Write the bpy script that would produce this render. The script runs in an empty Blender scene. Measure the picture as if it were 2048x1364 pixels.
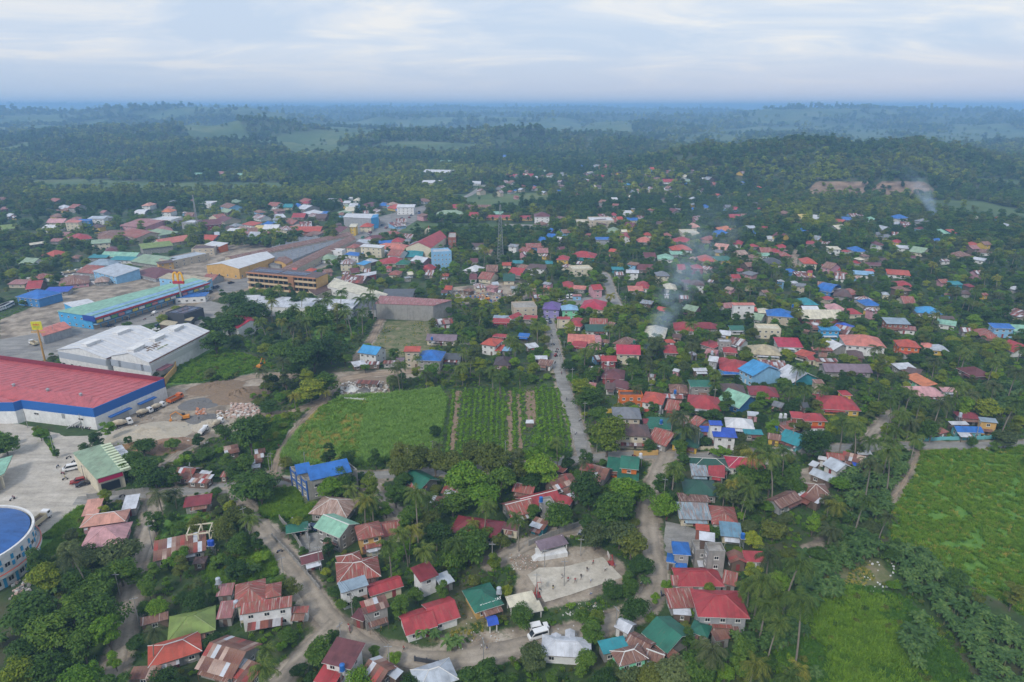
import bpy, math, random
import numpy as np
from math import radians as R, sin, cos, tan, atan, atan2, pi, sqrt, floor
random.seed(11); rng = np.random.default_rng(11)
S = bpy.context.scene
COL = S.collection
# ------------------------------------------------------------------ camera
CAMH = 120.0; PITCH = R(19.0); F = 1365.0
cam = bpy.data.cameras.new('camera'); cam.lens = 24.0; cam.sensor_width = 36.0
cam.clip_start = 1.0; cam.clip_end = 60000
camo = bpy.data.objects.new('camera', cam); COL.objects.link(camo)
camo.location = (0, 0, CAMH); camo.rotation_euler = (R(90) - PITCH, 0, 0)
S.camera = camo
# ------------------------------------------------------------------ world, sun, exposure
W = bpy.data.worlds.new('World'); S.world = W; W.use_nodes = True
nt = W.node_tree; nt.nodes.clear()
SUN_EL, SUN_AZ = R(42), R(-150)          # azimuth measured from +Y clockwise: behind the camera, to the left
def N(t, typ, **kw):
    n = t.nodes.new(typ)
    for k, v in kw.items():
        if hasattr(n, k): setattr(n, k, v)
    return n
def L(t, a, b): t.links.new(a, b)
out = N(nt, 'ShaderNodeOutputWorld'); bg = N(nt, 'ShaderNodeBackground'); bg.inputs['Strength'].default_value = 0.1
sky = N(nt, 'ShaderNodeTexSky'); sky.sky_type = 'NISHITA'; sky.sun_disc = False
sky.sun_elevation = SUN_EL; sky.sun_rotation = SUN_AZ; sky.air_density = 1.4; sky.dust_density = 2.5; sky.altitude = 100
tc = N(nt, 'ShaderNodeTexCoord'); sep = N(nt, 'ShaderNodeSeparateXYZ'); L(nt, tc.outputs['Generated'], sep.inputs[0])
# cloud plane: direction divided by its height, so that cloud bands shrink towards the horizon
zc = N(nt, 'ShaderNodeMath', operation='MAXIMUM'); L(nt, sep.outputs['Z'], zc.inputs[0]); zc.inputs[1].default_value = 0.0
za = N(nt, 'ShaderNodeMath', operation='ADD'); L(nt, zc.outputs[0], za.inputs[0]); za.inputs[1].default_value = 0.16
dv = N(nt, 'ShaderNodeVectorMath', operation='DIVIDE'); L(nt, tc.outputs['Generated'], dv.inputs[0])
cmb = N(nt, 'ShaderNodeCombineXYZ')
for i in range(3): L(nt, za.outputs[0], cmb.inputs[i])
L(nt, cmb.outputs[0], dv.inputs[1])
mp = N(nt, 'ShaderNodeMapping'); L(nt, dv.outputs[0], mp.inputs[0]); mp.inputs['Scale'].default_value = (0.8, 1.25, 0.3)
mp.inputs['Rotation'].default_value = (0, 0, R(-5)); mp.inputs['Location'].default_value = (0.6, 0.35, 0)
n1 = N(nt, 'ShaderNodeTexNoise'); L(nt, mp.outputs[0], n1.inputs['Vector']); n1.inputs['Scale'].default_value = 1.15
n1.inputs['Detail'].default_value = 8; n1.inputs['Roughness'].default_value = 0.6; n1.inputs['Distortion'].default_value = 0.8
cr = N(nt, 'ShaderNodeValToRGB'); L(nt, n1.outputs['Fac'], cr.inputs[0])
e = cr.color_ramp.elements
e[0].position = 0.40; e[0].color = (4.0, 4.75, 5.95, 1)       # grey-blue cloud
e[1].position = 0.64; e[1].color = (6.1, 6.05, 6.1, 1)       # bright cloud
m_ = cr.color_ramp.elements.new(0.52); m_.color = (4.75, 5.25, 6.1, 1)
hz = N(nt, 'ShaderNodeMapRange'); L(nt, sep.outputs['Z'], hz.inputs[0]); hz.inputs[1].default_value = 0.012; hz.inputs[2].default_value = 0.07
low = N(nt, 'ShaderNodeMix', data_type='RGBA'); L(nt, hz.outputs[0], low.inputs[0])
side = N(nt, 'ShaderNodeMapRange'); L(nt, sep.outputs['X'], side.inputs[0]); side.inputs[1].default_value = -0.6; side.inputs[2].default_value = 0.6
pale = N(nt, 'ShaderNodeMix', data_type='RGBA'); L(nt, side.outputs[0], pale.inputs[0]); pale.inputs[6].default_value = (3.9, 4.55, 5.5, 1); pale.inputs[7].default_value = (4.8, 4.9, 5.6, 1); L(nt, pale.outputs[2], low.inputs[6])
low.inputs[7].default_value = (1, 1, 1, 1); L(nt, cr.outputs[0], low.inputs[7])
mx = N(nt, 'ShaderNodeMix', data_type='RGBA'); mx.inputs[0].default_value = 0.88
L(nt, sky.outputs[0], mx.inputs[6]); L(nt, low.outputs[2], mx.inputs[7])
L(nt, mx.outputs[2], bg.inputs['Color']); L(nt, bg.outputs[0], out.inputs['Surface'])
sun = bpy.data.lights.new('sun', 'SUN'); sun.energy = 1.5; sun.angle = R(10); sun.color = (1.0, 0.95, 0.88)
suno = bpy.data.objects.new('sun', sun); COL.objects.link(suno)
suno.rotation_euler = (R(90) - SUN_EL, 0, -SUN_AZ + pi)
suno.location = (-200, -300, 400)
S.view_settings.view_transform = 'Standard'; S.view_settings.look = 'None'
S.view_settings.exposure = 0.60; S.view_settings.gamma = 1.0; S.view_settings.use_curve_mapping = False
S.render.engine = 'CYCLES'
cy = S.cycles; cy.max_bounces = 5; cy.diffuse_bounces = 2; cy.glossy_bounces = 2; cy.transmission_bounces = 2
cy.volume_bounces = 1; cy.transparent_max_bounces = 6; cy.use_denoising = True; cy.use_adaptive_sampling = True
cy.adaptive_threshold = 0.02; cy.volume_step_rate = 1.0; cy.volume_max_steps = 64; cy.caustics_reflective = False; cy.caustics_refractive = False
S.render.film_transparent = False
# ------------------------------------------------------------------ terrain height, pixel <-> place
def ss(a, b, t): t = np.clip((np.asarray(t, float) - a) / (b - a), 0, 1); return t * t * (3 - 2 * t)
def vnoise(x, y, seed=0):
    x = np.asarray(x, float); y = np.asarray(y, float)
    xi = np.floor(x).astype(np.int64); yi = np.floor(y).astype(np.int64); fx = x - xi; fy = y - yi
    fx = fx * fx * (3 - 2 * fx); fy = fy * fy * (3 - 2 * fy)
    def h(a, b):
        n = (a * 374761393 + b * 668265263 + seed * 1442695041) & 0x7fffffff
        n = ((n ^ (n >> 13)) * 1274126177) & 0x7fffffff
        n = n ^ (n >> 16)
        return (n & 0xffff) / 65535.0
    return (h(xi, yi) * (1 - fx) + h(xi + 1, yi) * fx) * (1 - fy) + (h(xi, yi + 1) * (1 - fx) + h(xi + 1, yi + 1) * fx) * fy
def fbm(x, y, seed=0, o=4):
    s = 0; a = 0.5; t = 0
    for i in range(o):
        s = s + a * vnoise(x * 2**i, y * 2**i, seed + i); t += a; a *= 0.5
    return s / t
def height(x, y):
    x = np.asarray(x, float); y = np.asarray(y, float)
    # wooded ridge on the right with the quarried cliff at its foot
    k = x / np.maximum(y, 1.0)
    top = np.interp(k, [0.10, 0.18, 0.27, 0.31, 0.43, 0.48, 0.57, 0.63, 0.73, 0.85, 1.1], [0, 20, 46, 44, 60, 48, 56, 42, 14, 2, 0])
    prof = ss(960, 1260, y) * (1 - ss(1300, 1750, y))
    z = top * prof
    cliff = ss(0.420, 0.440, k) * (1 - ss(0.585, 0.62, k)) * (1 - 0.75 * ss(.510, .514, k) * (1 - ss(.522, .526, k)))
    z = z + cliff * 15 * ss(972 + 14 * vnoise(x / 22, y * 0, 77), 984 + 14 * vnoise(x / 22, y * 0, 77), y) * (1 - ss(1000, 1200, y))
    # rolling country
    z = z + ss(1150, 2300, y) * ss(0.25, 0.0, k) * 30 * ss(.32, .72, fbm(x / 340, y / 300, 3)) * (1 - ss(2700, 3600, y))
    z = z + ss(1000, 1600, y) * ss(-0.05, -0.3, k) * 16 * ss(.35, .7, fbm(x / 300, y / 300, 9))
    z = z + 46 * np.exp(-(((x + 900) / 260)**2 + ((y - 2500) / 170)**2))
    z = z + 30 * np.exp(-(((x - 90) / 300)**2 + ((y - 2300) / 160)**2)) + 22 * np.exp(-(((x - 330) / 160)**2 + ((y - 1900) / 160)**2))
    z = z + 56 * ss(3300, 3800, y) * (1 - ss(4200, 5200, y)) * ss(-0.22, -0.40, k) * (0.7 + 0.5 * fbm(x / 700, y / 700, 5))
    z = z + 62 * ss(3700, 4500, y) * (1 - ss(5200, 6500, y)) * ss(0.18, 0.36, k) * (0.62 + 0.6 * fbm(x / 600, y / 600, 6))
    z = z + 80 * ss(6200, 8000, y) * (1 - ss(9000, 12000, y)) * ss(-0.75, -0.45, k) * ss(0.45, 0.15, k) * (0.72 + 0.42 * fbm(x / 900, y / 900, 7))
    z = z + ss(2400, 4200, y) * 50 * ss(0.42, 0.72, fbm(x / 700, y / 520, 8)) * (1 - .5 * ss(6000, 9000, y))
    z = z + 62 * ss(13000, 16000, y) * (0.75 + 0.45 * fbm(x / 2500, y / 2500, 12))
    z = z + 120 * np.exp(-(((x + 10200) / 1300)**2 + ((y - 15500) / 1500)**2))
    return z
CP, SP = cos(PITCH), sin(PITCH)
def ray(px, py):
    a = (px - 1024) / F; b = (682 - py) / F
    return a, CP + b * SP, -SP + b * CP
def P(px, py, z=0.0):
    """place at height z above sea that the photograph shows at (px, py)"""
    dx, dy, dz = ray(px, py); t = (z - CAMH) / dz
    return np.array([dx * t, dy * t, z])
def PT(px, py, up=0.0):
    z = 0.0
    for _ in range(12):
        p = P(px, py, z + up)
        if p[1] < 900: return np.array([p[0], p[1], up])
        z = 0.5 * z + 0.5 * float(height(p[0], p[1]))
    return np.array([p[0], p[1], z + up])
def PX(x, y, z):
    x = np.asarray(x, float); d = np.asarray(y) * CP - (np.asarray(z) - CAMH) * SP
    u = np.asarray(y) * SP + (np.asarray(z) - CAMH) * CP
    return 1024 + F * x / d, 682 - F * u / d, d
def dep(py): return PITCH + atan((py - 682) / F)
def mpp(px, py, z=0.0):
    p = P(px, py, z); return (p[1] * CP - (z - CAMH) * SP) / F
# ------------------------------------------------------------------ materials
MAT = {}
def newmat(name):
    m = bpy.data.materials.new(name); m.use_nodes = True; t = m.node_tree; t.nodes.clear()
    o = N(t, 'ShaderNodeOutputMaterial'); b = N(t, 'ShaderNodeBsdfPrincipled'); L(t, b.outputs[0], o.inputs['Surface'])
    return m, t, b
def rgb(c): return (c[0], c[1], c[2], 1)
def mixc(t, fac, a, b, mode='MIX'):
    n = N(t, 'ShaderNodeMix', data_type='RGBA'); n.blend_type = mode
    for s, v in ((0, fac), (6, a), (7, b)):
        if isinstance(v, (int, float)): n.inputs[s].default_value = v
        elif isinstance(v, tuple): n.inputs[s].default_value = v
        else: L(t, v, n.inputs[s])
    return n.outputs[2]
def noise(t, vec, scale, detail=3, rough=0.6):
    n = N(t, 'ShaderNodeTexNoise'); n.inputs['Scale'].default_value = scale; n.inputs['Detail'].default_value = detail
    n.inputs['Roughness'].default_value = rough
    if vec is not None: L(t, vec, n.inputs['Vector'])
    return n.outputs['Fac']
def ramp(t, fac, stops, interp='LINEAR'):
    n = N(t, 'ShaderNodeValToRGB'); n.color_ramp.interpolation = interp
    el = n.color_ramp.elements
    while len(el) < len(stops): el.new(0.5)
    for e_, (p, c) in zip(el, stops):
        e_.position = p; e_.color = rgb(c) if not isinstance(c, (int, float)) else (c, c, c, 1)
    L(t, fac, n.inputs[0]); return n.outputs[0]
def mapping(t, vec, scale, loc=(0, 0, 0), rot=(0, 0, 0)):
    n = N(t, 'ShaderNodeMapping'); L(t, vec, n.inputs[0]); n.inputs['Scale'].default_value = scale
    n.inputs['Location'].default_value = loc; n.inputs['Rotation'].default_value = rot
    return n.outputs[0]
def math_(t, op, a, b=0.0):
    n = N(t, 'ShaderNodeMath', operation=op)
    for i, v in ((0, a), (1, b)):
        if isinstance(v, (int, float)): n.inputs[i].default_value = v
        else: L(t, v, n.inputs[i])
    return n.outputs[0]
def plain(name, c, rough=0.6, var=0.12, metal=0.0, scale=1.5):
    k = 'p_' + name
    if k in MAT: return MAT[k]
    m, t, b = newmat(name)
    g = N(t, 'ShaderNodeNewGeometry').outputs['Position']
    n = noise(t, g, scale, 4)
    v = ramp(t, n, [(0.25, 1 - var), (0.75, 1 + var * 0.5)])
    L(t, mixc(t, 1.0, rgb(c), v, 'MULTIPLY'), b.inputs['Base Color'])
    b.inputs['Roughness'].default_value = rough; b.inputs['Metallic'].default_value = metal
    MAT[k] = m; return m
RC = {  # roof paints
 'red': (.34, .040, .046), 'redorange': (.42, .075, .045), 'salmon': (.50, .17, .13), 'crimson': (.40, .028, .06), 'darkred': (.20, .028, .036),
 'maroon': (.135, .042, .047), 'brown': (.105, .062, .056), 'darkbrown': (.065, .045, .05), 'mauve': (.19, .14, .17), 'purple': (.13, .08, .25),
 'pink': (.50, .27, .28), 'peach': (.52, .26, .20), 'orange': (.52, .17, .07), 'green': (.018, .13, .085), 'darkgreen': (.02, .08, .055),
 'mint': (.22, .42, .31), 'sage': (.24, .33, .22), 'lime': (.18, .25, .06), 'teal': (.025, .22, .26), 'blue': (.02, .13, .42),
 'royal': (.02, .075, .42), 'skyblue': (.05, .26, .52), 'lightblue': (.20, .36, .52), 'bluegrey': (.24, .31, .37), 'steel': (.40, .44, .49),
 'silver': (.50, .52, .56), 'white': (.56, .57, .59), 'cream': (.56, .52, .40), 'sand': (.42, .36, .24), 'grey': (.17, .18, .20),
 'darkgrey': (.075, .08, .09), 'concrete': (.34, .32, .29), 'bluemetal': (.13, .25, .34), 'bluesilver': (.23, .31, .36),
 'palerust': (.40, .29, .24), 'rust': (.17, .06, .042), 'redrust': (.30, .055, .045), 'brownrust': (.13, .055, .045), 'pinkrust': (.33, .13, .14)}
RW = {'white': (.70, .70, .69), 'cream': (.62, .56, .42), 'beige': (.50, .43, .33), 'concrete': (.30, .29, .27), 'grey': (.33, .34, .35), 'yellow': (.62, .42, .07),
 'gold': (.58, .36, .12), 'orange': (.62, .16, .03), 'mint': (.22, .58, .36), 'cyan': (.16, .46, .50), 'blue': (.06, .22, .48), 'lightblue': (.25, .48, .70),
 'lavender': (.30, .26, .50), 'pink': (.56, .30, .34), 'redwall': (.28, .05, .05), 'brick': (.30, .11, .07), 'brown': (.12, .08, .06), 'wood': (.17, .12, .09),
 'purplewall': (.16, .08, .14), 'darkgrey': (.06, .065, .075), 'skyblue': (.07, .36, .66), 'maroonwall': (.22, .03, .05), 'teal': (.05, .30, .36)}
def roofmat(key, rust=0.0):
    k = 'r_%s_%.1f' % (key, rust)
    if k in MAT: return MAT[k]
    m, t, b = newmat('roof_' + key)
    uv = N(t, 'ShaderNodeUVMap').outputs[0]; pos = N(t, 'ShaderNodeNewGeometry').outputs['Position']
    sx = N(t, 'ShaderNodeSeparateXYZ'); L(t, uv, sx.inputs[0])
    cell = math_(t, 'FLOOR', math_(t, 'DIVIDE', sx.outputs[0], 0.9)); vv = math_(t, 'FLOOR', math_(t, 'DIVIDE', sx.outputs[1], 3.2))
    cb = N(t, 'ShaderNodeCombineXYZ'); L(t, cell, cb.inputs[0]); L(t, vv, cb.inputs[1])
    oi = N(t, 'ShaderNodeObjectInfo'); L(t, oi.outputs['Random'], cb.inputs[2])
    wn = N(t, 'ShaderNodeTexWhiteNoise'); L(t, cb.outputs[0], wn.inputs[0])
    tone = ramp(t, wn.outputs[0], [(0, 0.92 - .22 * rust), (1, 1.06 + .12 * rust)])
    c = mixc(t, 1.0, rgb(RC[key]), tone, 'MULTIPLY')
    dirt = ramp(t, noise(t, pos, 0.28, 6, 0.7), [(0.32, 0.66 if key != 'white' else .86), (0.5, .98), (0.68, 1.14 if key != 'white' else 1.04)])
    c = mixc(t, 1.0, c, dirt, 'MULTIPLY')
    streak = noise(t, mapping(t, uv, (1.6, 0.22, 1)), 1.0, 5, 0.7)
    lo = 0.62 - 0.22 * rust
    c = mixc(t, ramp(t, streak, [(lo, 0.0), (min(lo + 0.10, 0.98), 0.25 + 0.68 * rust)]), c, rgb((.22, .12, .085) if key not in ('white', 'silver', 'cream', 'steel') else (.30, .24, .20)))
    if rust > 0.5:
        pale = noise(t, mapping(t, uv, (2.6, 0.12, 1), (7, 3, 0)), 1.0, 3, 0.6)
        c = mixc(t, ramp(t, pale, [(0.57, 0.0), (0.62, 0.65)]), c, rgb((.42, .36, .34)))
    L(t, c, b.inputs['Base Color']); b.inputs['Roughness'].default_value = 0.48 + 0.3 * rust
    w = N(t, 'ShaderNodeTexWave'); w.wave_type = 'BANDS'; w.bands_direction = 'X'; L(t, uv, w.inputs['Vector']); w.inputs['Scale'].default_value = 1.1
    bu = N(t, 'ShaderNodeBump'); bu.inputs['Strength'].default_value = 0.25; bu.inputs['Distance'].default_value = 0.04
    L(t, w.outputs['Fac'], bu.inputs['Height']); L(t, bu.outputs[0], b.inputs['Normal'])
    MAT[k] = m; return m
def patchmat():
    if 'patch' in MAT: return MAT['patch']
    m, t, b = newmat('roof_mixed_sheets')
    uv = N(t, 'ShaderNodeUVMap').outputs[0]
    sx = N(t, 'ShaderNodeSeparateXYZ'); L(t, uv, sx.inputs[0])
    cb = N(t, 'ShaderNodeCombineXYZ'); L(t, math_(t, 'FLOOR', math_(t, 'DIVIDE', sx.outputs[0], 0.95)), cb.inputs[0])
    L(t, math_(t, 'FLOOR', math_(t, 'DIVIDE', sx.outputs[1], 3.4)), cb.inputs[1]); oi = N(t, 'ShaderNodeObjectInfo'); L(t, oi.outputs['Random'], cb.inputs[2])
    wn = N(t, 'ShaderNodeTexWhiteNoise'); L(t, cb.outputs[0], wn.inputs[0])
    c = ramp(t, wn.outputs[0], [(0, (.15, .055, .045)), (.22, (.23, .08, .055)), (.40, (.10, .05, .045)), (.55, (.40, .40, .42)), (.72, (.27, .20, .19)), (.84, (.52, .53, .56)), (.94, (.30, .07, .06))], 'CONSTANT')
    st = ramp(t, noise(t, mapping(t, uv, (2.0, 0.3, 1)), 1.0, 4), [(0.35, 0.75), (0.65, 1.1)])
    L(t, mixc(t, 1.0, c, st, 'MULTIPLY'), b.inputs['Base Color']); b.inputs['Roughness'].default_value = 0.7
    MAT['patch'] = m; return m
def wallmat(key):
    k = 'w_' + key
    if k in MAT: return MAT[k]
    m, t, b = newmat('wall_' + key); pos = N(t, 'ShaderNodeNewGeometry').outputs['Position']
    v = ramp(t, noise(t, pos, 0.5, 5, 0.7), [(0.3, 0.78), (0.68, 1.06)])
    s2 = ramp(t, noise(t, mapping(t, pos, (1.4, 1.4, 0.15)), 1.0, 4), [(0.5, 1.0), (0.78, 0.70 if key in ('concrete', 'grey', 'wood') else .88)])
    c = mixc(t, 1.0, rgb(RW[key] if key in RW else RC[key]), v, 'MULTIPLY'); c = mixc(t, 1.0, c, s2, 'MULTIPLY')
    L(t, c, b.inputs['Base Color']); b.inputs['Roughness'].default_value = 0.85
    MAT[k] = m; return m
M_GLASS = plain('dark_glass', (.02, .025, .03), 0.12, 0.2)
M_TRIM = plain('white_trim', (.62, .61, .58), 0.6, 0.1)
M_DARK = plain('dark_opening', (.025, .025, .028), 0.9, 0.2)
M_GREYMETAL = plain('grey_metal', (.35, .36, .37), 0.5, 0.1, 0.3)
M_WOOD = plain('weathered_wood', (.16, .12, .09), 0.85, 0.2)
M_TYRE = plain('tyre_rubber', (.02, .02, .02), 0.8, 0.1)
# ------------------------------------------------------------------ mesh helpers
class MB:
    def __init__(s): s.v = []; s.f = []; s.m = []; s.uv = []
    def face(s, pts, mi=0, uv=None):
        i = len(s.v); s.v.extend([tuple(map(float, p)) for p in pts]); s.f.append(tuple(range(i, i + len(pts)))); s.m.append(mi)
        if uv is None: uv = [(0.0, 0.0)] * len(pts)
        s.uv.extend(uv)
    def slope(s, pts, mi=0):
        """a roof face: uv in metres, u along its first edge (the eave)"""
        p = [np.array(q, float) for q in pts]; a = p[1] - p[0]; L_ = np.linalg.norm(a) or 1; a = a / L_
        n = np.cross(p[1] - p[0], p[2] - p[0]); nn = np.linalg.norm(n)
        n = n / nn if nn > 1e-9 else np.array([0, 0, 1.]); c = np.cross(n, a)
        s.face(pts, mi, [(float(np.dot(q - p[0], a)), float(np.dot(q - p[0], c))) for q in p])
    def box(s, x0, x1, y0, y1, z0, z1, mi=0):
        s.prism([(x0, y0), (x1, y0), (x1, y1), (x0, y1)], z0, z1, mi)
    def prism(s, poly, z0, z1, mi=0, top=None):
        a = sum(poly[i][0] * poly[(i + 1) % len(poly)][1] - poly[(i + 1) % len(poly)][0] * poly[i][1] for i in range(len(poly)))
        if a < 0: poly = poly[::-1]
        n = len(poly)
        for i in range(n):
            p, q = poly[i], poly[(i + 1) % n]
            s.face([(p[0], p[1], z0), (q[0], q[1], z0), (q[0], q[1], z1), (p[0], p[1], z1)], mi)
        s.face([(p[0], p[1], z1) for p in poly], mi if top is None else top, [(float(p[0]), float(p[1])) for p in poly])
        s.face([(p[0], p[1], z0) for p in poly[::-1]], mi)
    def tube(s, a, b, r0, r1=None, n=6, mi=0):
        r1 = r0 if r1 is None else r1
        a = np.array(a, float); b = np.array(b, float); d = b - a; d = d / (np.linalg.norm(d) or 1)
        u = np.cross(d, (0, 0, 1) if abs(d[2]) < .9 else (1, 0, 0)); u = u / np.linalg.norm(u); w = np.cross(d, u)
        A = [a + r0 * (cos(2 * pi * i / n) * u + sin(2 * pi * i / n) * w) for i in range(n)]
        B = [b + r1 * (cos(2 * pi * i / n) * u + sin(2 * pi * i / n) * w) for i in range(n)]
        for i in range(n): s.face([A[i], A[(i + 1) % n], B[(i + 1) % n], B[i]], mi)
        s.face(A[::-1], mi); s.face(B, mi)
    def mesh(s, name, mats):
        me = bpy.data.meshes.new(name); me.from_pydata(s.v, [], s.f)
        for m in (mats if isinstance(mats, (list, tuple)) else [mats]): me.materials.append(m)
        me.polygons.foreach_set('material_index', s.m)
        l = me.uv_layers.new(name='UVMap'); l.data.foreach_set('uv', np.array(s.uv, dtype=np.float32).ravel())
        me.update(); return me
    def build(s, name, mats, parent=None, loc=(0, 0, 0), rz=0.0):
        return obj(name, s.mesh(name, mats), parent, loc, rz)
def obj(name, me, parent=None, loc=(0, 0, 0), rz=0.0, scale=None, mat=None):
    o = bpy.data.objects.new(name, me); COL.objects.link(o); o.location = [float(c) for c in loc]
    if rz: o.rotation_euler = (0, 0, rz)
    if scale is not None: o.scale = scale if hasattr(scale, '__len__') else (scale,) * 3
    if parent is not None: o.parent = parent
    if mat is not None:
        o.material_slots[0].link = 'OBJECT'; o.material_slots[0].material = mat
    return o
THINGS = []   # (object, look words, category, pixel) - labels are settled at the end
def empty(name, loc, rz=0.0):
    o = bpy.data.objects.new(name, None); COL.objects.link(o); o.location = [float(c) for c in loc]
    o.rotation_euler = (0, 0, rz); o.empty_display_size = 0.5; return o
def tag(o, label=None, cat=None, group=None, kind=None):
    if label: o['label'] = label
    if cat: o['category'] = cat
    if group: o['group'] = group
    if kind: o['kind'] = kind
    return o
def auto(o, look, cat, group=None, px=None):
    """give the label later: look + where it stands"""
    if cat: o['category'] = cat
    if group: o['group'] = group
    if px is None:
        u, v, d = PX(o.location[0], o.location[1], o.location[2]); px = (float(u), float(v))
    THINGS.append([o, look, px]); return o
# ------------------------------------------------------------------ regions of the ground, drawn on the photograph and laid on the ground plane
def G(pts, z=0.0): return [tuple(P(x, y, z)[:2]) for x, y in pts]
ROADS = {  # name: (kind, width in metres, pixel line)
 'village': ('concrete', 5.6, [(1092, 628), (1100, 650), (1110, 700), (1124, 760), (1143, 820), (1158, 870), (1172, 918)]),
 'east_west': ('concrete', 5.2, [(150, 1002), (240, 992), (340, 985), (420, 977), (500, 968), (590, 960), (690, 953), (760, 950), (900, 943), (1030, 932), (1110, 925), (1180, 916), (1260, 910), (1340, 911), (1420, 912), (1500, 906), (1640, 898), (1760, 893), (1830, 891), (1930, 891), (2060, 888)]),
 'south': ('gravel', 5.6, [(1334, 905), (1322, 935), (1306, 975), (1297, 1020), (1296, 1060), (1303, 1105), (1312, 1145), (1306, 1185), (1283, 1215), (1235, 1240), (1160, 1262), (1080, 1283), (960, 1309), (860, 1320), (760, 1304), (690, 1268), (645, 1225), (618, 1180), (590, 1140), (556, 1095), (520, 1052), (488, 1018), (468, 996), (458, 972)]),
 'west_lane': ('gravel', 4.2, [(308, 985), (303, 1030), (292, 1075), (274, 1130), (264, 1180), (256, 1235), (240, 1300), (222, 1370)]),
 'short_lane': ('gravel', 4.0, [(672, 1245), (640, 1275), (607, 1310), (575, 1345), (552, 1372)]),
 'field_track': ('dirt', 3.0, [(545, 958), (556, 915), (580, 875), (610, 840), (640, 808), (662, 780), (682, 760), (700, 752)]),
 'yard_road': ('dirt', 6.5, [(690, 758), (735, 750), (790, 745), (850, 742)]),
 'quarry_track': ('dirt', 4.0, [(650, 800), (600, 818), (555, 828), (520, 832)]),
 'north_track': ('dirt', 6.0, [(330, 800), (420, 782), (480, 760), (520, 752), (590, 752)]),
 'wall_path': ('dirt', 3.4, [(768, 628), (758, 650), (742, 680), (722, 705), (704, 722)]),
 'side_street': ('gravel', 4.4, [(735, 952), (752, 985), (775, 1010), (800, 1040), (830, 1062)]),
 'canopy_road': ('gravel', 4.5, [(985, 1125), (1040, 1098), (1080, 1078), (1130, 1062), (1180, 1055)]),
 'east_street': ('concrete', 6.0, [(1205, 545), (1216, 562), (1222, 585), (1232, 605), (1238, 622)]),
 'lane_east': ('gravel', 4.0, [(1735, 884), (1750, 862), (1768, 842), (1775, 825)]),
 'lane_north_east': ('gravel', 4.0, [(1752, 705), (1775, 722), (1800, 738)]),
 'ford': ('dirt', 3.6, [(1597, 498), (1586, 520), (1592, 535)]),
 'field_path': ('dirt', 1.1, [(1838, 905), (1826, 930), (1806, 968), (1780, 1005)]),
 'highway': ('asphalt', 11.0, [(-60, 722), (40, 702), (110, 688), (170, 672), (240, 650), (330, 614), (400, 586), (450, 568), (520, 553), (575, 538), (620, 515), (665, 494), (712, 476), (755, 458), (800, 438), (835, 424), (852, 414)]),
 'bridge_road': ('concrete', 9.0, [(852, 414), (905, 400), (935, 392), (955, 380), (968, 370)]),
 'market_street': ('asphalt', 8.0, [(665, 494), (710, 505), (690, 520), (640, 528), (575, 538)]),
 'path_by_lot': ('gravel', 3.0, [(330, 1110 - 180), (360, 905), (395, 885)]),
}
LOT = [(-60, 838), (40, 848), (100, 862), (132, 872), (172, 872), (200, 862), (232, 848), (262, 838), (230, 870), (190, 890), (160, 905), (165, 930), (190, 965), (205, 985), (172, 1002), (150, 1018), (120, 1045), (80, 1075), (60, 1060), (30, 1035), (-60, 1030)]
LOT_ISLANDS = [[(-60, 872), (0, 862), (20, 872), (36, 888), (10, 906), (-60, 915)], [(74, 858), (95, 858), (112, 900), (118, 912), (108, 914), (92, 885)]]
COURT = [(1055, 1150), (1078, 1136), (1130, 1134), (1205, 1114), (1244, 1155), (1140, 1190), (1090, 1205)]
PADS = [  # concrete or dirt yards
 ('concrete', [(1328, 1042), (1370, 1050), (1402, 1062), (1395, 1105), (1352, 1120), (1330, 1100)]),
 ('concrete', [(598, 1070), (660, 1060), (688, 1085), (640, 1105), (600, 1108)]),
 ('concrete', [(330, 640), (415, 600), (470, 615), (430, 650), (330, 655)]),
 ('concrete', [(40, 672), (150, 655), (320, 628), (330, 640), (240, 660), (110, 715), (0, 745), (-60, 745), (-60, 690)]),
 ('asphalt', [(700, 448), (860, 408), (835, 440), (770, 480), (700, 515), (640, 535), (560, 560), (440, 590), (430, 570), (560, 540), (640, 505), (690, 480)]),
 ('concrete', [(110, 545), (205, 540), (255, 548), (205, 565), (140, 566)]),
 ('concrete', [(1124, 600), (1215, 590), (1222, 604), (1130, 612)]),
 ('concrete', [(1010, 448), (1100, 450), (1095, 462), (1005, 462)]),
 ('dirt', [(680, 760), (778, 752), (780, 790), (690, 800)]),
]
DIRT = [[(230, 850), (300, 800), (345, 772), (400, 766), (440, 772), (480, 752), (520, 748), (600, 750), (600, 757), (520, 770), (500, 800), (520, 830), (505, 852), (455, 868), (400, 880), (345, 900), (300, 905), (270, 890), (240, 880)],
        [(1015, 1125), (1060, 1090), (1200, 1092), (1250, 1130), (1258, 1160), (1180, 1200), (1090, 1218), (1045, 1215), (1030, 1180), (1035, 1150)],
        [(560, 1175), (600, 1110), (620, 1110), (640, 1180), (700, 1240), (760, 1270), (830, 1290), (830, 1330), (740, 1320), (650, 1260)],
        [(1600, 385), (1640, 375), (1740, 370), (1860, 372), (1880, 392), (1600, 400)],
        [(1600, 1090), (1640, 1075), (1660, 1110), (1620, 1130)], [(870, 1275), (980, 1262), (1060, 1250), (1060, 1268), (980, 1285), (880, 1300)],
        [(1590, 940), (1640, 930), (1640, 985), (1580, 985)], [(400, 500), (700, 450), (840, 415), (700, 520), (430, 600), (0, 720), (0, 640), (200, 560)],
        [(660, 745), (850, 735), (880, 745), (800, 760), (680, 770)], [(900, 575), (1040, 560), (1060, 600), (920, 610)]]
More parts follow.
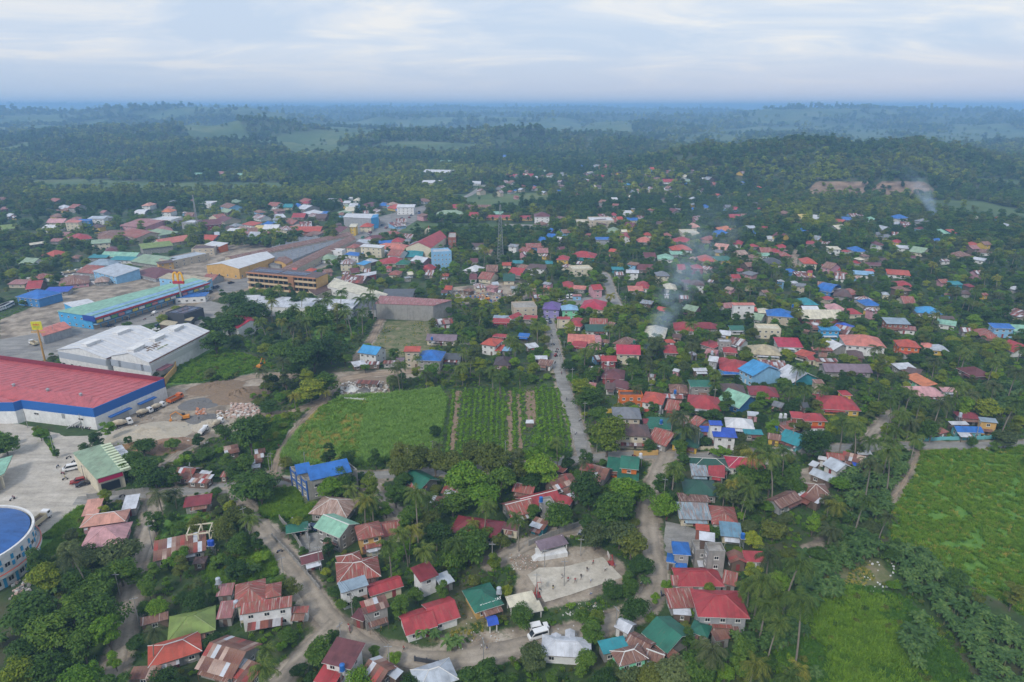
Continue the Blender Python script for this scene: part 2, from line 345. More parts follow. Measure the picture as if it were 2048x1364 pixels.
OLIVE = [[(545, 985), (590, 975), (640, 1010), (620, 1030), (545, 1035), (515, 1005)], [(735, 700), (775, 642), (860, 640), (862, 700), (820, 712), (745, 722)],
         [(905, 1190), (1000, 1235), (940, 1290), (840, 1285), (870, 1255)], [(1640, 1110), (1760, 1120), (1790, 1160), (1720, 1180), (1650, 1160)]]
BRIGHT = [[(335, 770), (345, 700), (420, 690), (500, 710), (560, 735), (480, 750), (400, 765)], [(1560, 1364), (1540, 1240), (1640, 1160), (1800, 1170), (1930, 1300), (1960, 1400)],
          [(520, 1000), (510, 985), (600, 975), (650, 1020), (600, 1040), (520, 1035)], [(800, 455), (850, 440), (1010, 452), (1010, 470), (790, 470)],
          [(60, 1060), (170, 1010), (170, 1090), (70, 1150)], [(405, 1130), (540, 1090), (560, 1150), (430, 1180)], [(330, 1040), (420, 1020), (430, 1060), (320, 1080)],
          [(480, 880), (600, 800), (560, 900), (545, 950)], [(700, 620), (720, 640), (690, 700), (640, 700), (620, 650)], [(90, 620), (110, 600), (115, 650), (60, 650)]]
CANE_L = [(585, 935), (560, 915), (590, 870), (640, 820), (680, 795), (780, 790), (880, 778), (895, 800), (885, 860), (882, 915), (800, 920), (700, 935)]
YELLOWG = [(590, 915), (605, 850), (640, 815), (690, 800), (745, 795), (725, 850), (718, 920), (660, 932)]
ROWS = [(888, 780), (985, 775), (1075, 775), (1120, 775), (1142, 850), (1150, 905), (1010, 910), (885, 918)]
CANE_R = [(1842, 902), (2060, 892), (2060, 1240), (1990, 1195), (1900, 1150), (1800, 1110), (1772, 1050), (1790, 1010), (1828, 945)]
GRASS_R = [(1560, 1400), (1545, 1300), (1560, 1240), (1640, 1180), (1720, 1170), (1800, 1190), (1860, 1240), (1930, 1330), (1960, 1400)]
FAR_FIELDS = [[(1855, 400), (1960, 402), (2060, 425), (2060, 450), (1980, 440), (1900, 425), (1850, 412)], [(30, 362), (170, 358), (330, 366), (580, 366), (575, 382), (380, 380), (100, 378)],
              [(360, 268), (430, 262), (500, 282), (400, 290)], [(560, 295), (700, 292), (700, 310), (580, 312)], [(0, 298), (65, 286), (60, 296), (0, 304)], [(900, 388), (1100, 386), (1100, 408), (960, 420), (930, 410)],
              [(980, 402), (1050, 400), (1050, 414), (985, 416)], [(1940, 355), (2060, 362), (2060, 372), (1950, 366)], [(800, 445), (1015, 448), (1090, 455), (1090, 462), (790, 462)], [(860, 258), (1250, 256), (1270, 268), (900, 274)],
              [(1170, 401), (1260, 400), (1250, 404), (1180, 405)], [(700, 300), (770, 284), (980, 288), (900, 300)]]
GW = dict(dirt=[G(p) for p in DIRT], olive=[G(p) for p in OLIVE], bright=[G(p) for p in BRIGHT])
far_w = [[tuple(PT(x, y)[:2]) for x, y in p] for p in FAR_FIELDS]
cane_w = [G(CANE_L)]; caner_w = [G(CANE_R)]; rows_w = [G(ROWS)]; grassr_w = [G(GRASS_R)]; lot_w = [G(LOT)]; court_w = G(COURT)
pads_w = [(k, G(p)) for k, p in PADS]
def sdf_poly(x, y, poly):
    """signed distance, negative inside"""
    x = np.asarray(x, float); y = np.asarray(y, float); d = np.full(x.shape, 1e9); ins = np.zeros(x.shape, bool); n = len(poly)
    for i in range(n):
        ax, ay = poly[i]; bx, by = poly[(i + 1) % n]; ex, ey = bx - ax, by - ay; L2 = ex * ex + ey * ey + 1e-9
        t = np.clip(((x - ax) * ex + (y - ay) * ey) / L2, 0, 1); d = np.minimum(d, np.hypot(x - ax - t * ex, y - ay - t * ey))
        c = ((ay > y) != (by > y)) & (x < (bx - ax) * (y - ay) / (by - ay + 1e-12) + ax); ins ^= c
    return np.where(ins, -d, d)
def sdf_polys(x, y, polys):
    d = np.full(np.shape(x), 60.0)
    for p in polys: d = np.minimum(d, sdf_poly(x, y, p))
    return d
def smooth_line(pts, z=0.0, step=3.0):
    w = [np.array((PT(a, b) if b < 420 else P(a, b, z))[:2]) for a, b in pts]; o = []
    for i in range(len(w) - 1):
        p0 = w[max(i - 1, 0)]; p1 = w[i]; p2 = w[i + 1]; p3 = w[min(i + 2, len(w) - 1)]
        n = max(1, int(np.linalg.norm(p2 - p1) / step))
        for k in range(n):
            t = k / n; o.append(0.5 * ((2 * p1) + (-p0 + p2) * t + (2 * p0 - 5 * p1 + 4 * p2 - p3) * t * t + (-p0 + 3 * p1 - 3 * p2 + p3) * t**3))
    o.append(w[-1]); return np.array(o)
ROADW = {k: (v[0], v[1], smooth_line(v[2])) for k, v in ROADS.items()}
def sdf_line(x, y, line, half):
    x = np.asarray(x, float); y = np.asarray(y, float); d = np.full(x.shape, 1e9)
    pts = line[::2] if len(line) > 20 else line
    pts = np.vstack([pts, line[-1:]])
    for i in range(len(pts) - 1):
        ax, ay = pts[i]; bx, by = pts[i + 1]; ex, ey = bx - ax, by - ay; L2 = ex * ex + ey * ey + 1e-9
        t = np.clip(((x - ax) * ex + (y - ay) * ey) / L2, 0, 1); d = np.minimum(d, np.hypot(x - ax - t * ex, y - ay - t * ey))
    return d - half
# ------------------------------------------------------------------ the ground: one sheet out to the horizon
ys = np.concatenate([np.arange(-160, 96, 16), np.arange(96, 480, 2.2), np.geomspace(482, 1600, 120), np.geomspace(1620, 30000, 150)])
us = np.linspace(-1, 1, 281); us = np.sign(us) * (0.75 * np.abs(us) + 0.25 * np.abs(us)**3)
GX, GY = np.meshgrid(us, ys); GX = GX * (0.86 * np.maximum(GY, 60) + 70); gz = height(GX, GY)
nr, nc = GX.shape
near = ((GY < 640) & (GY > 80))
x_, y_ = GX[near], GY[near]
att = {}
def put(name, vals, default=60.0):
    a = np.full(GX.shape, default); a[near] = vals; att[name] = a
put('dirt', np.minimum(sdf_polys(x_, y_, GW['dirt']), np.minimum.reduce([sdf_line(x_, y_, l, w / 2 + 1.2) for k, w, l in ROADW.values()])))
put('olive', sdf_polys(x_, y_, GW['olive'] + [G(YELLOWG)])); put('bright', sdf_polys(x_, y_, GW['bright'][:1] + GW['bright'][2:] + caner_w + cane_w))
put('town', np.where(y_ > 300, 0, 60.0))
ff = sdf_polys(GX, GY, far_w); ff = np.where(GY > 500, ff, 60.0)
# open country seen between woods in the distance
patch = np.where(GY > 1900, 40 * (0.62 - fbm(GX / 260, GY / 420, 31)) , 60.0)
valley = ss(-0.35, -0.1, GX / np.maximum(GY, 1)) * ss(2100, 2500, GY) * (1 - ss(4300, 5200, GY))
patch = np.minimum(patch, np.where(valley > 0.3, 40 * (0.50 - fbm(GX / 300, GY / 260, 33)), 60))
att['field'] = np.minimum(ff, patch)
cliffm = ss(0.420, 0.435, GX / np.maximum(GY, 1)) * (1 - ss(0.59, 0.62, GX / np.maximum(GY, 1))) * ((GY > 955) & (GY < 1002))
att['cliff'] = cliffm
verts = np.stack([GX, GY, gz], -1).reshape(-1, 3)
idx = np.arange(nr * nc).reshape(nr, nc)
quads = np.stack([idx[:-1, :-1], idx[:-1, 1:], idx[1:, 1:], idx[1:, :-1]], -1).reshape(-1, 4)
me = bpy.data.meshes.new('ground'); me.vertices.add(len(verts)); me.vertices.foreach_set('co', verts.ravel())
me.loops.add(len(quads) * 4); me.loops.foreach_set('vertex_index', quads.ravel())
me.polygons.add(len(quads)); me.polygons.foreach_set('loop_start', np.arange(0, len(quads) * 4, 4)); me.polygons.foreach_set('loop_total', np.full(len(quads), 4))
me.polygons.foreach_set('use_smooth', np.ones(len(quads), bool))
me.update(); me.validate()
for k, a in att.items():
    at = me.attributes.new(k, 'FLOAT', 'POINT'); at.data.foreach_set('value', a.astype(np.float32).ravel())
m, t, b = newmat('ground_soil_and_grass')
pos = N(t, 'ShaderNodeNewGeometry').outputs['Position']
def A(n):
    q = N(t, 'ShaderNodeAttribute'); q.attribute_name = n; return q.outputs['Fac']
nl = noise(t, pos, 0.045, 5, 0.6); nm = noise(t, pos, 0.22, 5, 0.65); nf = noise(t, pos, 1.3, 4, 0.7)
g = ramp(t, nm, [(0.25, (.018, .036, .010)), (0.5, (.036, .072, .015)), (0.75, (.07, .11, .026))])
g = mixc(t, ramp(t, nl, [(0.52, 0), (0.62, 0.7)]), g, rgb((.085, .075, .042)))
def edge(a, amp=3.0, soft=0.8, off=0.0):
    s = math_(t, 'ADD', a, math_(t, 'MULTIPLY', math_(t, 'SUBTRACT', nm, 0.5), amp * 2)); s = math_(t, 'ADD', s, math_(t, 'MULTIPLY', math_(t, 'SUBTRACT', nf, 0.5), amp * 0.7))
    r_ = N(t, 'ShaderNodeMapRange'); L(t, s, r_.inputs[0]); r_.inputs[1].default_value = off - soft; r_.inputs[2].default_value = off + soft; r_.inputs[3].default_value = 1; r_.inputs[4].default_value = 0
    return r_.outputs[0]
bright = ramp(t, nm, [(0.3, (.050, .135, .015)), (0.5, (.095, .21, .025)), (0.75, (.17, .27, .045))])
g = mixc(t, edge(A('bright'), 3), g, bright)
olive = ramp(t, nm, [(0.3, (.06, .10, .03)), (0.48, (.13, .14, .055)), (0.66, (.24, .20, .125))])
g = mixc(t, edge(A('olive'), 3), g, olive)
dirt = ramp(t, noise(t, pos, 0.12, 6, 0.62), [(0.28, (.10, .085, .07)), (0.42, (.19, .155, .115)), (0.55, (.35, .29, .22)), (0.70, (.47, .41, .335))])
dirt = mixc(t, ramp(t, nf, [(0.4, 0), (0.8, 0.5)]), dirt, rgb((.14, .12, .10)))
g = mixc(t, edge(A('dirt'), 2.2, 0.5), g, dirt)
fieldc = ramp(t, noise(t, pos, 0.008, 5, 0.6), [(0.35, (.045, .085, .024)), (0.5, (.075, .125, .036)), (0.65, (.13, .16, .06))])
g = mixc(t, edge(A('field'), 4, 3.0), g, fieldc)
cl = ramp(t, noise(t, mapping(t, pos, (.05, .05, .25)), 1.0, 5), [(0.35, (.13, .09, .06)), (0.6, (.28, .195, .13))])
g = mixc(t, edge(math_(t, 'SUBTRACT', 0.5, A('cliff')), .9, 0.15), g, cl)
L(t, g, b.inputs['Base Color']); b.inputs['Roughness'].default_value = 0.95
bu = N(t, 'ShaderNodeBump'); bu.inputs['Strength'].default_value = 0.6; bu.inputs['Distance'].default_value = 0.3; L(t, nf, bu.inputs['Height']); L(t, bu.outputs[0], b.inputs['Normal'])
me.materials.append(m); ground = obj('ground', me); tag(ground, kind='structure')
# ------------------------------------------------------------------ roads, yards, lot, court
def roadmat(kind):
    k = 'road_' + kind
    if k in MAT: return MAT[k]
    m, t, b = newmat(k); pos = N(t, 'ShaderNodeNewGeometry').outputs['Position']
    uv = N(t, 'ShaderNodeUVMap').outputs[0]
    cs = {'concrete': [(.2, (.17, .165, .155)), (.5, (.27, .26, .24)), (.8, (.36, .345, .315))], 'gravel': [(.2, (.19, .16, .125)), (.5, (.30, .255, .20)), (.8, (.41, .355, .29))],
          'dirt': [(.2, (.17, .125, .085)), (.5, (.29, .22, .155)), (.8, (.40, .32, .235))], 'asphalt': [(.2, (.16, .155, .15)), (.5, (.23, .222, .21)), (.8, (.30, .29, .275))],
          'lot': [(.25, (.33, .30, .255)), (.5, (.45, .41, .35)), (.75, (.55, .51, .45))], 'court': [(.25, (.30, .27, .22)), (.5, (.45, .41, .34)), (.75, (.62, .58, .50))]}[kind]
    n1 = noise(t, pos, 0.15, 6, 0.62); c = ramp(t, n1, cs)
    if kind in ('lot', 'concrete', 'asphalt'):
        st = ramp(t, noise(t, mapping(t, pos, (.05, .35, 1), rot=(0, 0, R(20))), 1.0, 5, 0.7), [(.4, .82), (.6, 1.05)]); c = mixc(t, 1.0, c, st, 'MULTIPLY')
    if kind in ('gravel', 'dirt'):
        sx = N(t, 'ShaderNodeSeparateXYZ'); L(t, uv, sx.inputs[0])      # two wheel tracks, paler and worn
        wt = ramp(t, math_(t, 'ADD', sx.outputs[0], math_(t, 'MULTIPLY', math_(t, 'SUBTRACT', n1, .5), .25)), [(0.06, 0.8), (0.25, 1.12), (0.45, 0.95), (0.5, 0.86), (0.55, 0.95), (0.75, 1.12), (0.95, 0.8)])
        c = mixc(t, 1.0, c, wt, 'MULTIPLY')
    f = ramp(t, noise(t, pos, 1.1, 6, .75), [(.3, .74), (.48, .98), (.7, 1.10)]); c = mixc(t, 1.0, c, f, 'MULTIPLY')
    L(t, c, b.inputs['Base Color']); b.inputs['Roughness'].default_value = 0.9; MAT[k] = m; return m
zr = 0.05
for name, (kind, wd, line) in ROADW.items():
    zr += 0.006
    mb = MB(); n = len(line); tg = np.gradient(line, axis=0); tg /= (np.linalg.norm(tg, axis=1)[:, None] + 1e-9); nrm = np.stack([-tg[:, 1], tg[:, 0]], 1)
    jit = 0.06 if kind in ('concrete', 'asphalt') else 0.35
    l = line + nrm * (wd / 2 + jit * (rng.random(n)[:, None] - .5) * 2); r_ = line - nrm * (wd / 2 + jit * (rng.random(n)[:, None] - .5) * 2)
    hz = height(line[:, 0], line[:, 1]) + zr; s_ = 0
    for i in range(n - 1):
        mb.face([(r_[i][0], r_[i][1], hz[i]), (r_[i + 1][0], r_[i + 1][1], hz[i + 1]), (l[i + 1][0], l[i + 1][1], hz[i + 1]), (l[i][0], l[i][1], hz[i])], 0, [(1, i / n), (1, (i + 1) / n), (0, (i + 1) / n), (0, i / n)])
    o = mb.build('road' if kind in ('concrete', 'asphalt', 'gravel') and wd > 4.3 else 'path', roadmat(kind)); tag(o, kind='structure')
def sheet(name, poly, z, mat, wob=0.25, step=2.0):
    o = []
    for i in range(len(poly)):
        a = np.array(poly[i]); b_ = np.array(poly[(i + 1) % len(poly)]); k = max(1, int(np.linalg.norm(b_ - a) / step))
        for j in range(k): q = a + (b_ - a) * j / k; o.append(tuple(q + (rng.random(2) - .5) * 2 * wob))
    from mathutils.geometry import tessellate_polygon
    from mathutils import Vector
    tri = tessellate_polygon([[Vector((p[0], p[1], 0)) for p in o]]); mb = MB()
    for a in tri:
        p = [o[k] for k in a]
        if (p[1][0] - p[0][0]) * (p[2][1] - p[0][1]) - (p[1][1] - p[0][1]) * (p[2][0] - p[0][0]) < 0: p = p[::-1]
        mb.face([(q[0], q[1], z) for q in p], 0, [(q[0], q[1]) for q in p])
    ob = mb.build(name, mat); tag(ob, kind='structure'); return ob
sheet('parking_lot', lot_w[0], 0.03, roadmat('lot'), 0.5)
gm = plain('verge_grass', (.05, .10, .02), 0.95, 0.35, scale=0.6)
for p in LOT_ISLANDS: sheet('grass_verge', G(p), 0.15, gm, 0.3)
sheet('court_slab', court_w, 0.12, roadmat('court'), 0.08)
for k, p in pads_w: sheet('yard', p, 0.04, roadmat(k), 0.4)
# ------------------------------------------------------------------ what may not be planted over
OCC = []      # world discs/rects of buildings: cx, cy, hw, hd, ang
VIS = []      # roofs and façades to be kept in view: pixel box and depth
def occ(cx, cy, hw, hd, ang): OCC.append((cx, cy, hw, hd, ang))
def vis(x0, x1, y0, y1, d, k=0.5): VIS.append((x0, x1, y0, y1, d, k))
# ------------------------------------------------------------------ houses
_wm = {}
def window_meshes(w, h):
    k = (round(w, 1), round(h, 1))
    if k in _wm: return _wm[k]
    fr = MB(); t_ = 0.12
    fr.box(-k[0] / 2, k[0] / 2, -0.06, 0.02, 0, t_); fr.box(-k[0] / 2, k[0] / 2, -0.06, 0.02, k[1] - t_, k[1])
    fr.box(-k[0] / 2, -k[0] / 2 + t_, -0.06, 0.02, t_, k[1] - t_); fr.box(k[0] / 2 - t_, k[0] / 2, -0.06, 0.02, t_, k[1] - t_)
    fr.box(-0.04, 0.04, -0.05, 0.02, t_, k[1] - t_); fr.box(-k[0] / 2 - .08, k[0] / 2 + .08, -0.16, 0.02, -0.1, 0)
    pn = MB(); pn.box(-k[0] / 2 + t_, k[0] / 2 - t_, -0.02, 0.0, t_, k[1] - t_)
    _wm[k] = (fr.mesh('window_frame', M_TRIM), pn.mesh('pane', M_GLASS)); return _wm[k]
_dm = {}
def door_mesh(w=1.0, h=2.1, mat=None):
    k = (w, h, mat.name if mat else '')
    if k not in _dm:
        d = MB(); d.box(-w / 2, w / 2, -0.05, 0.03, 0, h); _dm[k] = d.mesh('door', mat or M_WOOD)
    return _dm[k]
def add_window(root, x, y, z, rz, w=1.3, h=1.1, simple=False):
    f, p = window_meshes(w, h)
    o = obj('window', f, root, (x, y, z), rz)
    obj('pane', p, o)
    return o
def roof_mesh(typ, W_, D_, H, rise, th=0.14):
    """roof in thing-local metres, eaves at H (incl. overhang), returns MB"""
    mb = MB(); a, c = W_ / 2, D_ / 2
    if typ == 'h':
        if W_ >= D_: r = (W_ - D_) / 2; A_, B_ = (-r - .01, 0, H + rise), (r + .01, 0, H + rise)
        else: r = (D_ - W_) / 2; A_, B_ = (0, -r - .01, H + rise), (0, r + .01, H + rise)
        p = [(-a, -c, H), (a, -c, H), (a, c, H), (-a, c, H)]
        if W_ >= D_: fs = [[p[0], p[1], B_, A_], [p[1], p[2], B_], [p[2], p[3], A_, B_], [p[3], p[0], A_]]
        else: fs = [[p[0], p[1], A_], [p[1], p[2], B_, A_], [p[2], p[3], B_], [p[3], p[0], A_, B_]]
        for f in fs: mb.slope(f)
    elif typ == 'g':
        A_, B_ = (-a, 0, H + rise), (a, 0, H + rise)
        mb.slope([(-a, -c, H), (a, -c, H), B_, A_]); mb.slope([(a, c, H), (-a, c, H), A_, B_])
    elif typ == 'G':
        A_, B_ = (0, -c, H + rise), (0, c, H + rise)
        mb.slope([(a, -c, H), (a, c, H), B_, A_]); mb.slope([(-a, c, H), (-a, -c, H), A_, B_])
    elif typ == 's': mb.slope([(-a, -c, H), (a, -c, H), (a, c, H + rise), (-a, c, H + rise)])
    elif typ == 'S': mb.slope([(a, c, H), (-a, c, H), (-a, -c, H + rise), (a, -c, H + rise)])
    elif typ == 'L': mb.slope([(-a, c, H), (-a, -c, H), (a, -c, H + rise), (a, c, H + rise)])
    elif typ == 'R': mb.slope([(a, -c, H), (a, c, H), (-a, c, H + rise), (-a, -c, H + rise)])
    elif typ == 'b':
        n = 8
        for i in range(n):
            t0, t1 = pi * i / n, pi * (i + 1) / n
            y0, z0, y1, z1 = -c * cos(t0), H + rise * sin(t0), -c * cos(t1), H + rise * sin(t1)
            mb.slope([(-a, y0, z0), (a, y0, z0), (a, y1, z1), (-a, y1, z1)])
    # thickness: fascia skirts below every eave and an underside
    if typ in 'hgGsSLRb':
        e = {'h': [(-a, -c, H), (a, -c, H), (a, c, H), (-a, c, H)], 'g': [(-a, -c, H), (a, -c, H), (a, 0, H + rise), (a, c, H), (-a, c, H), (-a, 0, H + rise)],
             'G': [(-a, -c, H), (0, -c, H + rise), (a, -c, H), (a, c, H), (0, c, H + rise), (-a, c, H)], 's': [(-a, -c, H), (a, -c, H), (a, c, H + rise), (-a, c, H + rise)],
             'S': [(-a, -c, H + rise), (a, -c, H + rise), (a, c, H), (-a, c, H)], 'L': [(-a, -c, H), (a, -c, H + rise), (a, c, H + rise), (-a, c, H)], 'R': [(-a, -c, H + rise), (a, -c, H), (a, c, H), (-a, c, H + rise)],
             'b': [(-a, -c, H), (a, -c, H), (a, c, H), (-a, c, H)]}[typ]
        n = len(e)
        for i in range(n):
            p, q = e[i], e[(i + 1) % n]
            mb.face([(p[0], p[1], p[2] - th), (q[0], q[1], q[2] - th), q, p], 1)
        if typ in 'gG':
            k = [0, 1, 2, 5] if typ == 'g' else [0, 1, 4, 5]
            k2 = [5, 2, 3, 4] if typ == 'g' else [1, 2, 3, 4]
            for kk in (k, k2): mb.face([(e[i][0], e[i][1], e[i][2] - th) for i in kk][::-1], 1)
        else: mb.face([(p[0], p[1], p[2] - th) for p in e][::-1], 1)
    return mb
def wall_mesh(typ, W_, D_, H, rise, ov):
    mb = MB(); a, c = W_ / 2 - ov, D_ / 2 - ov
    fx = 1 - ov / (W_ / 2); fy = 1 - ov / (D_ / 2); t = H - 0.2
    mb.box(-a, a, -c, c, -0.3, t)
    if typ == 'g':
        for s in (-1, 1): mb.face([(s * a, -c * s, t), (s * a, c * s, t), (s * a, 0, H + rise * 1.0 - 0.2)][::1], 0)
    if typ == 'G':
        for s in (-1, 1): mb.face([(a * s, s * c, t), (-a * s, s * c, t), (0, s * c, H + rise - 0.2)], 0)
    if typ in 'sSLR':
        z = lambda x, y: H - 0.2 + rise * {'s': (y + D_ / 2) / D_, 'S': (D_ / 2 - y) / D_, 'L': (x + W_ / 2) / W_, 'R': (W_ / 2 - x) / W_}[typ]
        q = [(-a, -c), (a, -c), (a, c), (-a, c)]
        for i in range(4):
            p0, p1 = q[i], q[(i + 1) % 4]; mb.face([(p0[0], p0[1], t), (p1[0], p1[1], t), (p1[0], p1[1], z(*p1)), (p0[0], p0[1], z(*p0))], 0)
    if typ == 'f':
        pr = 0.7; w_ = 0.2
        mb.box(-a, a, -c, -c + w_, t + .001, t + pr); mb.box(-a, a, c - w_, c, t + .001, t + pr); mb.box(-a, -a + w_, -c + w_, c - w_, t + .001, t + pr); mb.box(a - w_, a, -c + w_, c - w_, t + .001, t + pr)
    return mb
SHEETM = None
def sheets(root, typ, W_, D_, H, rise, pal):
    """roof of separate corrugated sheets: each its own object on its slope"""
    if typ in 'gG': sl = [(0, -1), (0, 1)] if typ == 'g' else [(1, 0), (-1, 0)]
    else: sl = [{'s': (0, -1), 'S': (0, 1), 'L': (-1, 0), 'R': (1, 0)}[typ]]
    for (dx, dy) in sl:
        half = typ in 'gG'
        run = (D_ if dy else W_) / (2 if half else 1); ln = W_ if dy else D_
        lng = sqrt(run * run + rise * rise); nu = max(2, int(round(ln / 1.15))); nv = 2 if lng > 3.6 else 1
        su, sv = ln / nu, lng / nv
        mb = MB(); k = 4
        for i in range(k):
            u0, u1 = i * su / k, (i + 1) * su / k; z0, z1 = (0.0, 0.045) if i % 2 == 0 else (0.045, 0.0)
            mb.slope([(u0, 0, z0), (u1, 0, z1), (u1, sv, z1), (u0, sv, z0)])
        mb.face([(0, 0, -.03), (su, 0, -.03), (su, 0, .02), (0, 0, .02)])
        me = mb.mesh('roof_sheet', pal[0])
        ang = atan2(rise, run)
        import mathutils
        rot = mathutils.Matrix.Rotation({(0, -1): 0, (0, 1): pi, (1, 0): pi / 2, (-1, 0): -pi / 2}[(dx, dy)], 3, 'Z')
        tilt = rot @ mathutils.Matrix.Rotation(ang, 3, 'X')
        for iv in range(nv):
            for iu in range(nu):
                l = mathutils.Vector((-ln / 2 + iu * su, -run / 2 * (2 if half else 1), 0))
                base = rot @ l + mathutils.Vector((0, 0, H + 0.03 + 0.02 * ((iu + iv) % 2)))
                up = tilt @ mathutils.Vector((0, iv * sv, 0))
                o = obj('roof_sheet', me, root, base + up, mat=random.choices(pal, weights=[5, 4, 3, 2, 2][:len(pal)])[0])
                o.rotation_euler = tilt.to_euler()
CN = {'redorange': 'red-orange', 'darkred': 'dark red', 'darkbrown': 'dark brown', 'darkgreen': 'dark green', 'royal': 'royal blue', 'skyblue': 'sky blue', 'lightblue': 'light blue', 'bluegrey': 'blue-grey', 'steel': 'steel grey',
      'darkgrey': 'dark grey', 'bluemetal': 'faded blue', 'bluesilver': 'blue-grey streaked', 'palerust': 'pale rusty', 'rust': 'rusty', 'redrust': 'rust-streaked red', 'brownrust': 'rusty brown', 'pinkrust': 'faded pink', 'patch': 'patchwork rusty',
      'sage': 'sage green', 'concrete': 'bare concrete', 'sand': 'tan', 'lime': 'yellow-green'}
WN = {'concrete': 'bare block', 'redwall': 'dark red', 'brick': 'brick-red', 'wood': 'timber', 'purplewall': 'purple', 'maroonwall': 'maroon', 'darkgrey': 'dark grey', 'lightblue': 'light blue', 'skyblue': 'sky blue', 'gold': 'golden yellow'}
TN = {'h': 'hip', 'g': 'gable', 'G': 'gable', 's': 'lean-to', 'S': 'lean-to', 'L': 'lean-to', 'R': 'lean-to', 'f': 'flat', 'b': 'arched'}
RUSTY = {'red': .38, 'green': .22, 'blue': .15, 'crimson': .25, 'salmon': .35, 'mint': .25, 'teal': .25, 'pink': .3, 'darkgreen': .15, 'white': .2, 'orange': .3, 'grey': .2, 'mauve': .15, 'sage': .25, 'lime': .3, 'skyblue': .15, 'peach': .35, 'palerust': 0.8, 'rust': 1.0, 'redrust': 0.8, 'brownrust': 0.9, 'pinkrust': 0.7, 'bluesilver': 0.7, 'bluemetal': 0.4, 'redorange': 0.3, 'maroon': 0.2, 'brown': 0.3, 'darkred': 0.2, 'silver': 0.25, 'sand': .3, 'cream': .2, 'steel': .2}
def footprint(cx, cy, w, h, tilt, H, typ, rk):
    zc = H
    for _ in range(2):
        e_ = R(tilt); a = P(cx - cos(e_) * w / 2, cy + sin(e_) * w / 2, zc); b_ = P(cx + cos(e_) * w / 2, cy - sin(e_) * w / 2, zc)
        if cy < 420:
            gz_ = float(height(*PT(cx, cy)[:2]))
            a = P(cx - cos(e_) * w / 2, cy + sin(e_) * w / 2, zc + gz_); b_ = P(cx + cos(e_) * w / 2, cy - sin(e_) * w / 2, zc + gz_)
        W_ = float(np.linalg.norm(b_ - a)); c = (a + b_) / 2; s = (c[1] * CP - (c[2] - CAMH) * SP) / F; dp = dep(cy)
        if typ in 'hg': k = max(sin(dp), .5 * sin(dp) + rk * cos(dp) * .5)
        elif typ == 's': k = sin(dp) + rk * cos(dp) * .5
        elif typ in 'GLR': k = sin(dp) + rk * cos(dp) * .15
        else: k = sin(dp)
        D_ = h * s / k
        D_ = float(np.clip(D_, min(2.6, 0.5 * W_), 2.2 * W_)); m_ = min(W_, D_)
        rise = {'h': .30 * m_ / 1.2, 'g': .24 * D_, 'G': .24 * W_, 's': .14 * D_, 'S': .14 * D_, 'L': .14 * W_, 'R': .14 * W_, 'f': 0, 'b': .22 * D_}[typ]
        rise = min(rise, 3.6); zc = H + rise * .4
    return c, W_, D_, rise, atan2(b_[1] - a[1], b_[0] - a[0]), s
NEARSHEET = []
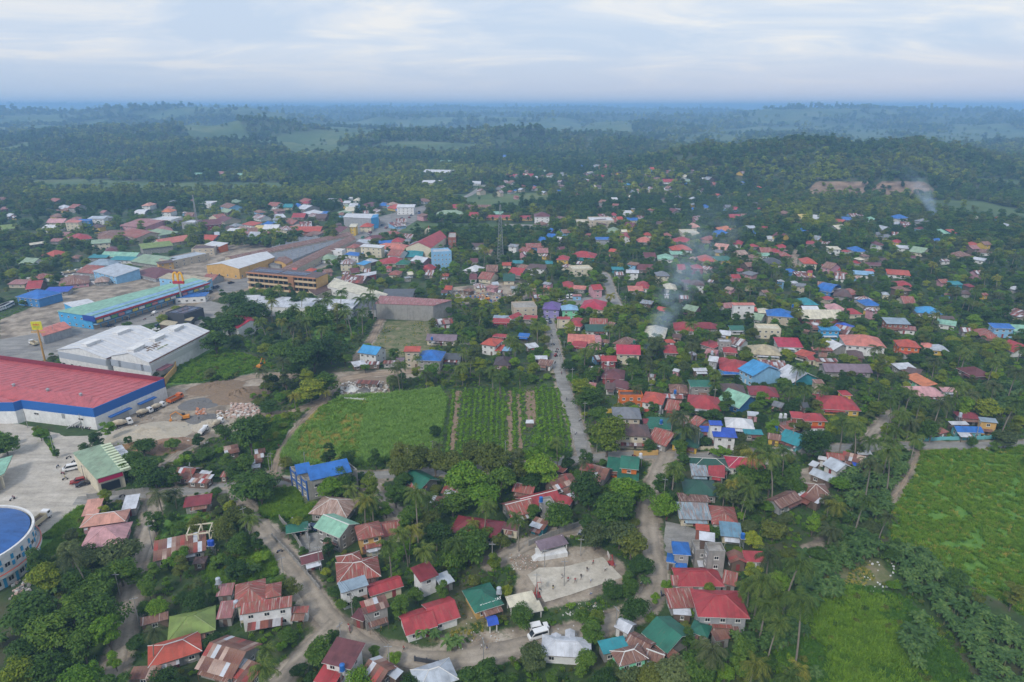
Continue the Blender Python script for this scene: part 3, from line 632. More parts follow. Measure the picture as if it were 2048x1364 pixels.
def volume(root, ox, oy, oang, cx, cy, w, h, tilt, typ, rc, wc, n, first=False, opencol=False):
    if 430 < cy < 830: w, h = w * 1.10, h * 1.12
    """one roofed volume; parts are put under root in root-local coordinates"""
    H = {0: 2.4, 1: 2.8, 2: 5.5, 3: 8.6, 4: 11.6}[n]; rk = 0.24 if typ in 'gG' else 0.28
    c, W_, D_, rise, ang, s = footprint(cx, cy, w, h, tilt, H, typ, rk)
    if root is None: return c, W_, D_, rise, ang, s, H
    dx, dy = c[0] - ox, c[1] - oy; lx = cos(-oang) * dx - sin(-oang) * dy; ly = sin(-oang) * dx + cos(-oang) * dy; la = ang - oang
    ov = min(0.75, 0.12 * min(W_, D_)); near_ = cy > 860
    if typ != 'f':
        if rc == 'patch' and cy > 880 and typ != 'h':
            pal = [roofmat('rust', 1.0), roofmat('brownrust', .9), roofmat('palerust', .8), roofmat('silver', .25), roofmat('redrust', .8)]
            o = empty('roof', (0, 0, 0)); o.parent = root; o.location = (lx, ly, 0); o.rotation_euler = (0, 0, la)
            sheets(o, typ, W_, D_, H, rise, pal)
        else:
            rm = patchmat() if rc == 'patch' else roofmat(rc, RUSTY.get(rc, 0.0))
            rf = roof_mesh(typ, W_, D_, H, rise).build('roof', [rm, M_TRIM if rc in ('blue', 'green', 'red', 'crimson', 'white', 'cream', 'salmon', 'mint', 'maroon', 'steel') else M_WOOD], root, (lx, ly, 0), la)
            if near_ and typ in 'hg' and W_ > D_ and rc not in ('patch',):
                r_ = (W_ - D_) / 2 if typ == 'h' else W_ / 2; k = MB(); k.box(-r_, r_, -.16, .16, H + rise - .02, H + rise + .07)
                if typ == 'h':
                    for sx_ in (-1, 1):
                        for sy_ in (-1, 1): k.tube((sx_ * r_, 0, H + rise + .02), (sx_ * W_ / 2, sy_ * D_ / 2, H + .04), .09, n=4)
                k.build('ridge_cap', roofmat(rc, 0.0) if random.random() < .55 else M_TRIM, rf)
    wm_ = wallmat(wc)
    if opencol:   # open shed on posts
        for ix in (-1, 1):
            for iy in (-1, 1):
                p = MB(); p.box(-.12, .12, -.12, .12, 0, H - .05 + (rise if (typ == 's' and iy > 0) else 0)); p.build('post', M_TRIM if wc == 'white' else M_WOOD, root, (lx + cos(la) * ix * (W_ / 2 - .5) - sin(la) * iy * (D_ / 2 - .5), ly + sin(la) * ix * (W_ / 2 - .5) + cos(la) * iy * (D_ / 2 - .5), 0), la)
    else:
        wl = wall_mesh(typ, W_, D_, H, rise, ov).build('wall', wm_, root, (lx, ly, 0), la)
        a_, c_ = W_ / 2 - ov, D_ / 2 - ov
        def put_(fx, fy, rz, z, ww, hh, door=False):
            X = lx + cos(la) * fx - sin(la) * fy; Y = ly + sin(la) * fx + cos(la) * fy
            if door: obj('door', door_mesh(1.0, 2.1, wallmat(random.choice(['wood', 'white', 'redwall', 'brown']))), root, (X, Y, z), la + rz)
            else: add_window(root, X, Y, z, la + rz, ww, hh)
        far_ = cy < 640; flo = max(n, 1)
        for fl in range(flo):
            z = 0.85 + 2.75 * fl
            nw = max(1, int(W_ / (3.2 if not far_ else 4.5))); nw = min(nw, 5)
            if W_ < 3: nw = 1
            for i in range(nw):
                fx = -a_ + (i + .5) * 2 * a_ / nw; isd = fl == 0 and i == (nw // 2) and not far_ and n > 0
                put_(fx, -c_, 0, 0 if isd else z, 1.3 if W_ > 5 else 0.9, 1.1, isd)
            if not far_ and D_ > 4:
                sd = -1 if c[0] > 0 else 1   # the side wall turned to the camera
                nd = min(3, max(1, int(D_ / 4)))
                for i in range(nd): put_(sd * a_, -c_ + (i + .5) * 2 * c_ / nd, sd * pi / 2, z, 1.1, 1.1)
        if cy > 640 and n > 0 and random.random() < .62 and W_ > 4:
            aw = random.uniform(.35, .8) * W_; ax = random.uniform(-.5, .5) * (2 * a_ - aw); ad = random.uniform(1.1, 2.3)
            k = MB(); k.slope([(-aw / 2, -ad, 2.05), (aw / 2, -ad, 2.05), (aw / 2, 0, 2.5), (-aw / 2, 0, 2.5)]); k.face([(-aw / 2, -ad, 1.99), (-aw / 2, 0, 2.44), (aw / 2, 0, 2.44), (aw / 2, -ad, 1.99)], 0); k.face([(-aw / 2, -ad, 1.99), (aw / 2, -ad, 1.99), (aw / 2, -ad, 2.05), (-aw / 2, -ad, 2.05)], 0)
            for px_ in (-aw / 2 + .1, aw / 2 - .1): k.tube((px_, -ad + .1, 0), (px_, -ad + .1, 2.05), .05, n=4)
            k.build('awning', random.choice([patchmat(), roofmat('rust', 1.0), roofmat('silver', .25), roofmat('brownrust', .9), roofmat(rc if rc in RC else 'rust', .5)]), root, (lx + cos(la) * ax + sin(la) * c_, ly + sin(la) * ax - cos(la) * c_, 0), la)
        if typ == 'f' and near_ or (n >= 2 and typ == 'f'):
            fm = MB(); fm.box(-a_ + .25, a_ - .25, -c_ + .25, c_ - .25, H - .195, H - .12); fm.build('roof', roofmat(rc, 0.3), root, (lx, ly, 0), la)
    wx, wy = c[0], c[1]
    occ(wx, wy, W_ / 2, D_ / 2, ang); vis(cx - w / 2, cx + w / 2, cy - h / 2, cy + h / 2 + min(H / s * .3, 22), wy, .5)
    return c, W_, D_, rise, ang, s, H
def house_look(typ, rc, wc, n, W_, opencol=False, shed=False):
    sz = 'small ' if W_ < 6.5 else ('long ' if W_ > 17 else '')
    st = {0: '', 1: '', 2: 'two-storey ', 3: 'three-storey ', 4: 'tall '}[n]
    rn = CN.get(rc, rc); wn = WN.get(wc, wc)
    if opencol: return f"open shed under a {rn} roof"
    if typ == 'f': return f"{sz}{st}{wn} flat-roofed house".strip()
    kind = 'shack' if n == 0 else 'house'
    return f"{sz}{st}{wn} {kind} with {rn} {TN[typ]} roof".strip()
def house(rows, look=None, cat='house', group=None):
    cx, cy, w, h, tilt, typ, rc, wc, n = rows[0][:9]; op = len(rows[0]) > 9
    c, W_, D_, rise, ang, s, H = volume(None, 0, 0, 0, *rows[0][:9])
    z0 = float(height(c[0], c[1])) if c[1] > 900 else 0.0
    root = empty('house' if n > 0 and not op else 'shed', (c[0], c[1], z0), ang)
    for r in rows: volume(root, c[0], c[1], ang, *r[:9], opencol=len(r) > 9)
    auto(root, look or house_look(typ, rc, wc, n, W_, op), 'house' if n > 0 and not op else 'shed', group, (cx, cy))
    return root
HOUSES = """
348 1292 112 44 17 h redorange concrete 1
383 1240 98 50 14 h lime cream 1
309 1237 58 12 14 s brownrust wood 0
290 1345 58 24 3 s patch wood 0
360 1092 108 42 12 s patch concrete 1
400 1118 26 14 5 h brown wood 0
210 1032 92 26 8 h peach pink 1
+186 1014 34 34 8 s peach pink 1
212 1064 88 44 8 h pink pink 1
+230 1068 22 18 8 G red pink 1
262 1004 30 30 8 s silver concrete 1
396 1001 56 22 8 s darkred concrete 1
375 942 38 24 -4 g patch wood 0
400 957 44 18 -4 s patch wood 0
500 1180 64 46 12 h redrust cream 2
+546 1177 34 28 10 h redrust cream 2
+533 1210 104 22 9 s redrust white 2
451 1179 32 24 6 s pinkrust concrete 1
453 1219 32 34 6 s pinkrust concrete 1
600 1219 34 13 3 s redrust white 1
458 1305 76 66 -15 g patch concrete 1
494 1342 46 36 -20 s patch wood 1
688 1306 60 50 -13 s maroon white 2
658 1350 42 34 -15 s red concrete 1
758 1336 46 40 -32 g patch wood 1
+790 1345 22 18 -32 s steel wood 1
622 1112 46 20 15 g maroon concrete 1
715 1133 88 42 10 h redrust concrete 1
+698 1114 50 22 14 h redrust concrete 1
706 1168 58 22 17 s bluegrey white 2
768 1168 70 24 17 g red cream 1
749 1209 54 26 17 s patch concrete 2
722 1229 26 20 -20 s maroon wood 1
834 1236 66 42 17 g red white 1
+881 1216 60 44 17 g red white 1
849 1143 40 32 22 s darkred white 2
888 1157 30 24 22 s steel concrete 1
965 1189 60 46 17 h green gold 1
1042 1198 56 22 13 s cream white 1 o
+1066 1214 34 20 13 s cream white 0 o
984 1239 22 18 12 g royal white 0 o
1133 1288 100 38 -4 h silver white 1
+1112 1278 20 22 -4 G silver white 1
+1140 1270 20 22 -4 G silver white 1
868 1344 84 44 18 h steel concrete 1
1103 1085 58 20 15 s mauve white 1 o
841 955 44 26 -28 g green concrete 1
+838 969 34 12 0 s redrust concrete 1
902 981 34 16 -8 s patch wood 0
877 1000 28 15 -8 s patch wood 0
1050 973 42 20 -10 g redrust wood 1
1036 1010 54 30 14 g redrust concrete 1
1077 995 76 26 14 g red concrete 1
1128 999 34 16 -14 s red concrete 1
1094 1003 30 18 10 f concrete concrete 2
1120 960 48 22 20 g patch wood 1
1120 938 22 11 -20 s redrust wood 0
1192 938 56 24 -15 g patch concrete 1
1144 985 24 22 20 s patch wood 1
955 1048 96 34 -8 h darkred cream 1
1079 1047 30 20 -18 s patch teal 1
1023 1051 32 14 -10 g maroon cream 1
669 1007 76 36 -6 h palerust concrete 1
673 1046 56 32 -22 g mint concrete 2
+655 1062 26 18 -22 s green concrete 1
594 1055 46 18 10 s green wood 0 o
737 1056 52 30 12 h redrust gold 2
780 1052 44 30 8 g redrust cream 1
745 1088 34 15 12 s redrust cream 1
463 899 30 18 12 s patch wood 0
450 948 14 12 0 s redrust wood 0
410 946 22 10 -5 s silver wood 0
520 902 22 10 10 s patch wood 0
518 912 20 9 10 s patch wood 0
514 922 20 9 10 s patch wood 0
512 932 18 8 8 s silver wood 0
1396 1149 92 36 0 h red concrete 1
1354 1161 24 20 -3 s redrust concrete 1
1460 1156 30 28 -14 s redrust concrete 1
1439 1200 102 52 -2 h red grey 2
+1363 1196 60 38 2 s redrust grey 1
1364 1223 36 12 -4 s silver wood 0
1438 1241 46 28 -3 s redrust wood 1
1338 1262 66 56 -38 g green concrete 1
+1402 1254 40 26 -20 h green concrete 1
1323 1292 74 14 -38 s patch wood 0
1281 1283 52 30 -28 g brownrust concrete 1
1311 1308 40 24 -20 g brownrust concrete 1
1258 1306 60 30 15 h brownrust mint 2
1227 1290 54 26 12 s teal concrete 1
1251 1248 32 24 -28 g silver white 1
1441 1270 30 18 10 s patch concrete 1
1362 1093 36 26 -4 h blue grey 2
+1343 1116 20 18 -10 s blue grey 1
1400 1092 34 24 0 f concrete concrete 2
1430 1096 42 22 0 f concrete concrete 3
1473 1113 34 22 0 G patch wood 1
1508 1113 42 22 -3 s red concrete 1
1260 920 38 26 -6 g green orange 2
+1234 929 40 28 -6 s green orange 1
+1256 952 44 16 -6 s green orange 1
1418 923 76 24 -2 h darkgreen concrete 1
1398 940 34 24 -3 s bluesilver concrete 1
1433 941 34 26 -8 s red concrete 1
1399 969 68 32 -4 h darkgreen concrete 1
1387 995 62 22 -2 S brownrust cream 1
1387 1022 64 34 -2 s bluesilver cream 1
1447 1026 54 38 -5 h redrust white 1
1461 1059 44 30 -6 s bluemetal cream 1
1405 1055 28 13 -6 s redorange brick 2
1414 1073 32 18 -8 s silver brown 3
1262 855 74 24 -2 h brown cream 2
1253 821 52 20 -2 h grey beige 2
1208 838 38 14 0 h darkbrown brown 1
1318 842 48 24 -3 h green concrete 1
1329 869 42 30 -18 g redrust concrete 1
1292 842 14 10 0 s darkred concrete 1
1375 872 56 32 -10 h darkgreen yellow 1
+1364 891 16 8 0 s darkgreen yellow 1
1448 865 48 20 -3 s royal white 2
+1431 846 26 10 -2 s royal white 3
+1411 858 22 12 -3 s royal white 1
1400 840 30 12 20 G redrust concrete 1
1479 842 58 20 -5 h white concrete 1
1506 864 38 11 -2 s teal concrete 1
1626 831 46 16 -1 h red orange 2
+1594 830 26 14 -4 s red brick 2
+1629 853 46 8 0 s red white 1
1579 850 38 16 10 s redrust concrete 1
1590 872 44 26 -20 g teal cyan 1
1549 871 28 13 -10 g brownrust yellow 1
1671 800 76 24 -3 h red yellow 1
+1643 796 22 18 -3 h red yellow 1
+1690 784 18 9 0 h red yellow 2
1558 807 20 10 -15 g grey wood 1
1608 808 12 10 0 g darkgrey wood 1
1478 793 44 26 -20 g mint blue 1
1526 778 54 17 -4 h darkred white 1
1466 774 44 18 -4 h brown brown 1
1521 734 32 24 -26 g skyblue lightblue 2
1494 738 20 12 -14 s blue blue 1
1462 744 42 9 0 s blue wood 0 o
1469 727 56 20 -4 h red cream 1
+1448 719 22 10 0 h red cream 1
1545 729 50 16 -3 s patch concrete 1
1594 746 40 22 -26 g silver teal 1
1690 733 86 14 -1 g mauve concrete 1
1622 716 14 8 0 s red cream 1
1652 720 40 6 0 s patch cream 1
1487 608 40 5 0 s salmon white 3
1455 609 24 7 4 g pinkrust white 1
1559 623 48 11 -4 h blue beige 2
1518 632 20 10 -10 g sage white 1
1637 626 78 13 0 g cream brick 1
+1618 615 30 6 0 g white brick 1
1614 601 28 11 0 h teal brick 1
1669 612 32 10 0 h pink white 1
1686 584 34 12 -6 h brown concrete 1
1658 574 28 11 -10 b blue blue 1
1703 582 24 10 0 h redrust wood 1
1738 603 30 10 0 h blue beige 1
1535 654 48 10 -2 f cream cream 2
1705 621 24 9 0 h red cream 1
1576 685 46 18 -2 s crimson white 1
1528 696 56 16 -3 h sand cream 1
1658 657 36 8 0 s skyblue skyblue 2
1631 650 28 11 0 s patch cream 1
1687 650 34 10 -10 h royal grey 1
1688 657 30 12 -12 g patch beige 1
1725 677 74 19 -4 h salmon white 2
1711 706 30 13 -6 h brown wood 1
1672 689 26 13 -25 g white concrete 1
1644 698 38 6 -2 s redrust wood 1
1610 707 28 12 -16 s redorange white 1
1449 682 28 7 -2 f silver concrete 2
1422 688 28 12 -18 s red concrete 1
1460 698 26 9 -4 h red white 1
1477 681 26 11 -14 g patch white 1
1474 656 28 9 0 s green white 1
1310 660 42 19 -5 h cream concrete 1
1368 650 38 14 -3 h red white 1
1412 649 46 9 -2 h darkred concrete 1
1340 696 26 14 -2 h red concrete 1
1256 696 44 15 -2 g crimson cream 2
1250 680 26 14 -12 h brownrust concrete 1
1217 715 28 9 0 g red redwall 2
1227 744 42 17 -4 h maroon redwall 1
+1225 755 34 6 -2 s redrust redwall 1
1243 769 34 14 -14 s maroon white 1
1221 772 18 12 -4 s brown white 1
1261 787 48 11 0 f brown orange 2
1308 792 40 20 -8 h redorange white 2
1349 807 26 20 -10 g redrust wood 1
1347 792 36 9 -3 s patch wood 1
1357 774 34 15 -3 h brownrust concrete 1
1400 767 40 13 0 s green concrete 2
1409 799 62 24 -6 h red cream 1
1428 716 18 9 -8 g silver grey 2
1400 739 25 6 0 s silver wood 1
1048 610 46 12 2 f concrete beige 2
1104 609 32 12 -2 h purple lavender 2
1139 613 31 8 0 h lightblue mint 2
1188 606 44 15 -4 h crimson cream 1
1002 641 32 8 -2 s red wood 1
1002 634 28 6 -2 s bluegrey wood 1
1027 631 14 13 -10 G red white 1
1061 635 25 8 -2 s red concrete 1
1127 636 25 5 0 s red cream 2
1154 642 27 14 -6 h red white 1
1197 643 33 13 -2 g redrust green 1
1193 656 42 13 0 s darkgreen white 1
1163 675 50 14 -2 g salmon pink 1
+1196 676 13 8 0 f pink pink 2
1159 688 26 11 -6 s red concrete 1
984 681 28 12 -8 h redorange white 2
+999 696 13 12 -5 s redorange white 1
1000 671 25 6 -4 s red wood 1
1013 698 18 8 -2 s lightblue concrete 1
1007 719 32 15 -2 h darkbrown wood 1
1082 715 24 7 0 s silver wood 1
1091 725 26 11 -6 s brownrust white 1
1048 670 20 7 -4 s blue wood 1
1064 691 20 9 8 s silver wood 1
1137 568 20 12 0 h red concrete 1
1159 575 24 7 -4 s salmon concrete 1
745 697 34 13 -8 g skyblue white 2
718 727 24 10 10 s silver wood 0
745 726 27 6 0 s patch wood 0
800 719 16 7 0 s mauve concrete 1
781 724 26 6 0 s patch concrete 0
825 698 30 10 0 s redorange beige 3
863 707 44 17 -2 h blue concrete 2
905 713 32 12 -2 s darkgrey white 1
885 673 55 10 -2 g mauve cream 1
887 641 36 8 6 g patch white 1
735 764 42 7 -3 s patch wood 0
855 1855 10 10 0 g red cream 1
1855 618 48 10 -4 h skyblue white 1
1792 642 44 12 -2 s bluegrey brick 2
+1808 655 44 8 -6 s pinkrust white 1
1812 598 24 10 -2 g redrust cream 1
1893 645 36 10 -8 s mint white 1
1893 635 28 6 -4 s brown cream 1
1930 658 20 7 -4 g patch concrete 1
1973 665 34 17 -4 h redrust concrete 1
2003 652 40 10 -2 s blue lightblue 2
2034 654 28 10 -2 g mint mint 1
2036 626 34 14 -14 s patch beige 1
2034 692 34 16 -20 g red white 1
1815 684 42 12 -4 h redorange orange 2
1856 689 26 8 -8 h salmon cream 1
1876 693 32 10 -4 h steel yellow 1
1812 703 16 7 16 s redorange white 1
1807 732 32 11 4 s silver concrete 1
1827 742 28 12 -12 s brown concrete 1
1840 760 44 14 -28 s orange mint 1
1846 779 68 17 -2 h pink white 1
+1896 779 28 9 -2 s pink white 1
1950 740 38 14 -26 h maroon wood 1
1935 828 42 12 -4 h darkred wood 1
1976 840 36 10 -6 s bluegrey gold 2
1934 856 54 13 -2 g blue cyan 1
1917 846 36 6 0 s silver wood 1
1930 870 24 9 -2 s silver cyan 0 o
1880 861 20 11 14 s redrust wood 1
1669 910 36 14 -6 g redrust wood 1
1707 912 44 18 -14 g patch wood 1
1728 905 30 10 -4 s silver wood 1
1675 927 34 22 -28 g steel white 1
1645 916 18 8 -12 s white wood 1
1718 928 26 9 -4 s royal wood 0 o
1648 948 48 16 -22 g steel wood 1
1628 928 16 12 -20 s patch wood 1
1631 975 54 26 -4 h brownrust wood 1
1620 994 46 14 -24 s patch wood 1
1567 996 48 20 24 g brownrust grey 1
1490 921 76 24 -3 h crimson white 1
1527 910 34 12 -2 s maroon white 1
1201 438 46 7 0 f white beige 3
1166 444 28 9 0 f cream beige 2
1226 459 26 8 -2 h sage cream 1
1251 471 20 11 -2 G red white 2
1289 478 36 8 -2 h salmon concrete 1
1205 477 26 5 0 s blue grey 3
1167 507 46 9 -3 h red teal 1
1126 514 23 7 -2 h red yellow 2
1161 535 40 7 2 f cream cream 2
1235 537 22 6 0 s teal teal 1
1265 543 24 6 -2 s silver white 2
1285 568 26 11 -4 h red white 1
1271 577 28 9 -1 s salmon concrete 1
1340 571 24 9 -2 h cream white 1
1364 478 36 7 -2 h red concrete 1
1361 494 38 7 0 h redorange white 1
1331 512 30 8 -2 h mint white 1
1353 506 24 6 0 s mint concrete 1
1298 509 22 6 0 g maroon concrete 1
1289 533 30 7 -1 g maroon wood 1
1324 546 24 7 0 h grey cream 2
1361 533 14 9 0 g red cream 1
1377 463 33 7 0 f cream cream 2
1388 450 19 8 0 h peach cream 2
1254 424 22 5 0 f white white 2
1228 428 13 6 0 h red white 1
1229 397 12 4 0 s white white 2
1264 438 22 6 0 s blue cream 1
1453 456 31 8 0 h orange wood 1
1442 463 28 6 0 h blue blue 1
1412 412 15 7 0 h blue cream 1
1468 432 28 7 0 g red white 1
1501 454 18 5 0 s steel concrete 2
1502 465 16 6 0 s blue white 1
1541 475 20 6 -6 s white white 1
1475 484 19 8 -4 h red white 1
1445 492 25 9 -6 g peach cream 1
1411 515 29 10 -2 h redorange concrete 1
1445 517 28 8 4 s green yellow 1
1543 520 37 8 -2 h darkgrey white 1
1616 520 27 10 -2 h redorange cream 2
1527 509 24 6 0 s mint white 1
1529 499 22 6 0 g redrust wood 1
1551 500 17 6 0 h red wood 1
1568 507 21 7 0 h redrust wood 1
1618 485 21 6 0 s red cream 1
1604 432 18 7 0 g gold_ cream 1
1631 434 22 7 -8 s white cream 1
1582 540 14 6 0 h blue blue 1
1608 549 32 11 0 s patch wood 1
1667 496 21 6 0 s cream white 2
1394 564 26 8 -2 h brown white 2
1394 532 20 6 0 h red redwall 2
1660 534 32 7 -2 g red white 1
1714 497 24 8 0 h blue white 1
1727 546 38 8 -4 s lightblue white 1
1796 545 43 10 -4 s redorange white 1
1805 566 34 9 -4 h red wood 1
1747 528 28 6 -2 s maroon wood 1
1755 486 14 7 0 h maroon white 2
1806 494 25 6 -4 s silver white 1
1840 499 27 8 -8 g sage cream 1
1966 502 28 7 -2 s brownrust white 1
1958 518 24 6 -8 s silver white 1
1946 487 18 6 0 h redorange wood 1
1883 462 24 7 -2 h mint white 1
1905 463 15 7 0 s redorange blue 1
1741 436 17 4 0 h mint white 1
1692 437 20 6 0 s blue wood 1
1676 441 22 5 -6 s redorange wood 1
1910 566 22 7 0 s teal teal 1
1939 570 14 5 0 h darkred wood 1
1560 380 14 5 0 g maroon wood 1
160 472 40 11 6 h red white 2
132 468 22 7 0 s pinkrust concrete 1
117 441 32 5 0 g pink cream 1
106 454 24 6 -2 g white white 1
147 443 26 4 0 s salmon cream 3
170 440 24 3 0 s blue blue 3
196 435 30 5 0 s steel white 3
195 451 20 5 0 h brown yellow 2
152 437 20 6 0 h pinkrust white 2
270 474 58 11 4 s darkbrown wood 1
202 483 36 8 4 s sage cream 2
224 497 26 8 4 h maroon concrete 1
200 512 34 7 0 s teal concrete 1
245 508 64 6 -2 g mint white 1
250 517 46 7 -2 s teal white 1
208 523 42 8 -2 h bluegrey concrete 1
111 505 24 8 -4 h redorange concrete 1
67 521 24 8 -4 g sage white 1
17 453 32 6 6 g lime cream 1
77 486 36 4 8 s cream wood 1
112 480 20 6 0 s pinkrust concrete 1
73 567 28 12 4 g red brown 1
40 564 32 9 0 s pinkrust beige 1
78 585 42 13 -6 h blue blue 2
117 579 46 10 2 s royal concrete 1
312 490 58 10 6 s lime concrete 2
350 478 70 7 9 g salmon cream 1
333 437 40 6 -1 f white white 3
385 443 26 5 -1 f white grey 3
417 443 44 10 4 g maroon maroonwall 2
507 466 66 5 0 s pinkrust concrete 2
317 517 52 13 -8 g sage concrete 1
368 513 72 8 12 f steel beige 2
330 524 30 5 8 s brown gold 2
410 494 44 8 2 f brown beige 2
432 488 30 7 -6 s white orange 2
420 474 32 8 -2 g redorange concrete 1
471 459 26 5 0 s white blue 1
519 454 18 6 0 s gold_ cream 1
545 453 28 6 0 g white white 1
536 445 18 5 0 h blue wood 1
337 420 22 6 0 h orange white 2
287 423 22 5 0 b white white 1
417 405 28 5 0 f white white 2
298 408 18 6 0 h peach white 2
612 457 62 8 0 g redorange brick 1
688 457 18 9 -6 g maroon cream 2
707 451 13 6 0 s cream yellow 3
734 449 22 6 0 h redorange cream 2
745 492 40 5 -4 s white cream 3
708 491 18 6 -4 h redrust cream 2
675 500 26 4 -2 f white white 2
656 513 28 8 -2 h sage white 1
708 508 26 6 -6 s blue white 2
714 488 24 8 0 h brown concrete 1
729 483 27 7 -2 s steel concrete 1
784 491 60 9 -2 h salmon cream 1
772 484 30 6 2 s blue concrete 1
796 479 22 7 0 h red cream 2
796 504 24 8 -4 g redrust white 2
828 506 36 9 0 g teal concrete 1
785 519 44 9 4 h red cream 1
806 523 26 7 0 h green wood 1
760 501 22 6 -2 h steel concrete 1
728 526 15 7 -10 s skyblue beige 2
767 408 22 5 0 h blue concrete 1
812 412 36 6 0 s white white 3
856 533 26 9 -4 h red wood 1
712 556 42 10 -4 g patch wood 1
948 535 24 9 -6 h white concrete 1
984 535 22 8 0 g brownrust wood 1
977 550 24 9 -6 g redrust cream 1
947 552 14 8 0 g maroon white 1
1014 528 18 6 0 s redorange cream 1
1036 524 20 6 0 s teal concrete 1
1038 541 24 10 -6 g red concrete 1
1018 553 22 9 0 g darkgreen cream 1
1075 533 34 8 -4 s brown white 2
1098 525 14 6 0 s teal cream 1
1070 491 34 8 0 s redrust blue 1
1085 500 20 6 0 g pinkrust cream 1
955 490 22 7 0 s brown white 1
1084 428 32 8 0 h maroon white 3
956 413 52 9 0 g brownrust cream 1
900 424 54 6 0 h sage cream 2
948 428 20 7 0 g red cream 1
1000 433 58 5 0 s red gold 1
1052 434 26 5 0 s red gold 1
996 426 22 6 0 s mint wood 1
908 412 14 6 0 g red cream 1
700 396 10 5 0 f white white 2
612 404 16 5 0 h red cream 1
740 408 20 8 -4 h maroon cream 1
695 404 16 5 0 s white white 1
578 411 20 5 0 g teal cream 1
650 425 14 5 0 s blue white 1
600 430 26 6 0 g red wood 1
715 398 14 6 0 h cream white 1
880 339 58 7 -1 g white cream 2
1030 350 34 5 0 g red white 1
860 363 54 4 0 g white cream 1
953 365 18 5 0 s white white 1
1008 312 12 4 0 s blue white 1
893 321 40 4 0 s mint cream 1
1340 351 30 5 0 g red white 1
1200 350 28 5 0 h red concrete 1
1162 331 16 4 0 h blue wood 1
1257 312 18 4 0 g salmon white 1
1358 311 22 4 0 s red white 1
1384 315 30 4 0 g salmon cream 1
1255 365 14 4 0 s skyblue wood 1
1300 371 22 5 0 h silver wood 1
1410 346 12 4 0 g white wood 1
1335 371 18 5 0 h white wood 1
1056 349 22 4 0 g red white 1
1072 354 18 4 0 h silver wood 1
398 345 22 4 0 s mint wood 1
444 343 14 5 0 g pinkrust wood 1
478 347 18 4 6 s mint white 1
"""
RC['gold_'] = (.55, .42, .12); CN['gold_'] = 'golden'
# ------------------------------------------------------------------ table of ordinary houses
groups_ = []
for ln in HOUSES.strip().splitlines():
    f = ln.lstrip('+').split(); cx, cy, w, h = map(float, f[:4]); row = (cx, cy, w, h, float(f[4]), f[5], f[6], f[7], int(f[8])) + (('o',) if len(f) > 9 else ())
    if cy > 1500: continue
    if ln[0] == '+': groups_[-1].append(row)
    else: groups_.append([row])
groups_.sort(key=lambda g: -g[0][1])
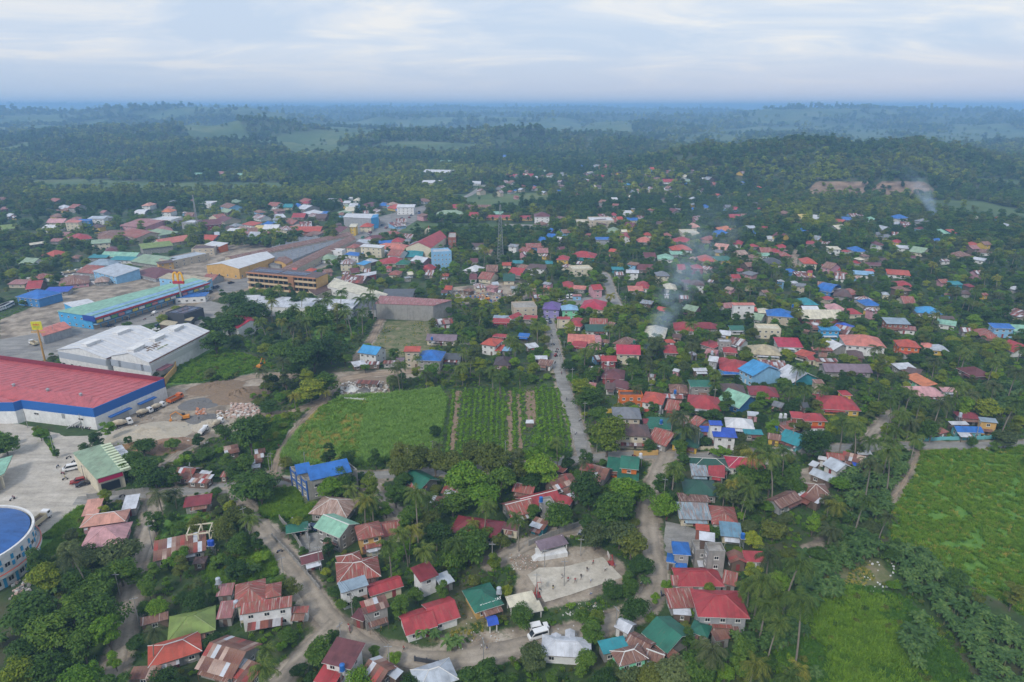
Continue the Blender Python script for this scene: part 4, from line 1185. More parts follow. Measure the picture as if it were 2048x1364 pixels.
# ------------------------------------------------------------------ large buildings drawn by their roof corners
def world(pts, z): return [P(x, y, z) for x, y in pts]
def quad(name, corners, z, roof, wall, ridge=None, rise=0.0, cat='building', look=None, label=None, nwin=None, storeys=1, group=None, parapet=0.0, win=(1.6, 1.2), faces=(0, 1), parent=None, z0=0.0, px=None):
    """corners: four roof corners on the photograph (near-left, near-right, far-right, far-left) at height z"""
    w = world(corners, z); c = sum(w) / 4; ox, oy = c[0], c[1]; l = [(p[0] - ox, p[1] - oy) for p in w]
    root = parent or empty(name, (ox, oy, 0))
    if parent is not None: l = [(p[0] - parent.location[0], p[1] - parent.location[1]) for p in w]
    mb = MB(); mb.prism(l, z0 - (0.3 if z0 == 0 else 0), z - 0.12, 0)
    if ridge is not None and rise:
        i, j = ((0, 1), (3, 2)) if ridge == 'end' else ((3, 0), (2, 1))     # gable ends on edges 0-1 and 3-2, or 3-0 and 2-1
        for (a, b_) in (i, j):
            pa, pb = l[a], l[b_]; m_ = ((pa[0] + pb[0]) / 2, (pa[1] + pb[1]) / 2, z + rise - .15)
            mb.face([(pa[0], pa[1], z - .12), (pb[0], pb[1], z - .12), m_], 0)
    if parapet:
        cc = np.mean(np.array(l), axis=0)
        for i in range(4):
            a = np.array(l[i]); b_ = np.array(l[(i + 1) % 4]); n_ = cc - (a + b_) / 2; n_ = n_ / np.linalg.norm(n_) * .25
            mb.prism([tuple(a), tuple(b_), tuple(b_ + n_), tuple(a + n_)], z - .119, z + parapet - .01 * i, 0)
    mb.build('wall', wallmat(wall), root)
    rb = MB(); cc = np.mean(np.array(l), axis=0); e_ = 1 + (0.0 if parapet else 0.5 / max(4, np.linalg.norm(np.array(l[0]) - cc)))
    L_ = [tuple(cc + (np.array(p) - cc) * (e_ if not parapet else 0.985)) for p in l]
    if ridge is not None and rise:
        if ridge == 'end': A_ = ((L_[0][0] + L_[1][0]) / 2, (L_[0][1] + L_[1][1]) / 2, z + rise); B_ = ((L_[3][0] + L_[2][0]) / 2, (L_[3][1] + L_[2][1]) / 2, z + rise); s1 = [(*L_[3], z), (*L_[0], z), A_, B_]; s2 = [(*L_[1], z), (*L_[2], z), B_, A_]
        else: A_ = ((L_[0][0] + L_[3][0]) / 2, (L_[0][1] + L_[3][1]) / 2, z + rise); B_ = ((L_[1][0] + L_[2][0]) / 2, (L_[1][1] + L_[2][1]) / 2, z + rise); s1 = [(*L_[0], z), (*L_[1], z), B_, A_]; s2 = [(*L_[2], z), (*L_[3], z), A_, B_]
        for s_ in (s1, s2):
            rb.slope(s_); rb.face([(p[0], p[1], p[2] - .12) for p in s_[::-1]], 0)
            for i in (0, 1, 3): a, b_ = s_[i], s_[(i + 1) % 4]; rb.face([(a[0], a[1], a[2] - .12), (b_[0], b_[1], b_[2] - .12), b_, a], 0)
    else: rb.prism(L_, z - .115, z + .06, 0)
    rb.build('roof', roof if not isinstance(roof, str) else roofmat(roof, RUSTY.get(roof, .1)), root)
    if nwin:
        for fi, cnt in zip(faces, nwin):
            a = np.array(l[fi]); b_ = np.array(l[(fi + 1) % 4]); rz = atan2(b_[1] - a[1], b_[0] - a[0]); nrm = np.array([sin(rz), -cos(rz)])
            if np.dot(nrm, (a + b_) / 2 - cc) < 0: nrm = -nrm; rz += pi
            for s_ in range(storeys):
                for k in range(cnt):
                    q = a + (b_ - a) * (k + .5) / cnt + nrm * .03
                    add_window(root, q[0], q[1], z0 + 1.0 + s_ * (z - z0) / storeys, rz, *win)
    for k in range(4):
        a, b_ = w[k], w[(k + 1) % 4]
    if parent is None:
        mp_ = (sum(p[0] for p in corners) / 4, sum(p[1] for p in corners) / 4)
        if label: tag(root, label, cat, group); THINGS.append([root, None, mp_])
        else: auto(root, look, cat, group, mp_)
    wx = np.array([[p[0], p[1]] for p in w]); ct = wx.mean(0); u_ = wx[1] - wx[0]; v_ = wx[3] - wx[0]
    occ(ct[0], ct[1], np.linalg.norm(u_) / 2 + .5, np.linalg.norm(v_) / 2 + .5, atan2(u_[1], u_[0]))
    xs = [p[0] for p in corners]; yy = [p[1] for p in corners]; ('palm' in str(look)) or vis(min(xs), max(xs), min(yy), max(yy) + min(z / mpp(mp_c(corners)[0], mp_c(corners)[1]) * .7, 40), min(p[1] for p in w), .45)
    return root, l
def mp_c(c): return sum(p[0] for p in c) / 4, sum(p[1] for p in c) / 4
def text(body, size, mat, parent, loc, rot, name='lettering', align='CENTER', ext=0.03):
    cu = bpy.data.curves.new(name, 'FONT'); cu.body = body; cu.size = size; cu.align_x = align; cu.align_y = 'CENTER'; cu.extrude = ext; cu.resolution_u = 2
    o = bpy.data.objects.new(name, cu); COL.objects.link(o); o.parent = parent; o.location = [float(c) for c in loc]; o.rotation_euler = rot; cu.materials.append(mat)
    dg = bpy.context.evaluated_depsgraph_get(); me = bpy.data.meshes.new_from_object(o.evaluated_get(dg)); n_ = bpy.data.objects.new(name, me); COL.objects.link(n_); n_.parent = parent; n_.location = o.location; n_.rotation_euler = o.rotation_euler; bpy.data.objects.remove(o); return n_
flat = lambda n, c, r=.5: plain(n, c, r, 0.06)
# 1 red-roofed warehouse with a blue and maroon parapet
w1 = [(186, 817), (329, 757), (12, 714), (-130, 694), (-130, 806), (26, 805), (42, 800)]
zt = 9.2; ww = world(w1, zt); ox, oy = float(np.mean([p[0] for p in ww])), float(np.mean([p[1] for p in ww])); lw = [(p[0] - ox, p[1] - oy) for p in ww]
wh = empty('warehouse', (ox, oy, 0)); tag(wh, 'vast warehouse with a pinkish red roof, white walls and a broad blue parapet', 'warehouse'); THINGS.append([wh, None, (120, 770)])
mb = MB(); mb.prism(lw, -.3, 5.4, 0); mb.build('wall', wallmat('white'), wh)
blue_ = flat('parapet_blue', (.02, .12, .40)); mar_ = flat('parapet_maroon', (.20, .03, .05))
n = len(lw)
for i in range(n):
    a, b_ = np.array(lw[i]), np.array(lw[(i + 1) % n]); cc = np.mean(np.array(lw), axis=0); d = b_ - a; nn = np.array([d[1], -d[0]]); nn /= np.linalg.norm(nn)
    if np.dot(nn, cc - a) < 0: nn = -nn
    far = i in (1, 2, 3)
    k = MB(); k.prism([tuple(a), tuple(b_), tuple(b_ + nn * .3), tuple(a + nn * .3)], 5.41, zt + (0.5 if far else 0) - .004 * i, 0); k.build('parapet', mar_ if far else blue_, wh)
ins = [tuple(np.array(p) + (cc - np.array(p)) * 0.004) for p in lw]
rb = MB(); zr_ = zt - 1.5
A_ = P(222, 797, zt); B_ = P(-150, 745, zt); ra = (A_[0] - ox, A_[1] - oy, zr_ + .9); rbp = (B_[0] - ox, B_[1] - oy, zr_ + .9)
q = [(p[0], p[1], zr_) for p in ins]
rb.slope([q[6], q[0], ra, rbp]); rb.slope([q[1], q[2], rbp, ra]); rb.slope([q[0], q[1], ra]); rb.slope([q[2], q[3], rbp]); rb.face([q[3], q[4], q[5], q[6], rbp], 0, [(0, 0), (60, 0), (70, 3), (75, 3), (60, 20)])
RC['brick_pink'] = (.45, .095, .10); rb.build('roof', roofmat('brick_pink', 0.0), wh)
for i in range(26):   # raised sheet laps running down both slopes, and ridge vents
    t_ = (i + .5) / 26; r0 = np.array(ra) * (1 - t_) + np.array(rbp) * t_
    for e0, e1 in ((q[0], q[6]), (q[1], q[2])):
        e_ = np.array(e0) * (1 - t_) + np.array(e1) * t_; k = MB(); k.tube(tuple(e_ + [0, 0, .05]), tuple(r0 + [0, 0, .05]), .07, n=4); k.build('roof_rib', roofmat('brick_pink', 0.0), wh)
for t_ in (.15, .32, .5, .68): r0 = np.array(ra) * (1 - t_) + np.array(rbp) * t_; k = MB(); k.tube((r0[0], r0[1], r0[2] - .1), (r0[0], r0[1], r0[2] + .9), .55, .55, 10); k.tube((r0[0], r0[1], r0[2] + .9), (r0[0], r0[1], r0[2] + 1.3), .75, .2, 10); k.build('ridge_vent', M_GREYMETAL, wh)
# doors, awnings and stair on its visible walls
def on_edge(l, i, t, z, out_=0.0):
    a, b_ = np.array(l[i]), np.array(l[(i + 1) % len(l)]); p = a + (b_ - a) * t; d = (b_ - a) / np.linalg.norm(b_ - a); nn = np.array([d[1], -d[0]]); c = np.mean(np.array(l), axis=0)
    if np.dot(nn, (a + b_) / 2 - c) < 0: nn = -nn
    return p + nn * out_, atan2(d[1], d[0]) if np.dot(nn, np.array([sin(atan2(d[1], d[0])), -cos(atan2(d[1], d[0]))])) > 0 else atan2(d[1], d[0]) + pi
for t_, wd in ((.30, 9.5), (.68, 8)):
    p, rz = on_edge(lw, 0, t_, 0, 0.9); k = MB(); k.box(-wd / 2, wd / 2, -1, 1, 3.2, 3.6); k.build('awning', blue_, wh, (p[0], p[1], 0), rz)
    k = MB(); k.box(-wd / 2 + .5, wd / 2 - .5, -.1, .1, 0, 3.1); k.build('loading_door', flat('door_steel', (.45, .45, .44)), wh, (p[0] - .9 * sin(rz) * 1, p[1] + .9 * cos(rz) * 1, 0), rz)
k = MB(); p, rz = on_edge(lw, 6, .62, 0, 1.2)
for i in range(12): k.box(i * .5, i * .5 + .5, -.6, .6, i * .28, i * .28 + .1)
k.build('stair', M_GREYMETAL, wh, (p[0], p[1], 0), rz); k = MB(); k.box(-.7, .7, -.05, .05, 3.3, 5.3); pp, _ = on_edge(lw, 6, .56, 0, .06); k.build('door', M_GREYMETAL, wh, (pp[0], pp[1], 0), rz)
for t_ in (.18, .8): p, rz = on_edge(lw, 6, t_, 0, .05); add_window(wh, p[0], p[1], 3.4, rz, 2.4, 1.0)
occ(ox, oy, 52, 34, atan2(lw[0][1] - lw[6][1], lw[0][0] - lw[6][0])); vis(-100, 330, 700, 862, 240, .2)
# 2 white halls
def hall(c4, z, rise, look, nv=2):
    r, l = quad('storage_hall', c4, z, 'white', 'white', 'end', rise, 'warehouse', look, None)
    a = (np.array(l[0]) + np.array(l[1])) / 2; b_ = (np.array(l[3]) + np.array(l[2])) / 2; rz = atan2(b_[1] - a[1], b_[0] - a[0])
    for k in range(nv):
        q = a + (b_ - a) * ((k + .35) / nv); m_ = MB(); m_.box(-4, 4, -1.6, 1.6, z + rise - .9, z + rise + .9); m_.box(-4.3, 4.3, -1.9, 1.9, z + rise + .9, z + rise + 1.1); m_.build('roof_vent', wallmat('white'), r, (q[0], q[1], 0), rz)
    for k in range(7):   # pale sheet joints running down the slopes
        for (e0, e1) in ((0, 3), (1, 2)):
            t = (k + .5) / 7; ea = np.array(l[e0]) * (1 - t) + np.array(l[e1]) * t; ra_ = a * (1 - t) + b_ * t; m_ = MB(); m_.tube((ea[0], ea[1], z + .08), (ra_[0], ra_[1], z + rise + .08), .13, n=4); m_.build('roof_rib', M_TRIM, r)
    return r, l
hA, lA = hall([(115, 699), (212, 716), (330, 672), (236, 652)], 8.5, 3.0, 'white twin-gabled storage hall with roof vents')
hB, lB = hall([(222, 711), (298, 724), (418, 662), (338, 652)], 9.5, 3.0, 'white storage hall with tan gable and roof lettering', 3)
mt_ = flat('sign_brown', (.16, .10, .06)); t_ = (np.array(lB[1]) * .50 + np.array(lB[2]) * .18 + np.array(lB[0]) * .22 + np.array(lB[3]) * .10)
e1 = np.array(lB[1]) - np.array(lB[0]); e2 = np.array(lB[2]) - np.array(lB[1]); sl_ = atan2(3.0, np.linalg.norm(e1) / 2)
import mathutils
def on_slope(rz, tilt): return (mathutils.Matrix.Rotation(rz, 3, 'Z') @ mathutils.Matrix.Rotation(tilt, 3, 'X')).to_euler()
rz2 = atan2(e2[1], e2[0]); lg_ = empty('roof_logo', (0, 0, 0)); lg_.parent = hB; lg_.location = (t_[0], t_[1], 11.5); lg_.rotation_euler = on_slope(rz2, sl_)
for i, (x0, y0, wd, ht_) in enumerate(((-6, -1, 1.6, .8), (-4, -2, .8, 3.4), (-3.2, .6, 2.2, .8), (-1.8, -1.4, .8, 2.8), (-.4, -.6, 1.8, .8), (.2, -1.6, .7, 3.2), (1.8, -1.4, .7, 3.4), (2.5, .8, 1.8, .7), (4.2, .4, 1.6, .7), (-4, 1.8, 2.4, .7))): k = MB(); k.box(x0, x0 + wd, y0, y0 + ht_, 0, .05); k.build('logo_stroke', mt_, lg_)
k = MB(); k.box(-1.5, 6, -3.2, -2.5, 0, .05); k.build('logo_underline', flat('logo_green', (.22, .24, .12)), lg_)
for h_, l_ in ((hA, lA), (hB, lB)):
    for e_i, c_ in ((1, (.22, .09, .06)), (0, (.22, .10, .07))):
        L0 = float(np.linalg.norm(np.array(l_[(e_i + 1) % 4]) - np.array(l_[e_i]))); p, rz = on_edge(l_, e_i, .5, 0, .45)
        if e_i == 1: k = MB(); k.box(-L0 / 2, L0 / 2, -.08, .08, 8.9 if h_ is hB else 7.9, 9.3 if h_ is hB else 8.3); k.build('eaves_trim', flat('trim_brown', c_), h_, (p[0], p[1], 0), rz)
    for i in range(9): p, rz = on_edge(l_, 1, (i + .5) / 9, 0, .05); k = MB(); k.box(-2.6, 2.6, -.05, .05, 4.6, 7.4); k.build('cladding_panel', flat('cladding_pale', (.52, .53, .52)), h_, (p[0], p[1], 0), rz)
p, rz = on_edge(lB, 1, .16, 0, 1.6); k = MB(); k.box(-4, 4, -1.6, 1.6, 4.0, 4.4); k.build('door_canopy', flat('canopy_plum', (.25, .10, .12)), hB, (p[0], p[1], 0), rz)

for h_, l_, sgn in ((hA, lA, 1), (hB, lB, 1)):
    for i in range(5): p, rz = on_edge(l_, 0, (i + .5) / 5, 0, .05); k = MB(); k.box(-3.2, 3.2, -.04, .04, 4.4, 7.6); k.build('cladding_panel', flat('cladding_blue_grey', (.38, .42, .48)), h_, (p[0], p[1], 0), rz)
    for i in range(6): p, rz = on_edge(l_, 0, (i + .5) / 6, 0, .06); add_window(h_, p[0], p[1], 1.2, rz, 1.8, 1.0)
# 3 long market building, blue walls, green and light blue roof
mk, lk = quad('market_building', [(182, 632), (411, 562), (386, 556), (116, 622)], 8, 'mint', 'skyblue', None, 0, 'building', None, 'long sky blue market building with green and light blue roof strips and a red fascia', (5, 5), 2, faces=(3, 3), win=(1.4, 1.0))
a, b_ = np.array(lk[0]), np.array(lk[1]); d = (b_ - a) / np.linalg.norm(b_ - a); nn = np.array([d[1], -d[0]]); lenk = float(np.linalg.norm(b_ - a)); rzk = atan2(d[1], d[0])
k = MB(); k.slope([(0, -3.2, 7.2), (lenk, -3.2, 7.2), (lenk, 4.5, 8.6), (0, 4.5, 8.6)]); k.face([(0, -3.2, 7.1), (0, 4.5, 8.5), (lenk, 4.5, 8.5), (lenk, -3.2, 7.1)], 0); k.build('roof_strip', roofmat('lightblue', 0), mk, (a[0], a[1], 0), rzk)
k = MB(); k.box(0, lenk, -3.5, -3.2, 6.2, 7.3); k.build('fascia', flat('fascia_red', (.42, .03, .04)), mk, (a[0], a[1], 0), rzk)
k = MB(); k.box(0, lenk, -3.0, -.1, 3.0, 3.2); k.build('canopy', flat('canopy_blue', (.25, .45, .65)), mk, (a[0], a[1], 0), rzk)
nsh = 18
for i in range(nsh):
    x0 = lenk * (i + .08) / nsh; x1 = lenk * (i + .92) / nsh
    k = MB(); k.box(x0, x1, -.08, .02, .1, 2.9); k.build('shutter', flat('shutter_beige', (.42, .36, .29)), mk, (a[0], a[1], 0), rzk)
    k = MB(); k.box(x0, x1, -3.15, -3.05, 4.0, 5.6); k.build('shop_sign', flat(('sign_yellow', 'sign_white', 'sign_green', 'sign_rose', 'sign_sky')[i % 5], ((.55, .45, .08), (.6, .6, .58), (.12, .3, .12), (.5, .2, .2), (.2, .4, .6))[i % 5]), mk, (a[0], a[1], 0), rzk)
k = MB(); k.box(-.1, 0.1, -3.2, 6, 5.0, 8.2); sg = k.build('sign_board', flat('sign_navy', (.02, .06, .30)), mk, (a[0] - .5 * d[0], a[1] - .5 * d[1], 0), rzk)
quad('building', [(150, 616), (196, 608), (176, 598), (128, 606)], 6, 'white', 'skyblue', None, 0, 'building', 'low pale-roofed annex behind the blue market building')
# 4 yellow hall with a white roof
yh, ly = quad('hall', [(413, 530), (478, 537), (549, 514), (520, 505)], 8, 'white', 'gold', 'end', 2.6, 'hall', None, 'large golden yellow hall with a plain white curved roof', (4, 8), 1, win=(1.4, 1.6))
# 5 three-storey brown and cream hotel
ht, lh = quad('hotel', [(495, 544), (632, 556), (655, 546), (520, 534)], 11.5, 'brown', 'gold', None, 0, 'hotel', None, 'three-storey cream and brown building with balcony bands and solar panels on its roof')
for s_ in range(3):
    a, b_ = np.array(lh[0]), np.array(lh[1]); d = (b_ - a) / np.linalg.norm(b_ - a); ln_ = float(np.linalg.norm(b_ - a)); rz = atan2(d[1], d[0])
    k = MB(); k.box(0, ln_, -1.3, -1.1, s_ * 3.8 + .2, s_ * 3.8 + 1.5); k.box(0, ln_, -1.1, 0, s_ * 3.8 + .0, s_ * 3.8 + .2); k.build('balcony', flat('balcony_cream', (.60, .45, .28)), ht, (a[0], a[1], 0), rz)
    k = MB(); k.box(.2, ln_ - .2, -.06, .02, s_ * 3.8 + 1.3, s_ * 3.8 + 3.4); k.build('glazing_band', M_GLASS, ht, (a[0], a[1], 0), rz)
    for i in range(14): k = MB(); k.box(-.25, .25, -1.2, -.1, s_ * 3.8, s_ * 3.8 + 3.8); k.build('pilaster', flat('pilaster_brown', (.28, .18, .11)), ht, (a[0] + d[0] * ln_ * (i + .5) / 14, a[1] + d[1] * ln_ * (i + .5) / 14, 0), rz)
    k = MB(); k.box(ln_ * .62, ln_ * .70, -2.2, .1, s_ * 3.8, s_ * 3.8 + 3.9); k.build('entrance_tower', flat('tower_brown', (.33, .16, .08)), ht, (a[0], a[1], 0), rz)
k = MB(); k.box(-.4, ln_ + .4, -1.6, -1.3, 11, 11.9); k.build('eaves', flat('eaves_orange', (.45, .2, .1)), ht, (a[0], a[1], 0), rz)
sp_ = flat('solar_panel', (.03, .04, .09), .2)
for i in range(16):
    for j in range(2): k = MB(); k.box(0, 2.2, 0, 3.4, 11.62 + 0.001, 11.78); k.build('solar_panel', sp_, ht, (a[0] + d[0] * (3 + i * 2.5 + (2 if i > 7 else 0)) - d[1] * (3 + j * 3.8), a[1] + d[1] * (3 + i * 2.5 + (2 if i > 7 else 0)) + d[0] * (3 + j * 3.8), 0), rz)
quad('annex', [(632, 590), (672, 574), (655, 566), (618, 580)], 4, 'brown', 'cream', None, 0, 'building', 'low porch wing with a brown roof beside the hotel')
# 6 public market: roofed ranges round a grey inner roof
rng_roof = ('brown market range with ribbed roof', 'building')
quad('market_range', [(450, 514), (466, 520), (705, 470), (690, 465)], 5.5, 'brownrust', 'beige', 'end', 1.6, 'building', 'long rust-brown market range along the main street', None, (2, 16), 1)
quad('market_range', [(560, 538), (578, 545), (712, 478), (698, 472)], 5.5, 'brownrust', 'beige', 'end', 1.6, 'building', 'long brown market range facing the side street', None, (2, 14), 1)
quad('market_range', [(548, 522), (572, 528), (585, 520), (560, 514)], 5.5, 'brownrust', 'gold', 'end', 1.6, 'building', 'short brown corner range of the market')
mg, lg = quad('market_shed', [(470, 522), (560, 530), (690, 478), (600, 473)], 4.2, 'grey', 'grey', None, 0, 'building', 'wide grey inner roof of the public market with rows of roof posts')
for i in range(7):
    for j in range(9):
        q = np.array(lg[0]) * (1 - i / 6) * (1 - j / 8) + np.array(lg[1]) * (i / 6) * (1 - j / 8) + np.array(lg[2]) * (i / 6) * (j / 8) + np.array(lg[3]) * (1 - i / 6) * (j / 8); q = q * .9
        k = MB(); k.box(-.3, .3, -.3, .3, 4.1, 5.6 + (i % 2) * .5); k.build('roof_post', M_GREYMETAL, mg, (q[0], q[1], 0))
# 7 round building with a blue dome roof
rc_ = P(-86, 1086, 9); rad = 17.0; rb_ = empty('round_arena', (rc_[0], rc_[1], 0)); tag(rb_, 'round white building with a shallow blue dome roof and blue pilasters', 'arena'); THINGS.append([rb_, None, (30, 1090)]); rb_.scale = (1, 1, .82)
def ring(mb, r0, z0, r1, z1, n=64, mi=0, a0=0, a1=2 * pi):
    for i in range(n):
        t0, t1 = a0 + (a1 - a0) * i / n, a0 + (a1 - a0) * (i + 1) / n
        mb.face([(r0 * cos(t0), r0 * sin(t0), z0), (r0 * cos(t1), r0 * sin(t1), z0), (r1 * cos(t1), r1 * sin(t1), z1), (r1 * cos(t0), r1 * sin(t0), z1)], mi, [(t0 * rad, z0), (t1 * rad, z0), (t1 * rad, z1), (t0 * rad, z1)])
k = MB(); ring(k, rad, -.3, rad, 10.6); ring(k, rad, 10.6, rad + .5, 10.6); ring(k, rad + .5, 10.6, rad + .5, 11.8); ring(k, rad + .5, 11.8, rad - .1, 11.8); ring(k, rad - .1, 11.8, rad - .1, 10.7); k.build('wall', wallmat('white'), rb_)
k = MB(); R_ = rad - .5; prev = (R_, 11.4)
for i in range(1, 9): rr = R_ * (1 - i / 8) + .01; zz = 11.4 + 4.2 * (1 - (rr / R_)**2); ring(k, prev[0], prev[1], rr, zz); prev = (rr, zz)
RC['domeblue'] = (.03, .115, .34); k.build('roof', roofmat('domeblue', 0.0), rb_)
k = MB(); ring(k, rad + .02, 4.2, rad + 1.2, 4.2, 64); ring(k, rad + 1.2, 4.2, rad + 1.2, 5.3, 64); ring(k, rad + 1.2, 5.3, rad + 1.0, 5.3); k.build('gallery', wallmat('white'), rb_)
k = MB(); ring(k, rad + 1.25, 5.31, rad + .95, 5.5, 64); k.build('red_band', flat('band_red', (.42, .08, .04)), rb_)
for i in range(32):
    t_ = 2 * pi * i / 32; k = MB(); k.box(-.1, .18, -.35, .35, 0, 3.7); k.box(-.1, .18, -.35, .35, 5.9, 7.4); k.box(-.1, .18, -.35, .35, 8.2, 9.8); k.build('pilaster', flat('pilaster_blue', (.03, .30, .55)), rb_, ((rad + .02) * cos(t_), (rad + .02) * sin(t_), 0), t_)
    t2 = t_ + pi / 32; o_ = add_window(rb_, (rad + .04) * cos(t2), (rad + .04) * sin(t2), 6.4, t2 + pi / 2, 1.6, 1.6); o_ = add_window(rb_, (rad + .04) * cos(t2), (rad + .04) * sin(t2), 1.2, t2 + pi / 2, 1.6, 1.8)
occ(rc_[0], rc_[1], 15, 15, 0); vis(-60, 72, 1020, 1200, rc_[1] - 10, .15)
# 8 green-roofed terminal shop
ts, lt = quad('terminal_building', [(193, 957), (246, 941), (204, 889), (147, 906)], 6, 'sage', 'cream', None, 0, 'building', None, 'shop building with a flat sage green roof, striped green edge and a crimson front sign')
p, rz = on_edge(lt, 0, .5, 0, .25); l0 = float(np.linalg.norm(np.array(lt[1]) - np.array(lt[0])))
k = MB(); k.box(-l0 / 2 + .3, l0 / 2 - .3, -.1, .1, 4.3, 5.7); k.build('front_sign', flat('sign_crimson', (.42, .01, .08)), ts, (p[0], p[1], 0), rz)
k = MB(); k.box(-l0 / 2 + .8, l0 / 2 - 1.5, -.02, .06, .6, 3.6); k.build('shop_window', M_GLASS, ts, (p[0], p[1], 0), rz)
for i in range(11):
    a = np.array(lt[1]) + (np.array(lt[2]) - np.array(lt[1])) * (i + .5) / 11; rz1 = atan2(lt[2][1] - lt[1][1], lt[2][0] - lt[1][0])
    k = MB(); k.box(-.55, .55, -2.6, .6, 5.2, 6.15); k.build('roof_fin', flat('fin_cream', (.55, .62, .42)), ts, (a[0], a[1], 0), rz1)
for c4 in ([(228, 905), (250, 900), (243, 890), (222, 896)], [(238, 920), (262, 912), (252, 901), (230, 908)]): quad('shed', c4, 3, 'silver', 'concrete', None, 0, 'shed', 'small silver lean-to behind the green-roofed shop')
# 9 canopy at the edge of the lot
cp, lc = quad('bus_canopy', [(-60, 985), (8, 946), (24, 912), (-60, 935)], 5, 'mint', 'cream', None, 0, 'canopy', None, 'mint green roofed waiting canopy at the edge of the concrete lot', z0=4.2)
for i in range(5): q = np.array(lc[0]) + (np.array(lc[1]) - np.array(lc[0])) * (i + .5) / 5; k = MB(); k.box(-.3, .3, -.3, .3, 0, 4.2); k.build('column', wallmat('cream'), cp, (q[0], q[1], 0))
# 10 long warehouse with a mauve-red roof and a stained block wall
lw2, l2 = quad('warehouse', [(752, 607), (866, 611), (903, 600), (762, 591)], 9.5, 'pinkrust', 'concrete', None, 0, 'warehouse', None, 'long warehouse with a stained bare block wall and a dusty rose roof')
# 11 unfinished block building with blue frame and blue roofs
cb, lcb = quad('building', [(614, 966), (715, 944), (698, 930), (581, 938)], 6.4, 'concrete', 'concrete', None, 0, 'building', None, 'unfinished grey block building with blue framing and two bright blue roofs', (3, 3), 2, parapet=1.0, faces=(0, 3), win=(1.2, 1.0))
bf = flat('frame_blue', (.02, .10, .36))
for i in range(4):
    p, rz = on_edge(lcb, 3, (i + .05) / 3.1, 0, .06); k = MB(); k.box(-.3, .3, -.12, .1, 0, 7.2); k.build('column', bf, cb, (p[0], p[1], 0), rz)
for zz in (3.1, 6.0):
    l0 = float(np.linalg.norm(np.array(lcb[3]) - np.array(lcb[0]))); p, rz = on_edge(lcb, 3, .5, 0, .05); k = MB(); k.box(-l0 / 2, l0 / 2, -.1, .08, zz, zz + .5); k.build('beam', bf, cb, (p[0], p[1], 0), rz)
rzc = atan2(lcb[1][1] - lcb[0][1], lcb[1][0] - lcb[0][0])
for (px_, py_, wd, dd) in ((658, 938, 13.2, 7.0), (606, 936, 4.6, 4.2)):
    q = P(px_, py_, 9); k = MB(); k.slope([(-wd / 2, -dd / 2, 8.2), (wd / 2, -dd / 2, 8.2), (wd / 2, dd / 2, 9.7), (-wd / 2, dd / 2, 9.7)]); k.face([(-wd / 2, -dd / 2, 8.1), (-wd / 2, dd / 2, 9.6), (wd / 2, dd / 2, 9.6), (wd / 2, -dd / 2, 8.1)], 0)
    k.build('roof', roofmat('blue', 0), cb, (q[0] - cb.location[0], q[1] - cb.location[1], 0), rzc)
    k = MB(); k.box(-wd / 2 + .4, wd / 2 - .4, -dd / 2 + .5, dd / 2 - .4, 6.3, 8.15); k.build('wall', wallmat('concrete'), cb, (q[0] - cb.location[0], q[1] - cb.location[1], 0), rzc)
# 12 others in the town
quad('hotel', [(866, 506), (903, 504), (896, 497), (862, 499)], 14, 'steel', 'lightblue', None, 0, 'building', None, 'tall pale blue and white block with small windows', (5, 5), 4, parapet=.8, win=(1, 1), faces=(0, 1))
quad('store', [(687, 434), (745, 437), (757, 428), (694, 427)], 10, 'white', 'grey', None, 0, 'store', None, 'windowless grey box store with a bright blue corner')
k_, l_ = quad('kiosk', [(742, 437), (755, 434), (757, 428), (746, 430)], 11.5, 'skyblue', 'skyblue', None, 0, 'building', 'bright blue corner block of the grey store')
ch, lch = quad('church', [(812, 494), (862, 496), (893, 474), (868, 467)], 9, 'red', 'cream', 'end', 4.5, 'church', None, 'church with a long red gable roof and cream walls')
quad('tower', [(896, 476), (912, 476), (912, 466), (898, 466)], 9, 'concrete', 'brick', None, 0, 'building', 'square brick bell tower beside the church', None, (2, 2), 2, parapet=.6)
bl, lb = quad('restaurant', [(331, 626), (368, 630), (407, 617), (372, 612)], 6, 'darkgrey', 'darkgrey', None, 0, 'restaurant', None, 'black box-shaped restaurant with solar panels on a flat roof', parapet=.5)
for i in range(6):
    q = np.array(lb[0]) * .8 + (np.array(lb[3]) - np.array(lb[0])) * (i + .5) / 6.5; rz = atan2(lb[1][1] - lb[0][1], lb[1][0] - lb[0][0])
    for j in (0.05, .42): e_ = (np.array(lb[1]) - np.array(lb[0])) * j; k = MB(); k.box(.4, 4.2, -1.1, 1.1, 6.1, 6.3); k.build('solar_panel', sp_, bl, (q[0] + e_[0], q[1] + e_[1], 0), rz)
quad('building', [(320, 648), (346, 652), (354, 644), (330, 640)], 3.4, 'sand', 'brown', None, 0, 'building', 'low brown extension before the black restaurant')
quad('building', [(370, 640), (382, 641), (388, 635), (376, 633)], 3.4, 'sand', 'darkgrey', None, 0, 'building', 'low dark extension with tan roof of the restaurant')
quad('building', [(318, 556), (408, 566), (424, 556), (338, 546)], 7.5, 'sand', 'lightblue', None, 0, 'building', 'white and blue chequered block with a tan roof', None, (6, 2), 2)
wp, lwp = quad('pavilion', [(86, 672), (142, 655), (118, 645), (74, 660)], 5, 'salmon', 'grey', 'long', 1.8, 'building', None, 'barn with a curved salmon roof beside the yellow sign pole')
